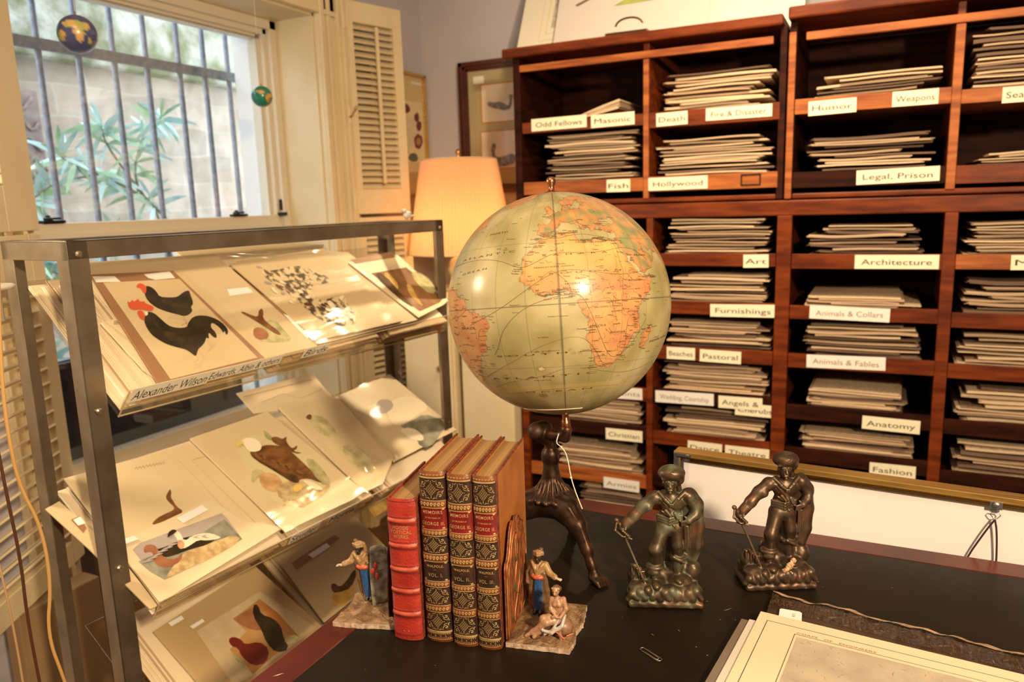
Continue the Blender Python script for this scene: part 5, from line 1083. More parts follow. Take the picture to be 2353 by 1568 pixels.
# right bookend
Rb = thing('bookend', 'right cold painted metal bookend with a robed merchant and a seated woman', 'bookend', Vector((1.4745, -2.240, DZ))+bxv*.002); Rb.rotation_euler = (0, 0, BA)
slab(Rb, [(.0, .0), (.079, -.001), (.083, .02), (.081, .04), (.087, .06), (.086, .105), (.0, .108)], .0085, 3)
prof = [(0, .004), (0, .03), (0, .06), (0, .085), (0, .108), (.012, .112), (.020, .128), (.028, .143), (.040, .150), (.050, .144), (.058, .150), (.068, .146), (.078, .135), (.090, .130), (.100, .112), (.104, .09), (.104, .05), (.104, .03), (.104, .004)]
b = B(); b.poly([(.0005, y, z) for y, z in smoothpoly(prof, 1)], 0, (.003, 0, 0)); b.build('rug_plate', M_rug, Rb, local=True)
b = B(); b.tube([(.0040, y, z) for y, z in smoothpoly(prof, 1)][:-2], .0013, 6); b.tube([(.0040, .052+(y-.052)*.82, z*.86+.006) for y, z in smoothpoly(prof, 1)], .0008, 6, closed=True)
b.tube([(.0040, .052+.022*math.sin(z*70)*(1-z/.14), z) for z in [.012+.006*k for k in range(20)]], .0010, 5); b.tube([(.0040, .052-.022*math.sin(z*70)*(1-z/.14), z) for z in [.012+.006*k for k in range(20)]], .0010, 5)
b.build('rug_border', M_rugedge, Rb, local=True, smooth=True)
for y, z in ((.052, .095), (.040, .06), (.066, .06)): b = B(); b.sphere((.0038, y, z), .004, 10, 6, 0, (.4, 1, 1.6)); b.build('rug_flower', mat('rug_green', (.05, .07, .025), .5), Rb, local=True, smooth=True)
def merchant(lean=0, mirror=1):
    """robed standing man, 0.088 high, facing -y, origin at feet"""
    s = Sculpt(); X = lambda x: x*mirror
    q = lambda x, y, z: (X(x)+lean*z, y, z)
    s.cap(q(0, 0, .006), q(0, 0, .058), .0105, .0075, 0, .003)                      # coat behind
    s.cap(q(0, -.004, .005), q(0, -.004, .050), .0075, .0055, 2, .001)               # blue robe
    for k in (-1, 0, 1): s.cap(q(.0035*k, -.010, .006), q(.0022*k, -.0085, .048), .0022, .0014, 2, .001)
    s.cap(q(-.005, -.0078, .050), q(.005, -.0078, .050), .0028, .0028, 3, .001); s.cap(q(-.003, -.0092, .050), q(.003, -.0092, .050), .0026, .0026, 3, .001)       # sash
    s.cap(q(-.003, -.012, .004), q(-.003, -.015, .0025), .0028, .0022, 4, .001); s.cap(q(.004, -.011, .004), q(.004, -.014, .0025), .0028, .0022, 4, .001)
    for k in (-1, 1): s.chain([q(.008*k, -.004, .054), q(.011*k, -.002, .030), q(.012*k, 0, .008)], [.004, .0035, .0042], 0, .003)   # coat fronts
    s.ell(q(0, 0, .060), (.0115, .0078, .010), 1, .003)
    for k in range(4): s.chain([q(-.008+.001*k, -.004-.001*k, .068-.001*k), q(0, -.0075, .058-.0025*k), q(.008-.001*k, -.004-.001*k, .068-.001*k)], [.0019, .0021, .0019], 1, .001)
    s.ell(q(0, -.002, .0755), (.0052, .0056, .0066), 4, .0015); s.cap(q(0, -.0072, .0745), q(0, -.0082, .0738), .0011, .0012, 4, .001); s.ell(q(0, -.006, .0705), (.0028, .0024, .0028), 4, .0015)   # face, nose, beard
    s.ell(q(0, .000, .0805), (.0068, .0068, .0042), 1, .001)
    for k in range(3): s.chain([q(-.0066, -.002, .0785+.002*k), q(0, -.0070, .0795+.0018*k), q(.0066, -.002, .0800+.0012*k)], [.0013]*3, 1, .0006)
    s.ell(q(.003, .001, .0855), (.003, .003, .0022), 0, .001); s.cap(q(-.006, .003, .079), q(-.008, .004, .062), .003, .0035, 1, .002)
    # extended arm with open hand
    e = q(.016, -.004, .056); w_ = q(.024, -.008, .054)
    s.chain([q(.009, 0, .065), e, w_], [.0046, .0040, .0040], 1, .002); s.ell(q(.0285, -.010, .0530), (.0030, .0024, .0014), 5, .001)
    for k, (dx, dy, dz) in enumerate(((.0062, -.0030, .0002), (.0066, -.0012, .0004), (.0062, .0006, .0004), (.0052, .0020, .0002))): s.cap(q(.030, -.010+.0010*(k-1.5), .0530), q(.028+dx, -.010+dy*1.2, .0525+dz), .00085, .0006, 5, .0006)
    s.cap(q(.028, -.0115, .0535), q(.0298, -.014, .0550), .0008, .0006, 5, .0006)
    # other arm
    s.chain([q(-.009, .001, .065), q(-.015, .002, .050), q(-.0145, -.003, .040)], [.0046, .0042, .0038], 8 if mirror > 0 else 0, .002); s.ell(q(-.0145, -.004, .036), (.002, .002, .003), 4, .001)
    return s
m = merchant(0, 1).build('merchant_figure', (-.022, -.020, 0), (.038, .013, .092), .00065, PAL, M_figure, Rb)
m.location = (.027, .080, .0085); m.rotation_euler = (0, 0, R(-8)); m['label'] = 'dark faced merchant in a tan turban and a blue robe, one hand held out'
# seated woman
s = Sculpt()
s.ell((.004, .004, .008), (.013, .011, .010), 8, .004)                                # rock
s.ell((.001, -.001, .0215), (.0085, .0075, .0058), 7, .003)                           # hips in drapery
s.chain([(.002, 0, .023), (.001, -.002, .031), (.001, -.003, .040)], [.0062, .0050, .0062], 6, .003)
s.ell((-.0015, -.0075, .0385), (.0026, .0024, .0024), 6, .0015); s.ell((.0035, -.0075, .0385), (.0026, .0024, .0024), 6, .0015)
s.cap((.001, -.003, .043), (.0, -.0035, .048), .0022, .0021, 6, .002); s.ell((-.0008, -.0045, .0525), (.0040, .0044, .0052), 6, .001); s.ell((-.0002, -.0022, .0545), (.0049, .0048, .0046), 0, .001)
s.cap((-.0012, -.0086, .0522), (-.0012, -.0094, .0512), .0008, .0009, 6, .0008); s.cap((-.0045, -.005, .056), (.003, -.0055, .0562), .0012, .0012, 1, .0008); s.ell((.002, .0018, .053), (.003, .003, .003), 0, .001)
for k in (-1, 1): s.cap((-.0012+.0016*k, -.0083, .0532), (-.0012+.0018*k, -.0085, .0532), .0005, .0005, 4, .0003)
s.chain([(.0075, -.002, .043), (.0105, -.004, .033), (.005, -.0105, .0255)], [.0030, .0024, .0019], 6, .002); s.chain([(-.0055, -.003, .043), (-.0060, -.007, .033), (.001, -.011, .0262)], [.0029, .0023, .0018], 6, .002)
for k in range(4): s.cap((.001, -.011, .0262+.0006*k), (-.004, -.0125, .0250+.0008*k), .0008, .0006, 6, .0005)
s.chain([(-.001, -.003, .0225), (-.014, -.011, .0225), (-.019, -.013, .008), (-.024, -.016, .0030)], [.0055, .0042, .0028, .0020], 6, .002)
s.chain([(.002, -.005, .020), (-.010, -.013, .0200), (-.026, -.013, .0075), (-.033, -.015, .0030)], [.0052, .0040, .0026, .0018], 6, .002)
s.chain([(.009, -.006, .026), (.007, -.012, .017), (-.004, -.016, .010), (-.014, -.016, .012)], [.0022, .0020, .0020, .0016], 7, .001); s.chain([(.004, -.010, .024), (-.003, -.015, .013), (-.012, -.015, .007)], [.0015]*3, 7, .001)
s.cap((.001, -.014, .010), (.010, -.015, .004), .0008, .0008, 9, .0006); s.cap((.012, -.012, .006), (.019, -.008, .007), .0008, .0008, 9, .0006)
s.chain([(.004, -.012, .014), (.006, -.015, .002)], [.002, .0015], 8, .002)
w = s.build('seated_woman_figure', (-.038, -.021, 0), (.023, .017, .062), .00055, PAL, M_figure, Rb); w.location = (.060, .028, .008); w.scale = (1.12, 1.12, 1.14); w['label'] = 'copper skinned seated woman with white drapery over her hips'
# left bookend
Lb = thing('bookend', 'left cold painted metal bookend with a stooping merchant showing a small rug', 'bookend', Vector((1.336, -2.275, DZ))); Lb.rotation_euler = (0, 0, BA)
slab(Lb, [(-.091, .008), (-.05, .010), (-.003, .016), (-.003, .113), (-.085, .112), (-.092, .08), (-.086, .05)], .0085, 5)
prof2 = [(.016, .004), (.016, .06), (.022, .085), (.020, .10), (.028, .115), (.026, .130), (.034, .150), (.046, .163), (.058, .160), (.070, .140), (.085, .12), (.098, .09), (.104, .05), (.104, .004)]
b = B(); b.poly([(-.014, y, z) for y, z in smoothpoly(prof2, 1)], 0, (.003, 0, 0)); b.build('rug_plate', mat('rug_back_dark', (.05, .012, .008), .4), Lb, local=True)
b = B(); b.tube([(-.0125, y, z) for y, z in smoothpoly(prof2, 1)], .0014, 6); b.build('rug_border', mat('dark_rim', (.10, .03, .015), .35, .4), Lb, local=True, smooth=True)
b = B(); V = []; n1, n2 = 8, 14      # curved painted rug held up beside the merchant
for j in range(n2+1):
    q = j/n2; z = .010+.078*q
    for i in range(n1+1):
        p_ = i/n1; xl = -.052-.004*math.sin(q*3); xr = -.026-.012*max(0, q-.55)-.010*max(0, .35-q); x = xl+(xr-xl)*p_; V.append((x-.004*q, .050+.010*p_+.004*math.sin(3*q+2*p_)+.012*q, z+.004*math.sin(p_*3)*q))
b.add(V, [(j*(n1+1)+i, j*(n1+1)+i+1, (j+1)*(n1+1)+i+1, (j+1)*(n1+1)+i) for j in range(n2) for i in range(n1)])
o = b.build('held_rug', mat('painted_rug', (.12, .10, .06), .5, col2=(.34, .30, .24), nscale=110, bump=.6, bscale=200), Lb, smooth=True, local=True, fix=False); md = o.modifiers.new('thick', 'SOLIDIFY'); md.thickness = .0016
for x, z, a in ((-.046, .066, .4), (-.050, .058, -.3), (-.044, .052, .9)): b = B(); b.sphere((x, .0530+.12*(z-.05), z), .0040, 10, 6, 0, (.7, .3, 1.3)); b.build('rug_flower', mat('rug_red', (.60, .05, .03), .45), Lb, local=True, smooth=True)
m = merchant(-.16, -1).build('merchant_figure', (-.052, -.020, 0), (.022, .013, .092), .00065, PAL, M_figure, Lb); m.location = (-.064, .078, .0085); m.rotation_euler = (R(6), 0, R(4)); m['label'] = 'stooping merchant in a tan turban and a blue robe, hand lowered'
# ================================================================== PIRATE BOOKENDS
def patina(name, base, hi, green, gmin, gmax, rust):
    m = bpy.data.materials.new(name); m.use_nodes = True; t = m.node_tree; N = t.nodes; L = t.links; bs = N['Principled BSDF']
    ge = N.new('ShaderNodeNewGeometry'); tc = N.new('ShaderNodeTexCoord'); nz = N.new('ShaderNodeTexNoise'); nz.inputs['Scale'].default_value = 45; nz.inputs['Detail'].default_value = 5; L.new(tc.outputs['Object'], nz.inputs['Vector'])
    r = N.new('ShaderNodeMapRange'); r.inputs['From Min'].default_value = .495; r.inputs['From Max'].default_value = .455; L.new(ge.outputs['Pointiness'], r.inputs[0])
    r2_ = N.new('ShaderNodeMapRange'); r2_.inputs['From Min'].default_value = gmin; r2_.inputs['From Max'].default_value = gmax; L.new(nz.outputs[0], r2_.inputs[0])
    mu = N.new('ShaderNodeMath'); mu.operation = 'MULTIPLY_ADD'; mu.use_clamp = True; mu.inputs[1].default_value = .75; L.new(r.outputs[0], mu.inputs[0]); ml = N.new('ShaderNodeMath'); ml.operation = 'MULTIPLY'; ml.inputs[1].default_value = .7; L.new(r2_.outputs[0], ml.inputs[0]); L.new(ml.outputs[0], mu.inputs[2])
    r3_ = N.new('ShaderNodeMapRange'); r3_.inputs['From Min'].default_value = .51; r3_.inputs['From Max'].default_value = .58; L.new(ge.outputs['Pointiness'], r3_.inputs[0])
    a = N.new('ShaderNodeMix'); a.data_type = 'RGBA'; a.inputs[6].default_value = (*base, 1); a.inputs[7].default_value = (*hi, 1); L.new(r3_.outputs[0], a.inputs[0])
    c = N.new('ShaderNodeMix'); c.data_type = 'RGBA'; c.inputs[7].default_value = (*green, 1); L.new(a.outputs[2], c.inputs[6]); L.new(mu.outputs[0], c.inputs[0])
    n3 = N.new('ShaderNodeTexNoise'); n3.inputs['Scale'].default_value = 26; L.new(tc.outputs['Object'], n3.inputs['Vector']); r4_ = N.new('ShaderNodeMapRange'); r4_.inputs['From Min'].default_value = .58; r4_.inputs['From Max'].default_value = .72; L.new(n3.outputs[0], r4_.inputs[0])
    e = N.new('ShaderNodeMix'); e.data_type = 'RGBA'; e.inputs[7].default_value = (*rust, 1); L.new(c.outputs[2], e.inputs[6]); L.new(r4_.outputs[0], e.inputs[0]); L.new(e.outputs[2], bs.inputs['Base Color'])
    iv = N.new('ShaderNodeMath'); iv.operation = 'SUBTRACT'; iv.inputs[0].default_value = .72; L.new(mu.outputs[0], iv.inputs[1]); L.new(iv.outputs[0], bs.inputs['Metallic'])
    rr_ = N.new('ShaderNodeMath'); rr_.operation = 'MULTIPLY_ADD'; rr_.inputs[1].default_value = .3; rr_.inputs[2].default_value = .42; L.new(mu.outputs[0], rr_.inputs[0]); L.new(rr_.outputs[0], bs.inputs['Roughness'])
    return m
s = Sculpt(); S_ = s
q = lambda x, y, z: (x, y, z)
# boots / legs
s.chain([(-.001, 0, .106), (-.013, -.012, .078), (-.012, -.008, .052)], [.0105, .0085, .0072], 0, .004); s.chain([(-.012, -.008, .052), (-.012, -.009, .032)], [.0066, .0058], 0, .003); s.ell((-.012, -.017, .030), (.0062, .0105, .0055), 0, .003)
s.ell((-.013, -.009, .053), (.0128, .0112, .0052), 0, .002); s.ell((-.015, -.016, .048), (.0085, .005, .0050), 0, .002)
s.chain([(.015, 0, .106), (.017, -.003, .082), (.018, .001, .060)], [.0100, .0082, .0070], 0, .004); s.chain([(.018, .001, .060), (.018, 0, .034)], [.0066, .0058], 0, .003); s.ell((.019, -.009, .033), (.0058, .0100, .0050), 0, .003)
s.ell((.019, .000, .062), (.0112, .0098, .0046), 0, .002); s.cap((.012, -.009, .066), (.026, -.008, .058), .0022, .0022, 0, .002)
# breeches fullness and torso
s.ell((.007, 0, .106), (.0180, .0115, .0100), 0, .005); s.ell((.008, 0, .122), (.0155, .0098, .0130), 0, .005); s.ell((.010, 0, .141), (.0190, .0108, .0140), 0, .005)
for k in range(3): s.chain([(-.009, -.003, .1165+.0035*k), (.006, -.0105, .1140+.0038*k), (.022, -.006, .1180+.0032*k)], [.0022]*3, 0, .001)
for x, z0, z1 in ((.026, .112, .078), (.029, .110, .074), (.0325, .112, .080)): s.chain([(x, -.009, z0), (x+.001, -.008, (z0+z1)/2), (x, -.006, z1)], [.0020, .0017, .0024], 0, .001)
s.cap((.0115, -.011, .112), (.019, -.009, .104), .0018, .0014, 0, .001)
for k in range(5): s.cap((-.004+.004*k, -.0105, .132-.001*k), (.003+.004*k, -.0115, .126), .0013, .0013, 0, .001)
s.cap((.001, -.0115, .133), (.006, -.013, .127), .0026, .0022, 0, .001); s.cap((.013, -.012, .130), (.016, -.012, .123), .0024, .0020, 0, .001); s.cap((-.006, -.008, .148), (.020, -.010, .118), .0016, .0016, 0, .001)
s.chain([(-.008, -.004, .156), (.000, -.0105, .148), (.008, -.0125, .1405)], [.0026, .0026, .0022], 0, .001); s.chain([(.026, -.004, .156), (.017, -.010, .149), (.008, -.0125, .1405)], [.0028, .0028, .0022], 0, .001)
s.box((.008, -.0138, .1415), (.0030, .0018, .0026), .001, 0, .0008)
# neck, head, beret
s.cap((.008, 0, .150), (.007, -.002, .163), .0062, .0056, 0, .003); s.ell((.0065, -.003, .168), (.0082, .0086, .0110), 0, .002); s.ell((.0065, -.0068, .1605), (.0046, .0038, .0040), 0, .002)
s.cap((.0065, -.0115, .170), (.0063, -.0135, .1665), .0011, .0016, 0, .001); s.cap((.001, -.0105, .1722), (.0045, -.0115, .1726), .0010, .0010, 0, .0008); s.cap((.0085, -.0115, .1726), (.012, -.0105, .1722), .0010, .0010, 0, .0008)
for x in (.0032, .0098): s.ell((x, -.0105, .1698), (.0015, .0010, .0009), 0, .0005)
s.cap((.0035, -.0112, .1636), (.0063, -.0122, .1642), .0008, .0010, 0, .0006); s.cap((.0063, -.0122, .1642), (.0095, -.0112, .1636), .0010, .0008, 0, .0006); s.cap((.0045, -.0110, .1612), (.0085, -.0110, .1612), .0009, .0009, 0, .0006); s.ell((.0065, -.0105, .1578), (.0018, .0016, .0022), 0, .001)
for x in (-.0018, .0150): s.ell((x, -.002, .168), (.0014, .0024, .0032), 0, .001)
s.ell((.009, .0005, .1815), (.0180, .0155, .0108), 0, .002); s.cap((-.003, -.009, .1760), (.016, -.009, .1765), .0022, .0022, 0, .002); s.ell((.019, -.001, .174), (.0070, .0075, .0080), 0, .003); s.cap((.017, .001, .168), (.021, .003, .152), .0040, .0032, 0, .003)
s.chain([(.002, -.012, .182), (.008, -.013, .1855), (.014, -.012, .183)], [.0012]*3, 0, .001)
# sword arm: puffed sleeve, gauntlet, guard
s.ell((-.013, 0, .147), (.0095, .0090, .0090), 0, .004); s.chain([(-.013, 0, .147), (-.028, -.003, .137), (-.040, -.006, .124), (-.050, -.008, .113)], [.0085, .0080, .0078, .0062], 0, .003); s.cap((-.022, -.006, .136), (-.028, -.003, .131), .0062, .0052, 0, .002)
s.cap((-.047, -.0075, .117), (-.052, -.0085, .112), .0072, .0070, 0, .001); s.cap((-.052, -.0085, .112), (-.0565, -.0095, .1065), .0052, .0055, 0, .002)
for k in range(4): s.chain([(-.0585+.0022*k, -.0125, .1075-.0022*k), (-.0560+.0022*k, -.0160, .1055-.0022*k), (-.0530+.0020*k, -.0150, .1040-.0020*k)], [.0018, .0017, .0015], 0, .0008)
s.cap((-.051, -.0125, .111), (-.0525, -.0165, .108), .0017, .0014, 0, .0008)
s.cap((-.0625, -.010, .117), (-.0545, -.010, .098), .0022, .0022, 0, .001); s.ell((-.0640, -.010, .1185), (.0034, .0032, .0030), 0, .001); s.chain([(-.0640, -.012, .115), (-.0660, -.015, .106), (-.0560, -.014, .0965)], [.0016]*3, 0, .001); s.ell((-.0545, -.0105, .0970), (.0068, .0060, .0022), 0, .001); s.cap((-.0560, -.010, .0965), (-.0440, -.012, .0925), .0015, .0013, 0, .001)
s.cap((-.054, -.011, .097), (-.027, -.016, .033), .0019, .0012, 0, .001)
# other arm, hand on hip
s.ell((.031, 0, .149), (.0085, .0085, .0085), 0, .004); s.chain([(.031, 0, .149), (.042, .002, .133), (.040, -.003, .124), (.031, -.010, .119)], [.0082, .0078, .0068, .0052], 0, .003)
s.ell((.0285, -.0115, .1175), (.0042, .0032, .0034), 0, .001)
for k in range(4): s.cap((.0270, -.0125, .1195-.0018*k), (.0215, -.0125, .1180-.0018*k), .0015, .0012, 0, .0006)
s.cap((.029, -.011, .121), (.026, -.0105, .1245), .0014, .0012, 0, .0006)
# cape
s.chain([(.033, .006, .151), (.045, .009, .135), (.048, .011, .105), (.045, .010, .075), (.039, .008, .056)], [.0060, .0060, .0062, .0066, .0058], 0, .006); s.chain([(.028, .010, .148), (.033, .013, .11), (.031, .012, .060)], [.006, .0065, .006], 0, .006); s.chain([(.0, .010, .148), (.012, .013, .11), (.012, .012, .05)], [.006, .0065, .009], 0, .006)
s.ell((.036, .010, .104), (.016, .0065, .052), 0, .006)
# rocky base
s.box((0, .002, .0045), (.0500, .0290, .0045), .004, 0, .002)
s.box((0, .002, .015), (.0470, .0260, .013), .008, 0, .005)
for x, y, z, a, b_, c_ in ((-.03, -.012, .020, .017, .010, .009), (.006, -.018, .018, .020, .009, .008), (.034, -.014, .019, .014, .010, .008), (-.012, -.002, .024, .014, .012, .008), (.020, -.002, .027, .015, .012, .009), (.038, .010, .034, .012, .011, .015), (-.038, .006, .030, .010, .010, .012), (0, .012, .028, .026, .012, .012), (.018, .010, .040, .012, .008, .016), (-.010, .012, .044, .010, .006, .014)): s.ell((x, y, z+.003), (a*1.1, b_*1.1, c_*1.05), 0, .0045)
for k in range(3): s.box((-.041+.006*k, .000-.003*k, .038-.003*k), (.0040, .0030, .013), .001, 0, .001, .3)
for k in range(9): x = -.044+.0105*k; s.chain([(x-.006, -.0235, .0125+.003*(k % 2)), (x, -.0225, .0185+.003*(k % 3)), (x+.007, -.0245, .0145)], [.0036, .0048, .0034], 0, .003)
s.cap((-.030, -.020, .024), (.012, -.022, .020), .0022, .0020, 0, .002)
dz = lambda X, Y, Z: .0003*np.sin(X*420+Z*130)*np.sin(Z*380+Y*200)*(Z < .05)
M_p1 = patina('verdigris_bronze', (.085, .058, .036), (.27, .19, .10), (.13, .175, .105), .49, .78, (.17, .075, .035)); M_p2 = patina('worn_brown_bronze', (.080, .048, .030), (.32, .21, .12), (.07, .065, .045), .58, .85, (.15, .065, .035))
P1 = thing('pirate_bookend', 'nearer bronze pirate bookend with green patina, left of the pair', 'bookend', (1.625, -2.052, DZ), 'pair of bronze pirate bookends'); P1.rotation_euler = (0, 0, R(20))
pm = s.build('cast_figure', (-.072, -.034, -.001), (.060, .034, .197), .00085, [(1, 1, 1)], M_p1, P1, dz); pm.data.color_attributes.remove(pm.data.color_attributes[0])
P2 = P1.copy(); COL.objects.link(P2); P2.location = (1.757, -1.945, DZ); P2.rotation_euler = (0, 0, R(27)); P2['label'] = 'farther brown bronze pirate bookend with a chipped pale patch at its boot'
pm2 = pm.copy(); COL.objects.link(pm2); pm2.parent = P2; pm2.material_slots[0].link = 'OBJECT'; pm2.material_slots[0].material = M_p2
s = Sculpt()
for x, y, z, r_ in ((.006, -.022, .026, .006), (.012, -.020, .034, .005), (.002, -.023, .019, .005), (.018, -.017, .040, .004), (.012, -.024, .024, .004)): s.ell((x, y, z), (r_, r_*.7, r_), 0, .003)
ch = s.build('bare_metal_patch', (-.006, -.032, .010), (.026, -.008, .048), .0008, [(.62, .42, .24)], mat('bare_metal', (1, 1, 1), .5, attr='Col', col2=(.5, .35, .25), nscale=200, bump=.6, bscale=300), P2, lambda X, Y, Z: .0006*np.sin(X*1500)*np.sin(Z*1300)); 
# ================================================================== PICTURE FRAME BEHIND THE DESK
ZF = .853; A_, B_ = onz(1548, 1036, ZF), onz(2353, 1150, ZF); fd = (B_-A_); fd.z = 0; fd.normalize(); fn = Vector((fd.y, -fd.x, 0))   # towards the camera
tl = R(4); fu = (Vector((0, 0, 1))*math.cos(tl)+fn*math.sin(tl)*-1*-0.0) if False else Vector((0, 0, 1)); FL_ = 1.05; FH = ZF
fr = thing('picture_frame', 'large gilt picture frame standing behind the desk with its white back toward us', 'picture frame', A_-Vector((0, 0, ZF))+fd*.5)
def fo(x, y, z): return A_+fd*x-fn*y+Vector((0, 0, z))
b = B()
for x0, x1, z0, z1 in ((0, FL_, -.012, 0), (0, .012, -FH, -.012), (FL_-.012, FL_, -FH, -.012), (.012, FL_-.012, -FH, -FH+.012)): b.obox(fo(x0, 0, z0), (fd*(x1-x0), -fn*.028, Vector((0, 0, z1-z0))))
b.build('frame_moulding', M_gold, fr, bevel=.0012)
b = B(); b.obox(fo(.004, -.0006, -.0105), (fd*(FL_-.008), fn*.0012, Vector((0, 0, .002)))); b.obox(fo(.03, .003, -.0165), (fd*(FL_-.06), fn*.003, Vector((0, 0, .0042)))); b.build('gilt_bead', mat('bright_gilt', (.90, .62, .20), .2, 1), fr)
b = B(); b.obox(fo(.002, -.0008, -.010), (fd*.030, fn*.001, Vector((0, 0, .007)))); b.obox(fo(.001, -.0008, -.05), (fd*.009, fn*.001, Vector((0, 0, .046)))); b.obox(fo(.012, .002, -.05), (fd*.006, -fn*.003, Vector((0, 0, .038)))); b.obox(fo(.012, .002, -.018), (fd*.034, -fn*.003, Vector((0, 0, .006))))
b.lathe([(.003, 0), (.0028, .0015), (.001, .002)], fo(.026, -.001, -.0055), 10, M=fn.to_track_quat('Z', 'Y').to_matrix()); b.build('steel_corner', mat('zinc', (.38, .40, .42), .3, .9), fr, bevel=.0004)
b = B(); b.obox(fo(.012, .008, -FH+.012), (fd*(FL_-.024), -fn*.006, Vector((0, 0, FH-.024)))); b.build('backing_board', mat('white_backing', (.80, .76, .76), .6, col2=(.76, .70, .68), nscale=2), fr)
hp = onplane((2290, 1152), fo(0, 0, 0), fn); hx_ = (hp-A_).dot(fd)
b = B(); b.obox(fo(hx_-.008, .001, -.020), (fd*.016, fn*.003, Vector((0, 0, .012)))); b.lathe([(.0045, 0), (.0045, .002), (.002, .0035)], fo(hx_, -.004, -.012), 12, M=fn.to_track_quat('Z', 'Y').to_matrix()); b.obox(fo(hx_-.005, .006, -.026), (fd*.010, fn*.0015, Vector((0, 0, .010)))); b.build('hanger_plate', MATS['zinc'], fr, bevel=.0004)
rg = [fo(hx_-.009, 0, -.026), fo(hx_+.009, 0, -.026), fo(hx_, -.001, -.037)]
b = B(); b.tube(smoothpoly([tuple(p) for p in rg], 1), .0008, 6, closed=True); b.build('hanger_ring', MATS['zinc'], fr, smooth=True)
b = B(); b.tube(smoothpoly([tuple(p) for p in (fo(hx_, -.001, -.036), fo(hx_-.010, -.001, -.055), fo(hx_-.034, .002, -.110), fo(hx_-.05, .003, -.18))], 2, False), .0014, 7); b.tube(smoothpoly([tuple(p) for p in (fo(hx_, -.001, -.036), fo(hx_+.004, -.001, -.055), fo(hx_+.007, .002, -.11), fo(hx_+.006, .003, -.18))], 2, False), .0014, 7); b.build('hanging_cord', mat('black_cord', (.03, .012, .012), .7), fr, smooth=True)
# ================================================================== MAP SHEETS AND PORTFOLIO ON THE DESK
fa = Vector((.279, -.037, 0)).normalized(); fb = Vector((fa.y, -fa.x, 0)); fb = Vector((-.04, -1, 0)).normalized()
pz = DZ+.0005; p0 = onz(1775, 1376, pz)
pf = thing('portfolio', 'black leather portfolio in crumpled clear plastic under the map sheets', 'portfolio', p0)
b = B(); b.obox(p0, (fa*.62, fb*.50, Vector((0, 0, .006)))); b.build('cover', mat('portfolio_leather', (.035, .018, .010), .42, col2=(.06, .034, .02), nscale=30, coat=.4, bump=.6, bscale=60), pf, bevel=.002)
V = []; n1, n2 = 90, 10; rr = random.Random(2); ph = [rr.uniform(0, 6) for _ in range(8)]
for j in range(n2+1):
    for i in range(n1+1):
        u_ = i/n1*.62; w_ = j/n2*.040; edge = 1 if j < 2 else .3
        V.append(p0+fa*u_+fb*(w_-.003+.0022*math.sin(u_*60+ph[0])*(j < 4)+.0012*math.sin(u_*170+ph[1])*(j < 4))+Vector((0, 0, .0068+.0018*edge*(.5+.5*math.sin(u_*85+ph[2]+j))+.0008*math.sin(u_*210+j*1.3))))
b = B(); b.add(V, [(j*(n1+1)+i, j*(n1+1)+i+1, (j+1)*(n1+1)+i+1, (j+1)*(n1+1)+i) for j in range(n2) for i in range(n1)]); b.build('plastic_wrap', glass('crumpled_plastic', (.8, .72, .62), .16, .16, .7, 90), pf, smooth=True, fix=False)
b = B(); b.add([v+Vector((0, 0, .0012)) for v in V if True][:2*(n1+1)], [(i, i+1, n1+1+i+1, n1+1+i) for i in range(n1)]); b.build('frayed_edge', mat('frayed_edge_skin', (.20, .12, .07), .4, col2=(.42, .28, .18), nscale=90, nstretch=(1, 4, 1), coat=.5), pf, smooth=True, fix=False)
def msheet(name, label, px0, z, wx, wy, th, m, cat='map sheet', rot=0):
    o0 = onz(px0[0], px0[1], z); ax = (Matrix.Rotation(rot, 3, 'Z') @ Vector((.286, -.025, 0)).normalized()); ay = Vector((ax.y, -ax.x, 0)); r = thing(name, label, cat, o0)
    b = B(); b.obox(o0, (ax*wx, ay*wy, Vector((0, 0, th)))); b.build('sheet', m, r, bevel=.0003)
    return r, (lambda x, y, l=0: o0+ax*x+ay*y+Vector((0, 0, th+l))), ax, ay
M_map = mat('aged_map_paper', (.70, .60, .42), .6, col2=(.65, .54, .37), nscale=3)
r, _, _, _ = msheet('map_sheet', 'grey plastic covered sheet showing only its left edge under the map pile', (1704, 1424), pz+.0075, .60, .42, .0012, mat('grey_sheet', (.16, .12, .09), .35, coat=.4), rot=R(-1))
r, _, _, _ = msheet('map_sheet', 'plain buff sheet peeping out left beneath the framed map', (1722, 1425), pz+.0092, .60, .40, .0012, mat('buff_sheet', (.58, .52, .45), .5), rot=R(-.5))
r, F_, ax, ay = msheet('map_sheet', 'old map titled CORPS OF ENGINEERS, topmost of the pile at the lower right', (1748, 1407), pz+.0110, .60, .40, .0012, M_map)
b = B()
def ring(b, x, y, X, Y, w): 
    for a in ((x, y, X, y+w), (x, Y-w, X, Y), (x, y, x+w, Y), (X-w, y, X, Y)): b.add([F_(a[0], a[1], .0002), F_(a[2], a[1], .0002), F_(a[2], a[3], .0002), F_(a[0], a[3], .0002)], [(0, 1, 2, 3)])
ring(b, .012, .018, .57, .37, .0008); ring(b, .048, .034, .55, .36, .0007)
b.build('border_line', M_ink, r, fix=False)
b = B(); b.add([F_(.052, .040, .0003), F_(.545, .040, .0003), F_(.545, .35, .0003), F_(.052, .35, .0003)], [(0, 1, 2, 3)]); b.build('map_image', mat('map_tint', (.36, .29, .22), .6, col2=(.48, .40, .30), nscale=22, detail=10, contrast=(.3, .62)), r, fix=False)
b = B(); put_text(b, 'CORPS   OF   ENGINEERS', F_(.094, .0325, .0002), ax, -ay, .0034, width=.088, lift=.0001); b.build('lettering', M_faded, r, fix=False)
rr = random.Random(6); b = B()
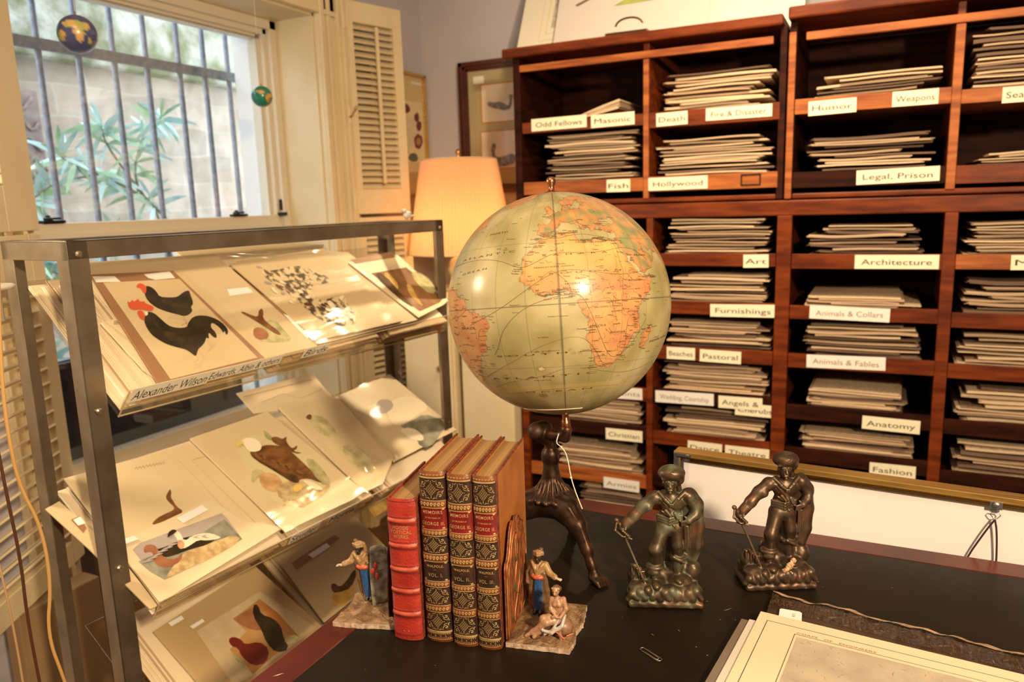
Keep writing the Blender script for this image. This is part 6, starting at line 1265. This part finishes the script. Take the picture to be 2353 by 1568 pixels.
for k in range(260):
    x, y = rr.uniform(.055, .35), rr.uniform(.043, .20); a = rr.uniform(0, 6.28); l_ = rr.uniform(.0006, .003); w_ = .00018; p = F_(x, y, .0005); d = (ax*math.cos(a)+ay*math.sin(a)); e = (ay*math.cos(a)-ax*math.sin(a)); b.add([p-d*l_-e*w_, p+d*l_-e*w_, p+d*l_+e*w_, p-d*l_+e*w_], [(0, 1, 2, 3)])
b.build('hachure', M_faded, r, fix=False)
p1 = onz(1792, 1399, pz+.0098); tb = thing('paper_tab', 'small white paper tab marked A51 standing out of the map pile', 'paper tab', p1); ax2 = (onz(1845, 1408, pz+.0098)-p1).normalized(); ay2 = Vector((ax2.y, -ax2.x, 0))
b = B(); b.poly([p1+ax2*x+ay2*y for x, y in ((0, .045), (.0, .002), (.002, 0), (.024, 0), (.027, .003), (.028, .045))], 0, Vector((0, 0, .0004))); tbo = b.build('card', M_white_paper, tb)
b = B(); put_text(b, 'A51', p1+ax2*.0155+ay2*.012+Vector((0, 0, .0005)), -ay2, ax2, .004, lift=.0001); b.build('lettering', M_ink, tbo, fix=False)
# paper clip
c = onz(1495, 1504, DZ+.0014); d = (onz(1519, 1518, DZ+.0014)-onz(1472, 1489, DZ+.0014)); Lc = d.length; d.normalize(); e = Vector((-d.y, d.x, 0))
def arc(cx, cy, r_, a0, a1, n=8): return [(cx+r_*math.cos(a0+(a1-a0)*i/n), cy+r_*math.sin(a0+(a1-a0)*i/n)) for i in range(n+1)]
h_ = Lc/2; W_ = .0035; pts = [(-h_*.45, -W_*.5)]+arc(h_*.62, 0, W_*.62, -math.pi/2, math.pi/2)+arc(-h_+W_, 0, W_*.85, math.pi/2, math.pi*1.5)+arc(h_-W_, 0, W_, -math.pi/2, math.pi/2)+[(-h_*.55, W_)]
b = B(); b.tube([c+d*x+e*y+Vector((0, 0, .0003*math.sin(x*400))) for x, y in pts], .00055, 7); tag(b.build('paper_clip', mat('bright_wire', (.7, .68, .62), .2, 1), smooth=True), 'bent silver wire paper clip lying on the black leather desk top', 'paper clip')
# ================================================================== TERRESTRIAL GLOBE
GD = 1.10; gd = ray(1283.5, 699).normalized(); GC = CAM+gd*GD; GR = .1592
Xg = (CAM-GC).normalized(); upv = (CU-CR*.062); Zg = (upv-Xg*upv.dot(Xg)).normalized(); Yg = Zg.cross(Xg)
globe = thing('terrestrial_globe', 'large antique terrestrial globe on a bronze three-legged claw foot stand', 'globe', (1.453, -1.993, DZ))
AFR = [(37,10),(37,11),(33.5,11),(31,15),(30.5,19),(32.5,21),(31.5,25),(31,30),(31.3,32.5),(28,33.5),(24,35.5),(20,37.3),(15.5,39.8),(12,43.2),(10.5,45),(11.8,51),(8,50),(4,47.8),(0,42.8),(-4,39.8),(-8,39.4),(-11,40.5),(-15,40.6),(-18,37.5),(-20,34.8),(-24,35.4),(-26,32.8),(-29,32),(-32,29),(-34,25.5),(-34.7,20),(-33,18),(-29,16.8),(-23,14.4),(-17,11.8),(-12,13.7),(-6,12.2),(-1,8.9),(3.5,9.6),(4.4,8),(4.3,6),(6.3,4),(6.2,1.5),(4.8,-2),(5.2,-4),(4.4,-7.5),(7,-11.5),(9.5,-13.6),(12.3,-16.7),(14.7,-17.5),(18,-16),(21,-17),(24,-15.8),(27.7,-13),(29.5,-10),(32,-9.4),(34,-6.8),(35.8,-5.8),(35.2,-2),(36.8,3),(37,8)]
MAD = [(-12,49.3),(-15.5,50.4),(-18,49.4),(-25,47),(-25.4,45),(-22,43.4),(-17,44.2),(-15.8,46.4)]
SAM = [(12,-72),(11,-64),(8.5,-60),(5.5,-53),(4,-51),(0,-50),(-1,-46),(-3,-41),(-5,-36),(-8,-34.8),(-12.5,-38),(-16,-39),(-20,-40),(-23,-42),(-24.5,-47),(-28,-48.7),(-32,-52),(-34.8,-54),(-34.3,-58),(-38.5,-58),(-41,-63),(-45,-66),(-50,-68.5),(-54.5,-66),(-55,-70),(-50,-75),(-42,-74),(-33,-71.6),(-18,-70.5),(-14,-76),(-5,-81),(2,-79),(8,-78)]
EUR = [(36.1,-5.5),(37,-9),(43.2,-9.2),(43.4,-2),(46,-1.2),(48.4,-4.6),(49.5,-1),(51,2),(53.5,6),(57.5,8.5),(56,11),(54.2,13),(54.7,20),(59.5,24),(60,29),(63,22),(65.8,24),(60.5,17.5),(55.5,13.2),(58.5,11),(58,7),(62,5),(68,14),(71,26),(68,42),(66,33),(64.5,38),(68,45),(70,60),(73,75),(77,105),(73,130),(70,160),(60,160),(40,128),(22,114),(10,107),(20,93),(22,90),(16,81),(8,77.5),(20,72.5),(25,66),(26,57),(30,50),(24,52),(22.5,59.5),(17,55),(12.8,45),(20,40),(28,34.8),(31,34.3),(36.2,36),(36.5,31),(37,27.5),(40,26.2),(41,29),(41.5,36),(43,41),(47,38),(45,33.5),(45.5,29.5),(41,28.8),(40.6,24),(37.5,24),(37,21.8),(40,19.4),(44,15),(45.5,13),(42,15.5),(40,18.3),(38.2,16),(40.5,14.5),(44,9),(43.3,4),(41,1.5),(37.5,-.8),(36.7,-3)]
GBR = [(50.2,-5.2),(51,1.2),(53,.5),(57.5,-2),(58.5,-5),(56,-5.5),(53.3,-4.4)]
NAM = [(83,-30),(76,-20),(70,-22),(60,-43),(68,-53),(76,-68),(82,-60)]
N2 = [(60,-64),(52,-56),(47,-53),(47,-60),(45,-67),(41,-71),(35,-76),(30,-81),(25,-80),(30,-85),(29,-95),(20,-97),(22,-88),(16,-88),(9,-83),(9,-79),(16,-100),(30,-114),(50,-128),(60,-140),(70,-130),(68,-90),(58,-94),(52,-80),(60,-77)]
AUS = [(-12,131),(-17,140),(-11,142),(-25,153),(-37,150),(-38,141),(-32,133),(-35,117),(-22,114)]
ANT = []
def inside(P, la, lo):
    la = np.asarray(la); lo = np.asarray(lo); c = np.zeros(la.shape, bool); n = len(P)
    for i in range(n):
        y1, x1 = P[i]; y2, x2 = P[(i+1) % n]; u = ((y1 > la) != (y2 > la)); c ^= u & (lo < (x2-x1)*(la-y1)/((y2-y1) or 1e-9)+x1)
    return c
def cdist(P, la, lo):
    d = np.full(la.shape, 99., np.float32); n = len(P); k = np.cos(np.radians(la))
    for i in range(n):
        y1, x1 = P[i]; y2, x2 = P[(i+1) % n]; vx, vy = (x2-x1)*k, (y2-y1); px, py = (lo-x1)*k, la-y1
        t = np.clip((px*vx+py*vy)/(vx*vx+vy*vy+1e-6), 0, 1); d = np.minimum(d, np.hypot(px-t*vx, py-t*vy))
    return d
nla, nlo = 420, 840
LA = np.linspace(90, -90, nla+1); LO = np.linspace(-180, 180, nlo, endpoint=False)
lo_g, la_g = np.meshgrid(LO, LA)
wob_la = la_g/.93+.5*np.sin(lo_g*.9+la_g*.3)+.35*np.sin(la_g*2.1-lo_g*1.3); wob_lo = lo_g+.5*np.sin(la_g*1.1+1)+.35*np.sin(lo_g*2.3+la_g)
rng = np.random.RandomState(1)
sea = np.array([.30, .255, .105]); sea2 = np.array([.44, .37, .19]); land = np.array([.54, .29, .105]); land2 = np.array([.50, .205, .08]); grn = np.array([.23, .235, .10]); yel = np.array([.56, .34, .11])
def noise(f, s):
    r = np.random.RandomState(s); o = 0
    for _ in range(14): a, b_, c_ = r.uniform(-1, 1)*f, r.uniform(-1, 1)*f, r.uniform(0, 6); o = o+np.sin(a*la_g*.1+b_*lo_g*.1+c_+1.5*np.sin(.04*f*(b_*la_g-a*lo_g)/max(f, 1)+c_*2))
    return np.clip(o/7+.5, 0, 1)
C3 = sea+(sea2-sea)*noise(3, 3)[..., None]
dist = np.full(la_g.shape, 99., np.float32); isl = np.zeros(la_g.shape, bool)
for i, Pp in enumerate((AFR, MAD, SAM, EUR, GBR, NAM, N2, AUS)):
    ins = inside(Pp, wob_la, wob_lo); isl |= ins; dist = np.minimum(dist, cdist(Pp, wob_la, wob_lo))
    base_ = land+(land2-land)*noise(5, 10+i)[..., None]
    if i == 0:
        w = np.clip((la_g-8)/8, 0, 1)[..., None]; base_ = base_*(1-w)+(yel*.96)*w; patch = (inside([(31, 25), (31, 34), (22, 36), (22, 25)], la_g, lo_g))[..., None]; base_ = np.where(patch, yel*1.08, base_)
        cong = inside([(5, 14), (5, 30), (-12, 30), (-6, 12)], wob_la, wob_lo)[..., None]; base_ = np.where(cong, base_*.3+np.array([.68, .34, .12])*.7, base_)
    if i == 3:
        w = noise(9, 40)[..., None]; base_ = np.where((la_g < 50)[..., None], grn*w+base_*(1-w), base_*.8+grn*.2)
    C3 = np.where(ins[..., None], base_, C3)
C3 = np.where(isl[..., None], C3*1.0, C3)
edge = np.clip(1-np.abs(dist-.0)/.42, 0, 1)[..., None]; C3 = C3*(1-.65*edge)
halo = (np.clip(1-dist/2.4, 0, 1)*(isl))[..., None]; C3 = C3*(1-.35*halo)+np.array([.62, .16, .05])*.35*halo
brd = np.zeros(la_g.shape, bool) & (np.abs(np.sin(wob_lo*.38+1.1*np.sin(wob_la*.21)))*1.0 < .035)|(np.abs(np.sin(wob_la*.33+1.2*np.sin(wob_lo*.17))) < .03); C3 = np.where((brd & isl)[..., None], C3*.55, C3)
# graticule
def near(v, step, w): q = np.abs((v+step/2) % step-step/2); return q < w
gr = (near(la_g, 10, .10) | (near(lo_g, 15, .10/np.maximum(np.cos(np.radians(la_g)), .15)) & (np.abs(la_g) < 80))); C3 = np.where(gr[..., None], C3*.72, C3)
big = (np.abs(la_g) < .22) | (np.abs(lo_g-.6) < .26/np.maximum(np.cos(np.radians(la_g)), .2)); C3 = np.where(big[..., None], C3*.42, C3)
gore = near(lo_g+7, 30, .12/np.maximum(np.cos(np.radians(la_g)), .2)); C3 = np.where(gore[..., None], C3*.85, C3)
# ocean current lines, stains
CURVES = []
def curve(pts, w=.18, k=.45):
    global C3
    CURVES.append((smoothpoly([(a, b_) for a, b_ in pts], 3, False), w)); return
    d = np.full(la_g.shape, 99., np.float32); kk = np.cos(np.radians(la_g))
    for (y1, x1), (y2, x2) in zip(pts, pts[1:]):
        vx, vy = (x2-x1)*kk, (y2-y1); px, py = (lo_g-x1)*kk, la_g-y1; t_ = np.clip((px*vx+py*vy)/(vx*vx+vy*vy+1e-6), 0, 1); d = np.minimum(d, np.hypot(px-t_*vx, py-t_*vy))
    C3 = np.where((d < w)[..., None], C3*k, C3)
curve([(24, -70), (26, -45), (24, -28), (18, -17), (22, -8), (26, 0), (24, 20), (28, 40), (20, 52)]); curve([(-8, -48), (-2, -30), (6, -17), (14, -5), (17, 5), (14, 20), (12, 35), (16, 55)])
curve([(-24, -36), (-20, -32), (-10, -27), (0, -15), (4, 0), (5, 10), (-4, 14), (-20, 20), (-30, 26), (-26, 35), (-10, 45)]); curve([(-38, -52), (-30, -30), (-20, -10), (-15, 8), (-22, 16), (-34, 22), (-28, 34), (-10, 32), (-6, 38)])
curve([(-45, -50), (-40, -30), (-38, -12), (-32, 4), (-36, 20), (-40, 40), (-34, 70)]); curve([(36, -8), (33, 0), (36, 12), (34, 24), (32, 30)]); curve([(-50, -40), (-46, 0), (-48, 40)], .12, .7)
for la0, lo0, r_, k_, c_ in ((-33, -11.5, 2.6, .8, (.22, .10, .02)), (-33, -11.5, 1.7, .95, (.68, .60, .42)), (-52, -15, 3.0, .65, (.16, .11, .03)), (-24, -9, 1.4, .5, (.22, .12, .03)), (-23, -12, 1.1, .5, (.22, .12, .03)), (-23, -6, 1.1, .5, (.2, .1, .03)), (-25, 6, 1.2, .5, (.24, .12, .03)), (-25, 9, 1.6, .5, (.24, .12, .03)), (-23, 4, .8, .5, (.24, .12, .03)), (25, 1.5, 2.5, .35, (.4, .12, .02)), (1.5, 41, 1.2, .8, (.02, .01, .01)), (-8, 44, 1.0, .5, (.05, .04, .02)), (-30, -40, 2.2, .4, (.2, .12, .04)), (-41, 35, 1.4, .4, (.25, .13, .04)), (-45, 42, 1.2, .4, (.25, .13, .04)), (-20, 27, 1.5, .3, (.3, .12, .04))):
    dd = np.hypot((lo_g-lo0)*np.cos(np.radians(la_g)), (la_g/.93-la0)*1.3)+.5*np.sin(lo_g*3)*np.sin(la_g*2.5); m_ = np.clip((r_-dd)/(.5*r_), 0, 1)*k_; C3 = C3*(1-m_[..., None])+np.array(c_)*m_[..., None]
dirty = np.clip((np.abs(la_g)-38)/50, 0, 1)*noise(16, 77); C3 = C3*(1-.30*dirty[..., None]); yb = ((la_g < -41) & (la_g > -46))[..., None]; C3 = np.where(yb, C3*.75+np.array([.66, .46, .14])*.25, C3)
rla, rlo = np.radians(la_g), np.radians(lo_g)
P3 = np.stack([np.cos(rla)*np.cos(rlo), np.cos(rla)*np.sin(rlo), np.sin(rla)], -1).reshape(-1, 3)
MG = np.array([list(Xg), list(Yg), list(Zg)]).T
Vw = (P3*GR) @ MG.T+np.array(GC)
ii, jj = np.meshgrid(np.arange(nla), np.arange(nlo), indexing='ij'); j2 = (jj+1) % nlo
Fq = np.stack([ii*nlo+jj, (ii+1)*nlo+jj, (ii+1)*nlo+j2, ii*nlo+j2], -1).reshape(-1, 4)
me = bpy.data.meshes.new('map_sphere'); me.vertices.add(len(Vw)); me.vertices.foreach_set('co', Vw.astype(np.float32).ravel()); me.loops.add(Fq.size); me.loops.foreach_set('vertex_index', Fq.ravel().astype(np.int32)); me.polygons.add(len(Fq)); me.polygons.foreach_set('loop_start', (np.arange(len(Fq))*4).astype(np.int32)); me.update(calc_edges=True)
at = me.color_attributes.new('Col', 'FLOAT_COLOR', 'POINT'); at.data.foreach_set('color', np.concatenate([C3.reshape(-1, 3), np.ones((len(Vw), 1))], 1).astype(np.float32).ravel()); me.shade_smooth()
M_map_g = mat('varnished_map', (1, 1, 1), .55, attr='Col', col2=(.78, .72, .58), nscale=26, detail=8, contrast=(.42, .72), coat=.5, bump=.08, bscale=90, bumpdist=.0008); M_map_g.node_tree.nodes['Principled BSDF'].inputs['Coat Roughness'].default_value = .22
me.materials.append(M_map_g); ball = bpy.data.objects.new('map_sphere', me); COL.objects.link(ball); ball.parent = globe; ball.matrix_parent_inverse = wm(globe).inverted()
def GP(la, lo, l=0.0): a, b_ = math.radians(la*.93), math.radians(lo); return GC+(Xg*math.cos(a)*math.cos(b_)+Yg*math.cos(a)*math.sin(b_)+Zg*math.sin(a))*(GR+l)
g = B()
def gtext(txt, la, lo, h, sp=1.0, slope=0, bb=g, width=None):
    v, F, w = glyphs(txt, .0, sp); sx = h if not width else width/w
    bb.add([GP(la+p[1]*h+slope*p[0]*sx, lo+p[0]*sx/math.cos(math.radians(la)), .00035) for p in v], F)
for txt, la, lo, w, h, sl in (('S O U T H', -25, -16, 34, .95, .02), ('A T L A N T I C', -38.5, -14, 52, 1.2, .04), ('O C E A N', -49, -4, 30, 1.1, .03), ('A T L A N T I C', 27, -40, 34, 1.1, .05), ('O C E A N', 19, -46, 18, 1.0, .1), ('GULF  OF  GUINEA', 2.4, 0, 13, .7, .03), ('S  A  H  A  R  A', 24, 10, 30, .9, 0), ('S  O  U  D  A  N', 14.5, 14, 34, .9, 0), ('LIBYAN DESERT', 30, 21, 12, .8, 0), ('FRENCH WEST AFRICA', 18, -1, 18, .7, 0), ('BELGIAN CONGO', -3, 23, 14, .9, 0), ('ANGOLA', -12, 17.5, 8, 1.0, 0), ('RHODESIA', -16, 28, 8, .9, 0), ('NIGERIA', 9, 7, 7, .9, 0), ('ABYSSINIA', 9, 39, 8, .9, 0), ('ARABIA', 22, 47, 9, 1.1, 0), ('BRAZIL', -10, -50, 12, 1.3, 0), ('INDIAN OCEAN', -22, 62, 20, 1.2, .1), ('Tropic of Capricorn', -23.2, -8, 13, .6, .02), ('Equator', .6, -20, 5, .6, 0), ('Tristan da Cunha', -40.4, -12, 8, .6, .02), ('Meridian of Greenwich', -6, -.6, 9, .5, 0), ('Cape Town', -34, 13, 5, .6, 0), ('St Helena', -16, -8, 5, .6, 0), ('NORTH', 40, -35, 10, 1.1, .05)):
    gtext(txt, la, lo, h, 1, sl, width=w)
names = ['Dakar', 'Freetown', 'Monrovia', 'Accra', 'Lagos', 'Loanda', 'Benguela', 'Walfish Bay', 'Orange R.', 'Port Elizabeth', 'Durban', 'Beira', 'Zanzibar', 'Mombasa', 'Aden', 'Suez', 'Cairo', 'Tripoli', 'Tunis', 'Algiers', 'Oran', 'Fez', 'Canary Is.', 'Cape Verde', 'Pernambuco', 'Bahia', 'Rio de Janeiro', 'Santos', 'Montevideo', 'Ascension', 'Azores', 'Madeira', 'Lisbon', 'Timbuktu', 'Kano', 'Lake Chad', 'Khartoum', 'Nairobi', 'Tanganyika', 'Nyasa', 'Victoria', 'Kimberley', 'Pretoria', 'Bechuanaland', 'Kalahari', 'Mozambique', 'Madagascar', 'Seychelles', 'Reunion', 'Mauritius', 'Para', 'Ceara', 'Natal', 'Maceio']
rr = random.Random(12)
def scatter(P_, n, off, h0, h1):
    for _ in range(n):
        i = rr.randrange(len(P_)); a, b_ = P_[i], P_[(i+1) % len(P_)]; t_ = rr.random(); la, lo = a[0]+(b_[0]-a[0])*t_+rr.uniform(-1, 1), a[1]+(b_[1]-a[1])*t_
        if abs(lo) > 78 or abs(la) > 60: continue
        h = rr.uniform(h0, h1); gtext(rr.choice(names), la, lo+rr.choice((-1, 1))*rr.uniform(off*.5, off), h, 1, rr.uniform(-.1, .1))
scatter(AFR, 150, 3.2, .55, .75); scatter(SAM, 60, 3.2, .55, .75); scatter(MAD, 14, 2.5, .5, .7); scatter(EUR, 60, 3, .45, .65)
for _ in range(240):
    la, lo = rr.uniform(-33, 36), rr.uniform(-17, 50)
    if inside(AFR, np.array([la]), np.array([lo]))[0] and (la < 16 or rr.random() < .3): gtext(rr.choice(names), la, lo, rr.uniform(.45, .75), 1, rr.uniform(-.15, .15))
for _ in range(80):
    la, lo = rr.uniform(-40, 6), rr.uniform(-72, -36)
    if inside(SAM, np.array([la]), np.array([lo]))[0]: gtext(rr.choice(names), la, lo, rr.uniform(.5, .8), 1, rr.uniform(-.15, .15))
for _ in range(46): gtext(rr.choice(names[20:34]), rr.uniform(-40, 50), rr.choice((rr.uniform(-60, -20), rr.uniform(52, 75))), rr.uniform(.45, .65), 1, rr.uniform(-.1, .1))
g.build('map_lettering', mat('map_ink', (.10, .055, .02), .5), ball, fix=False)
# rivers drawn as fine lines
b = B()
def river(pts, r_=.00022): b.tube([GP(la, lo, .0001) for la, lo in smoothpoly(pts, 2, False)], r_, 4)
river([(31, 31), (26, 32.5), (22, 32), (18, 32), (14, 33), (8, 31), (2, 31)]); river([(5.5, 6), (10, 5), (15, 0), (16.8, -3), (12, -8)]); river([(-6, 13), (-3, 17), (1, 19), (2, 24), (-4, 26), (-10, 27)]); river([(-18, 36), (-16, 31), (-17.5, 26), (-13, 23)]); river([(-29, 17), (-29, 22), (-30, 27)]); river([(0, -50), (-3, -56), (-4, -64), (-5, -72)]); river([(-10, -37), (-10, -42), (-16, -44)], .0002)
for k in range(90):
    la, lo = rr.uniform(-30, 14), rr.uniform(10, 40)
    if inside(AFR, np.array([la]), np.array([lo]))[0]: river([(la, lo), (la+rr.uniform(-2, 2), lo+rr.uniform(-2, 2)), (la+rr.uniform(-4, 4), lo+rr.uniform(-4, 4))], .00016)

for pts_, w_ in CURVES: b.tube([GP(la, lo, .0001) for la, lo in pts_], .00045*w_/.18*.75, 4)
b.build('river_lines', mat('river_ink', (.16, .09, .035), .5), ball)
# pole fittings
def axial(b, prof, base, ax, seg=18): b.lathe(prof, base, seg, M=Vector(ax).to_track_quat('Z', 'Y').to_matrix())
b = B(); axial(b, [(.013, -.003), (.012, .001), (.006, .002), (.0042, .006), (.0042, .010), (.0062, .013), (.0072, .017), (.0062, .021), (.003, .0235)], GC+Zg*GR, Zg); b.build('pole_finial', M_copper, globe, smooth=True)
SPL = GC-Zg*GR
b = B(); axial(b, [(.004, 0), (.0048, .004), (.0048, .010), (.0062, .012), (.0068, .020), (.0050, .024)], SPL+Zg*.002, -Zg); b.build('pole_pin', M_copper, globe, smooth=True)
b = B()
for lo0, lo1 in ((-55, 20),):
    b.tube([GP(-69, lo0+(lo1-lo0)*i/20, .0002) for i in range(21)], .0006, 5)
b.build('bare_plaster_seam', mat('plaster', (.80, .70, .52), .7), ball)
# bronze stand
SB = Vector((1.449, -1.995, DZ)); s = Sculpt()
pin = SPL-Zg*.024-SB; kn = Vector((1.424, -2.006, .966))-SB
s.chain([tuple(pin), (pin.x-.002, pin.y, pin.z-.012)], [.0085, .0070], 0, .003); s.cap((pin.x-.004, pin.y, pin.z-.010), (kn.x+.006, kn.y, kn.z-.004), .0080, .0085, 0, .006); s.cap((kn.x-.002, kn.y-.007, kn.z), (kn.x+.004, kn.y+.007, kn.z), .0135, .0135, 0, .003); s.cap((kn.x, kn.y-.010, kn.z), (kn.x, kn.y-.013, kn.z), .006, .004, 0, .002)
cx_, cy_ = -.010, -.006
s.chain([(kn.x+.002, kn.y, kn.z-.008), (cx_, cy_, .188), (cx_, cy_, .170)], [.0095, .0080, .0100], 0, .005); s.cap((cx_, cy_, .168), (cx_, cy_, .165), .0140, .0140, 0, .002); s.chain([(cx_, cy_, .164), (cx_, cy_, .135), (cx_, cy_, .112)], [.0105, .0130, .0200], 0, .003); s.ell((cx_, cy_, .104), (.036, .036, .011), 0, .005); s.ell((cx_, cy_, .090), (.030, .030, .016), 0, .008)
for k in range(18): a = 2*math.pi*k/18; s.chain([(cx_+.0135*math.cos(a), cy_+.0135*math.sin(a), .132), (cx_+.022*math.cos(a), cy_+.022*math.sin(a), .116), (cx_+.036*math.cos(a), cy_+.036*math.sin(a), .104)], [.0014, .0022, .0032], 0, .0015)
for ang, far in ((-28, .098), (92, .098), (212, .078)):
    a = R(ang); d = Vector((math.cos(a), math.sin(a), 0)); sd = Vector((-d.y, d.x, 0))
    def J(r_, z, t_=0): return (cx_+d.x*r_+sd.x*t_, cy_+d.y*r_+sd.y*t_, z)
    s.chain([J(.012, .092), J(.036, .090), J(.058, .076), J(far*.80, .046), J(far*.90, .026), J(far*.96, .014)], [.0200, .0185, .0135, .0078, .0062, .0072], 0, .008)
    for t_ in (-.006, 0, .006): s.chain([J(.028, .110, t_*1.8), J(.050, .101, t_*1.3), J(far*.72, .078, t_*.7), J(far*.88, .046, t_*.4)], [.0024, .0026, .0020, .0014], 0, .002)
    s.ell(J(.030, .104), (.010, .010, .006), 0, .003); s.ell(J(far*.97, .0095), (.0100, .0100, .0095), 0, .003)
    for t_ in (-.0075, -.0026, .0026, .0075): s.chain([J(far*1.0, .010, t_*.9), J(far*1.11, .0075, t_), J(far*1.15, .0035, t_)], [.0040, .0038, .0026], 0, .0014)
M_st = patina('dark_cast_bronze', (.035, .015, .008), (.16, .08, .035), (.035, .020, .012), .5, .9, (.09, .035, .015))
st_ = s.build('stand', (-.115, -.10, -.001), (.115, .12, .232), .0016, [(1, 1, 1)], M_st, globe); st_.parent = globe; st_.location = SB-globe.location; st_.data.color_attributes.remove(st_.data.color_attributes[0])
# white thread tied on the arm
q0 = SB+pin; tg = [q0+Vector((-.008, -.010, -.004)), q0+Vector((-.012, -.012, -.018)), q0+Vector((-.003, -.013, -.022))]
a_ = q0+Vector((-.0035, -.0135, -.022)); ends = [a_]+[onplane((x, y), q0+Vector((0, -.014, 0)), CF) for x, y in ((1303, 1045), (1312, 1098), (1322, 1130), (1338, 1170))]
b = B(); b.tube(smoothpoly([tuple(p) for p in tg+ends[1:]], 3, False), .0008, 6); b.sphere(ends[2], .0017, 8, 6); b.sphere(tg[2], .0014, 8, 6); tag(b.build('string', mat('cotton_thread', (.80, .72, .56), .8), smooth=True), 'white cotton string dangling from the arm of the globe stand', 'string')
bpy.context.view_layer.update()
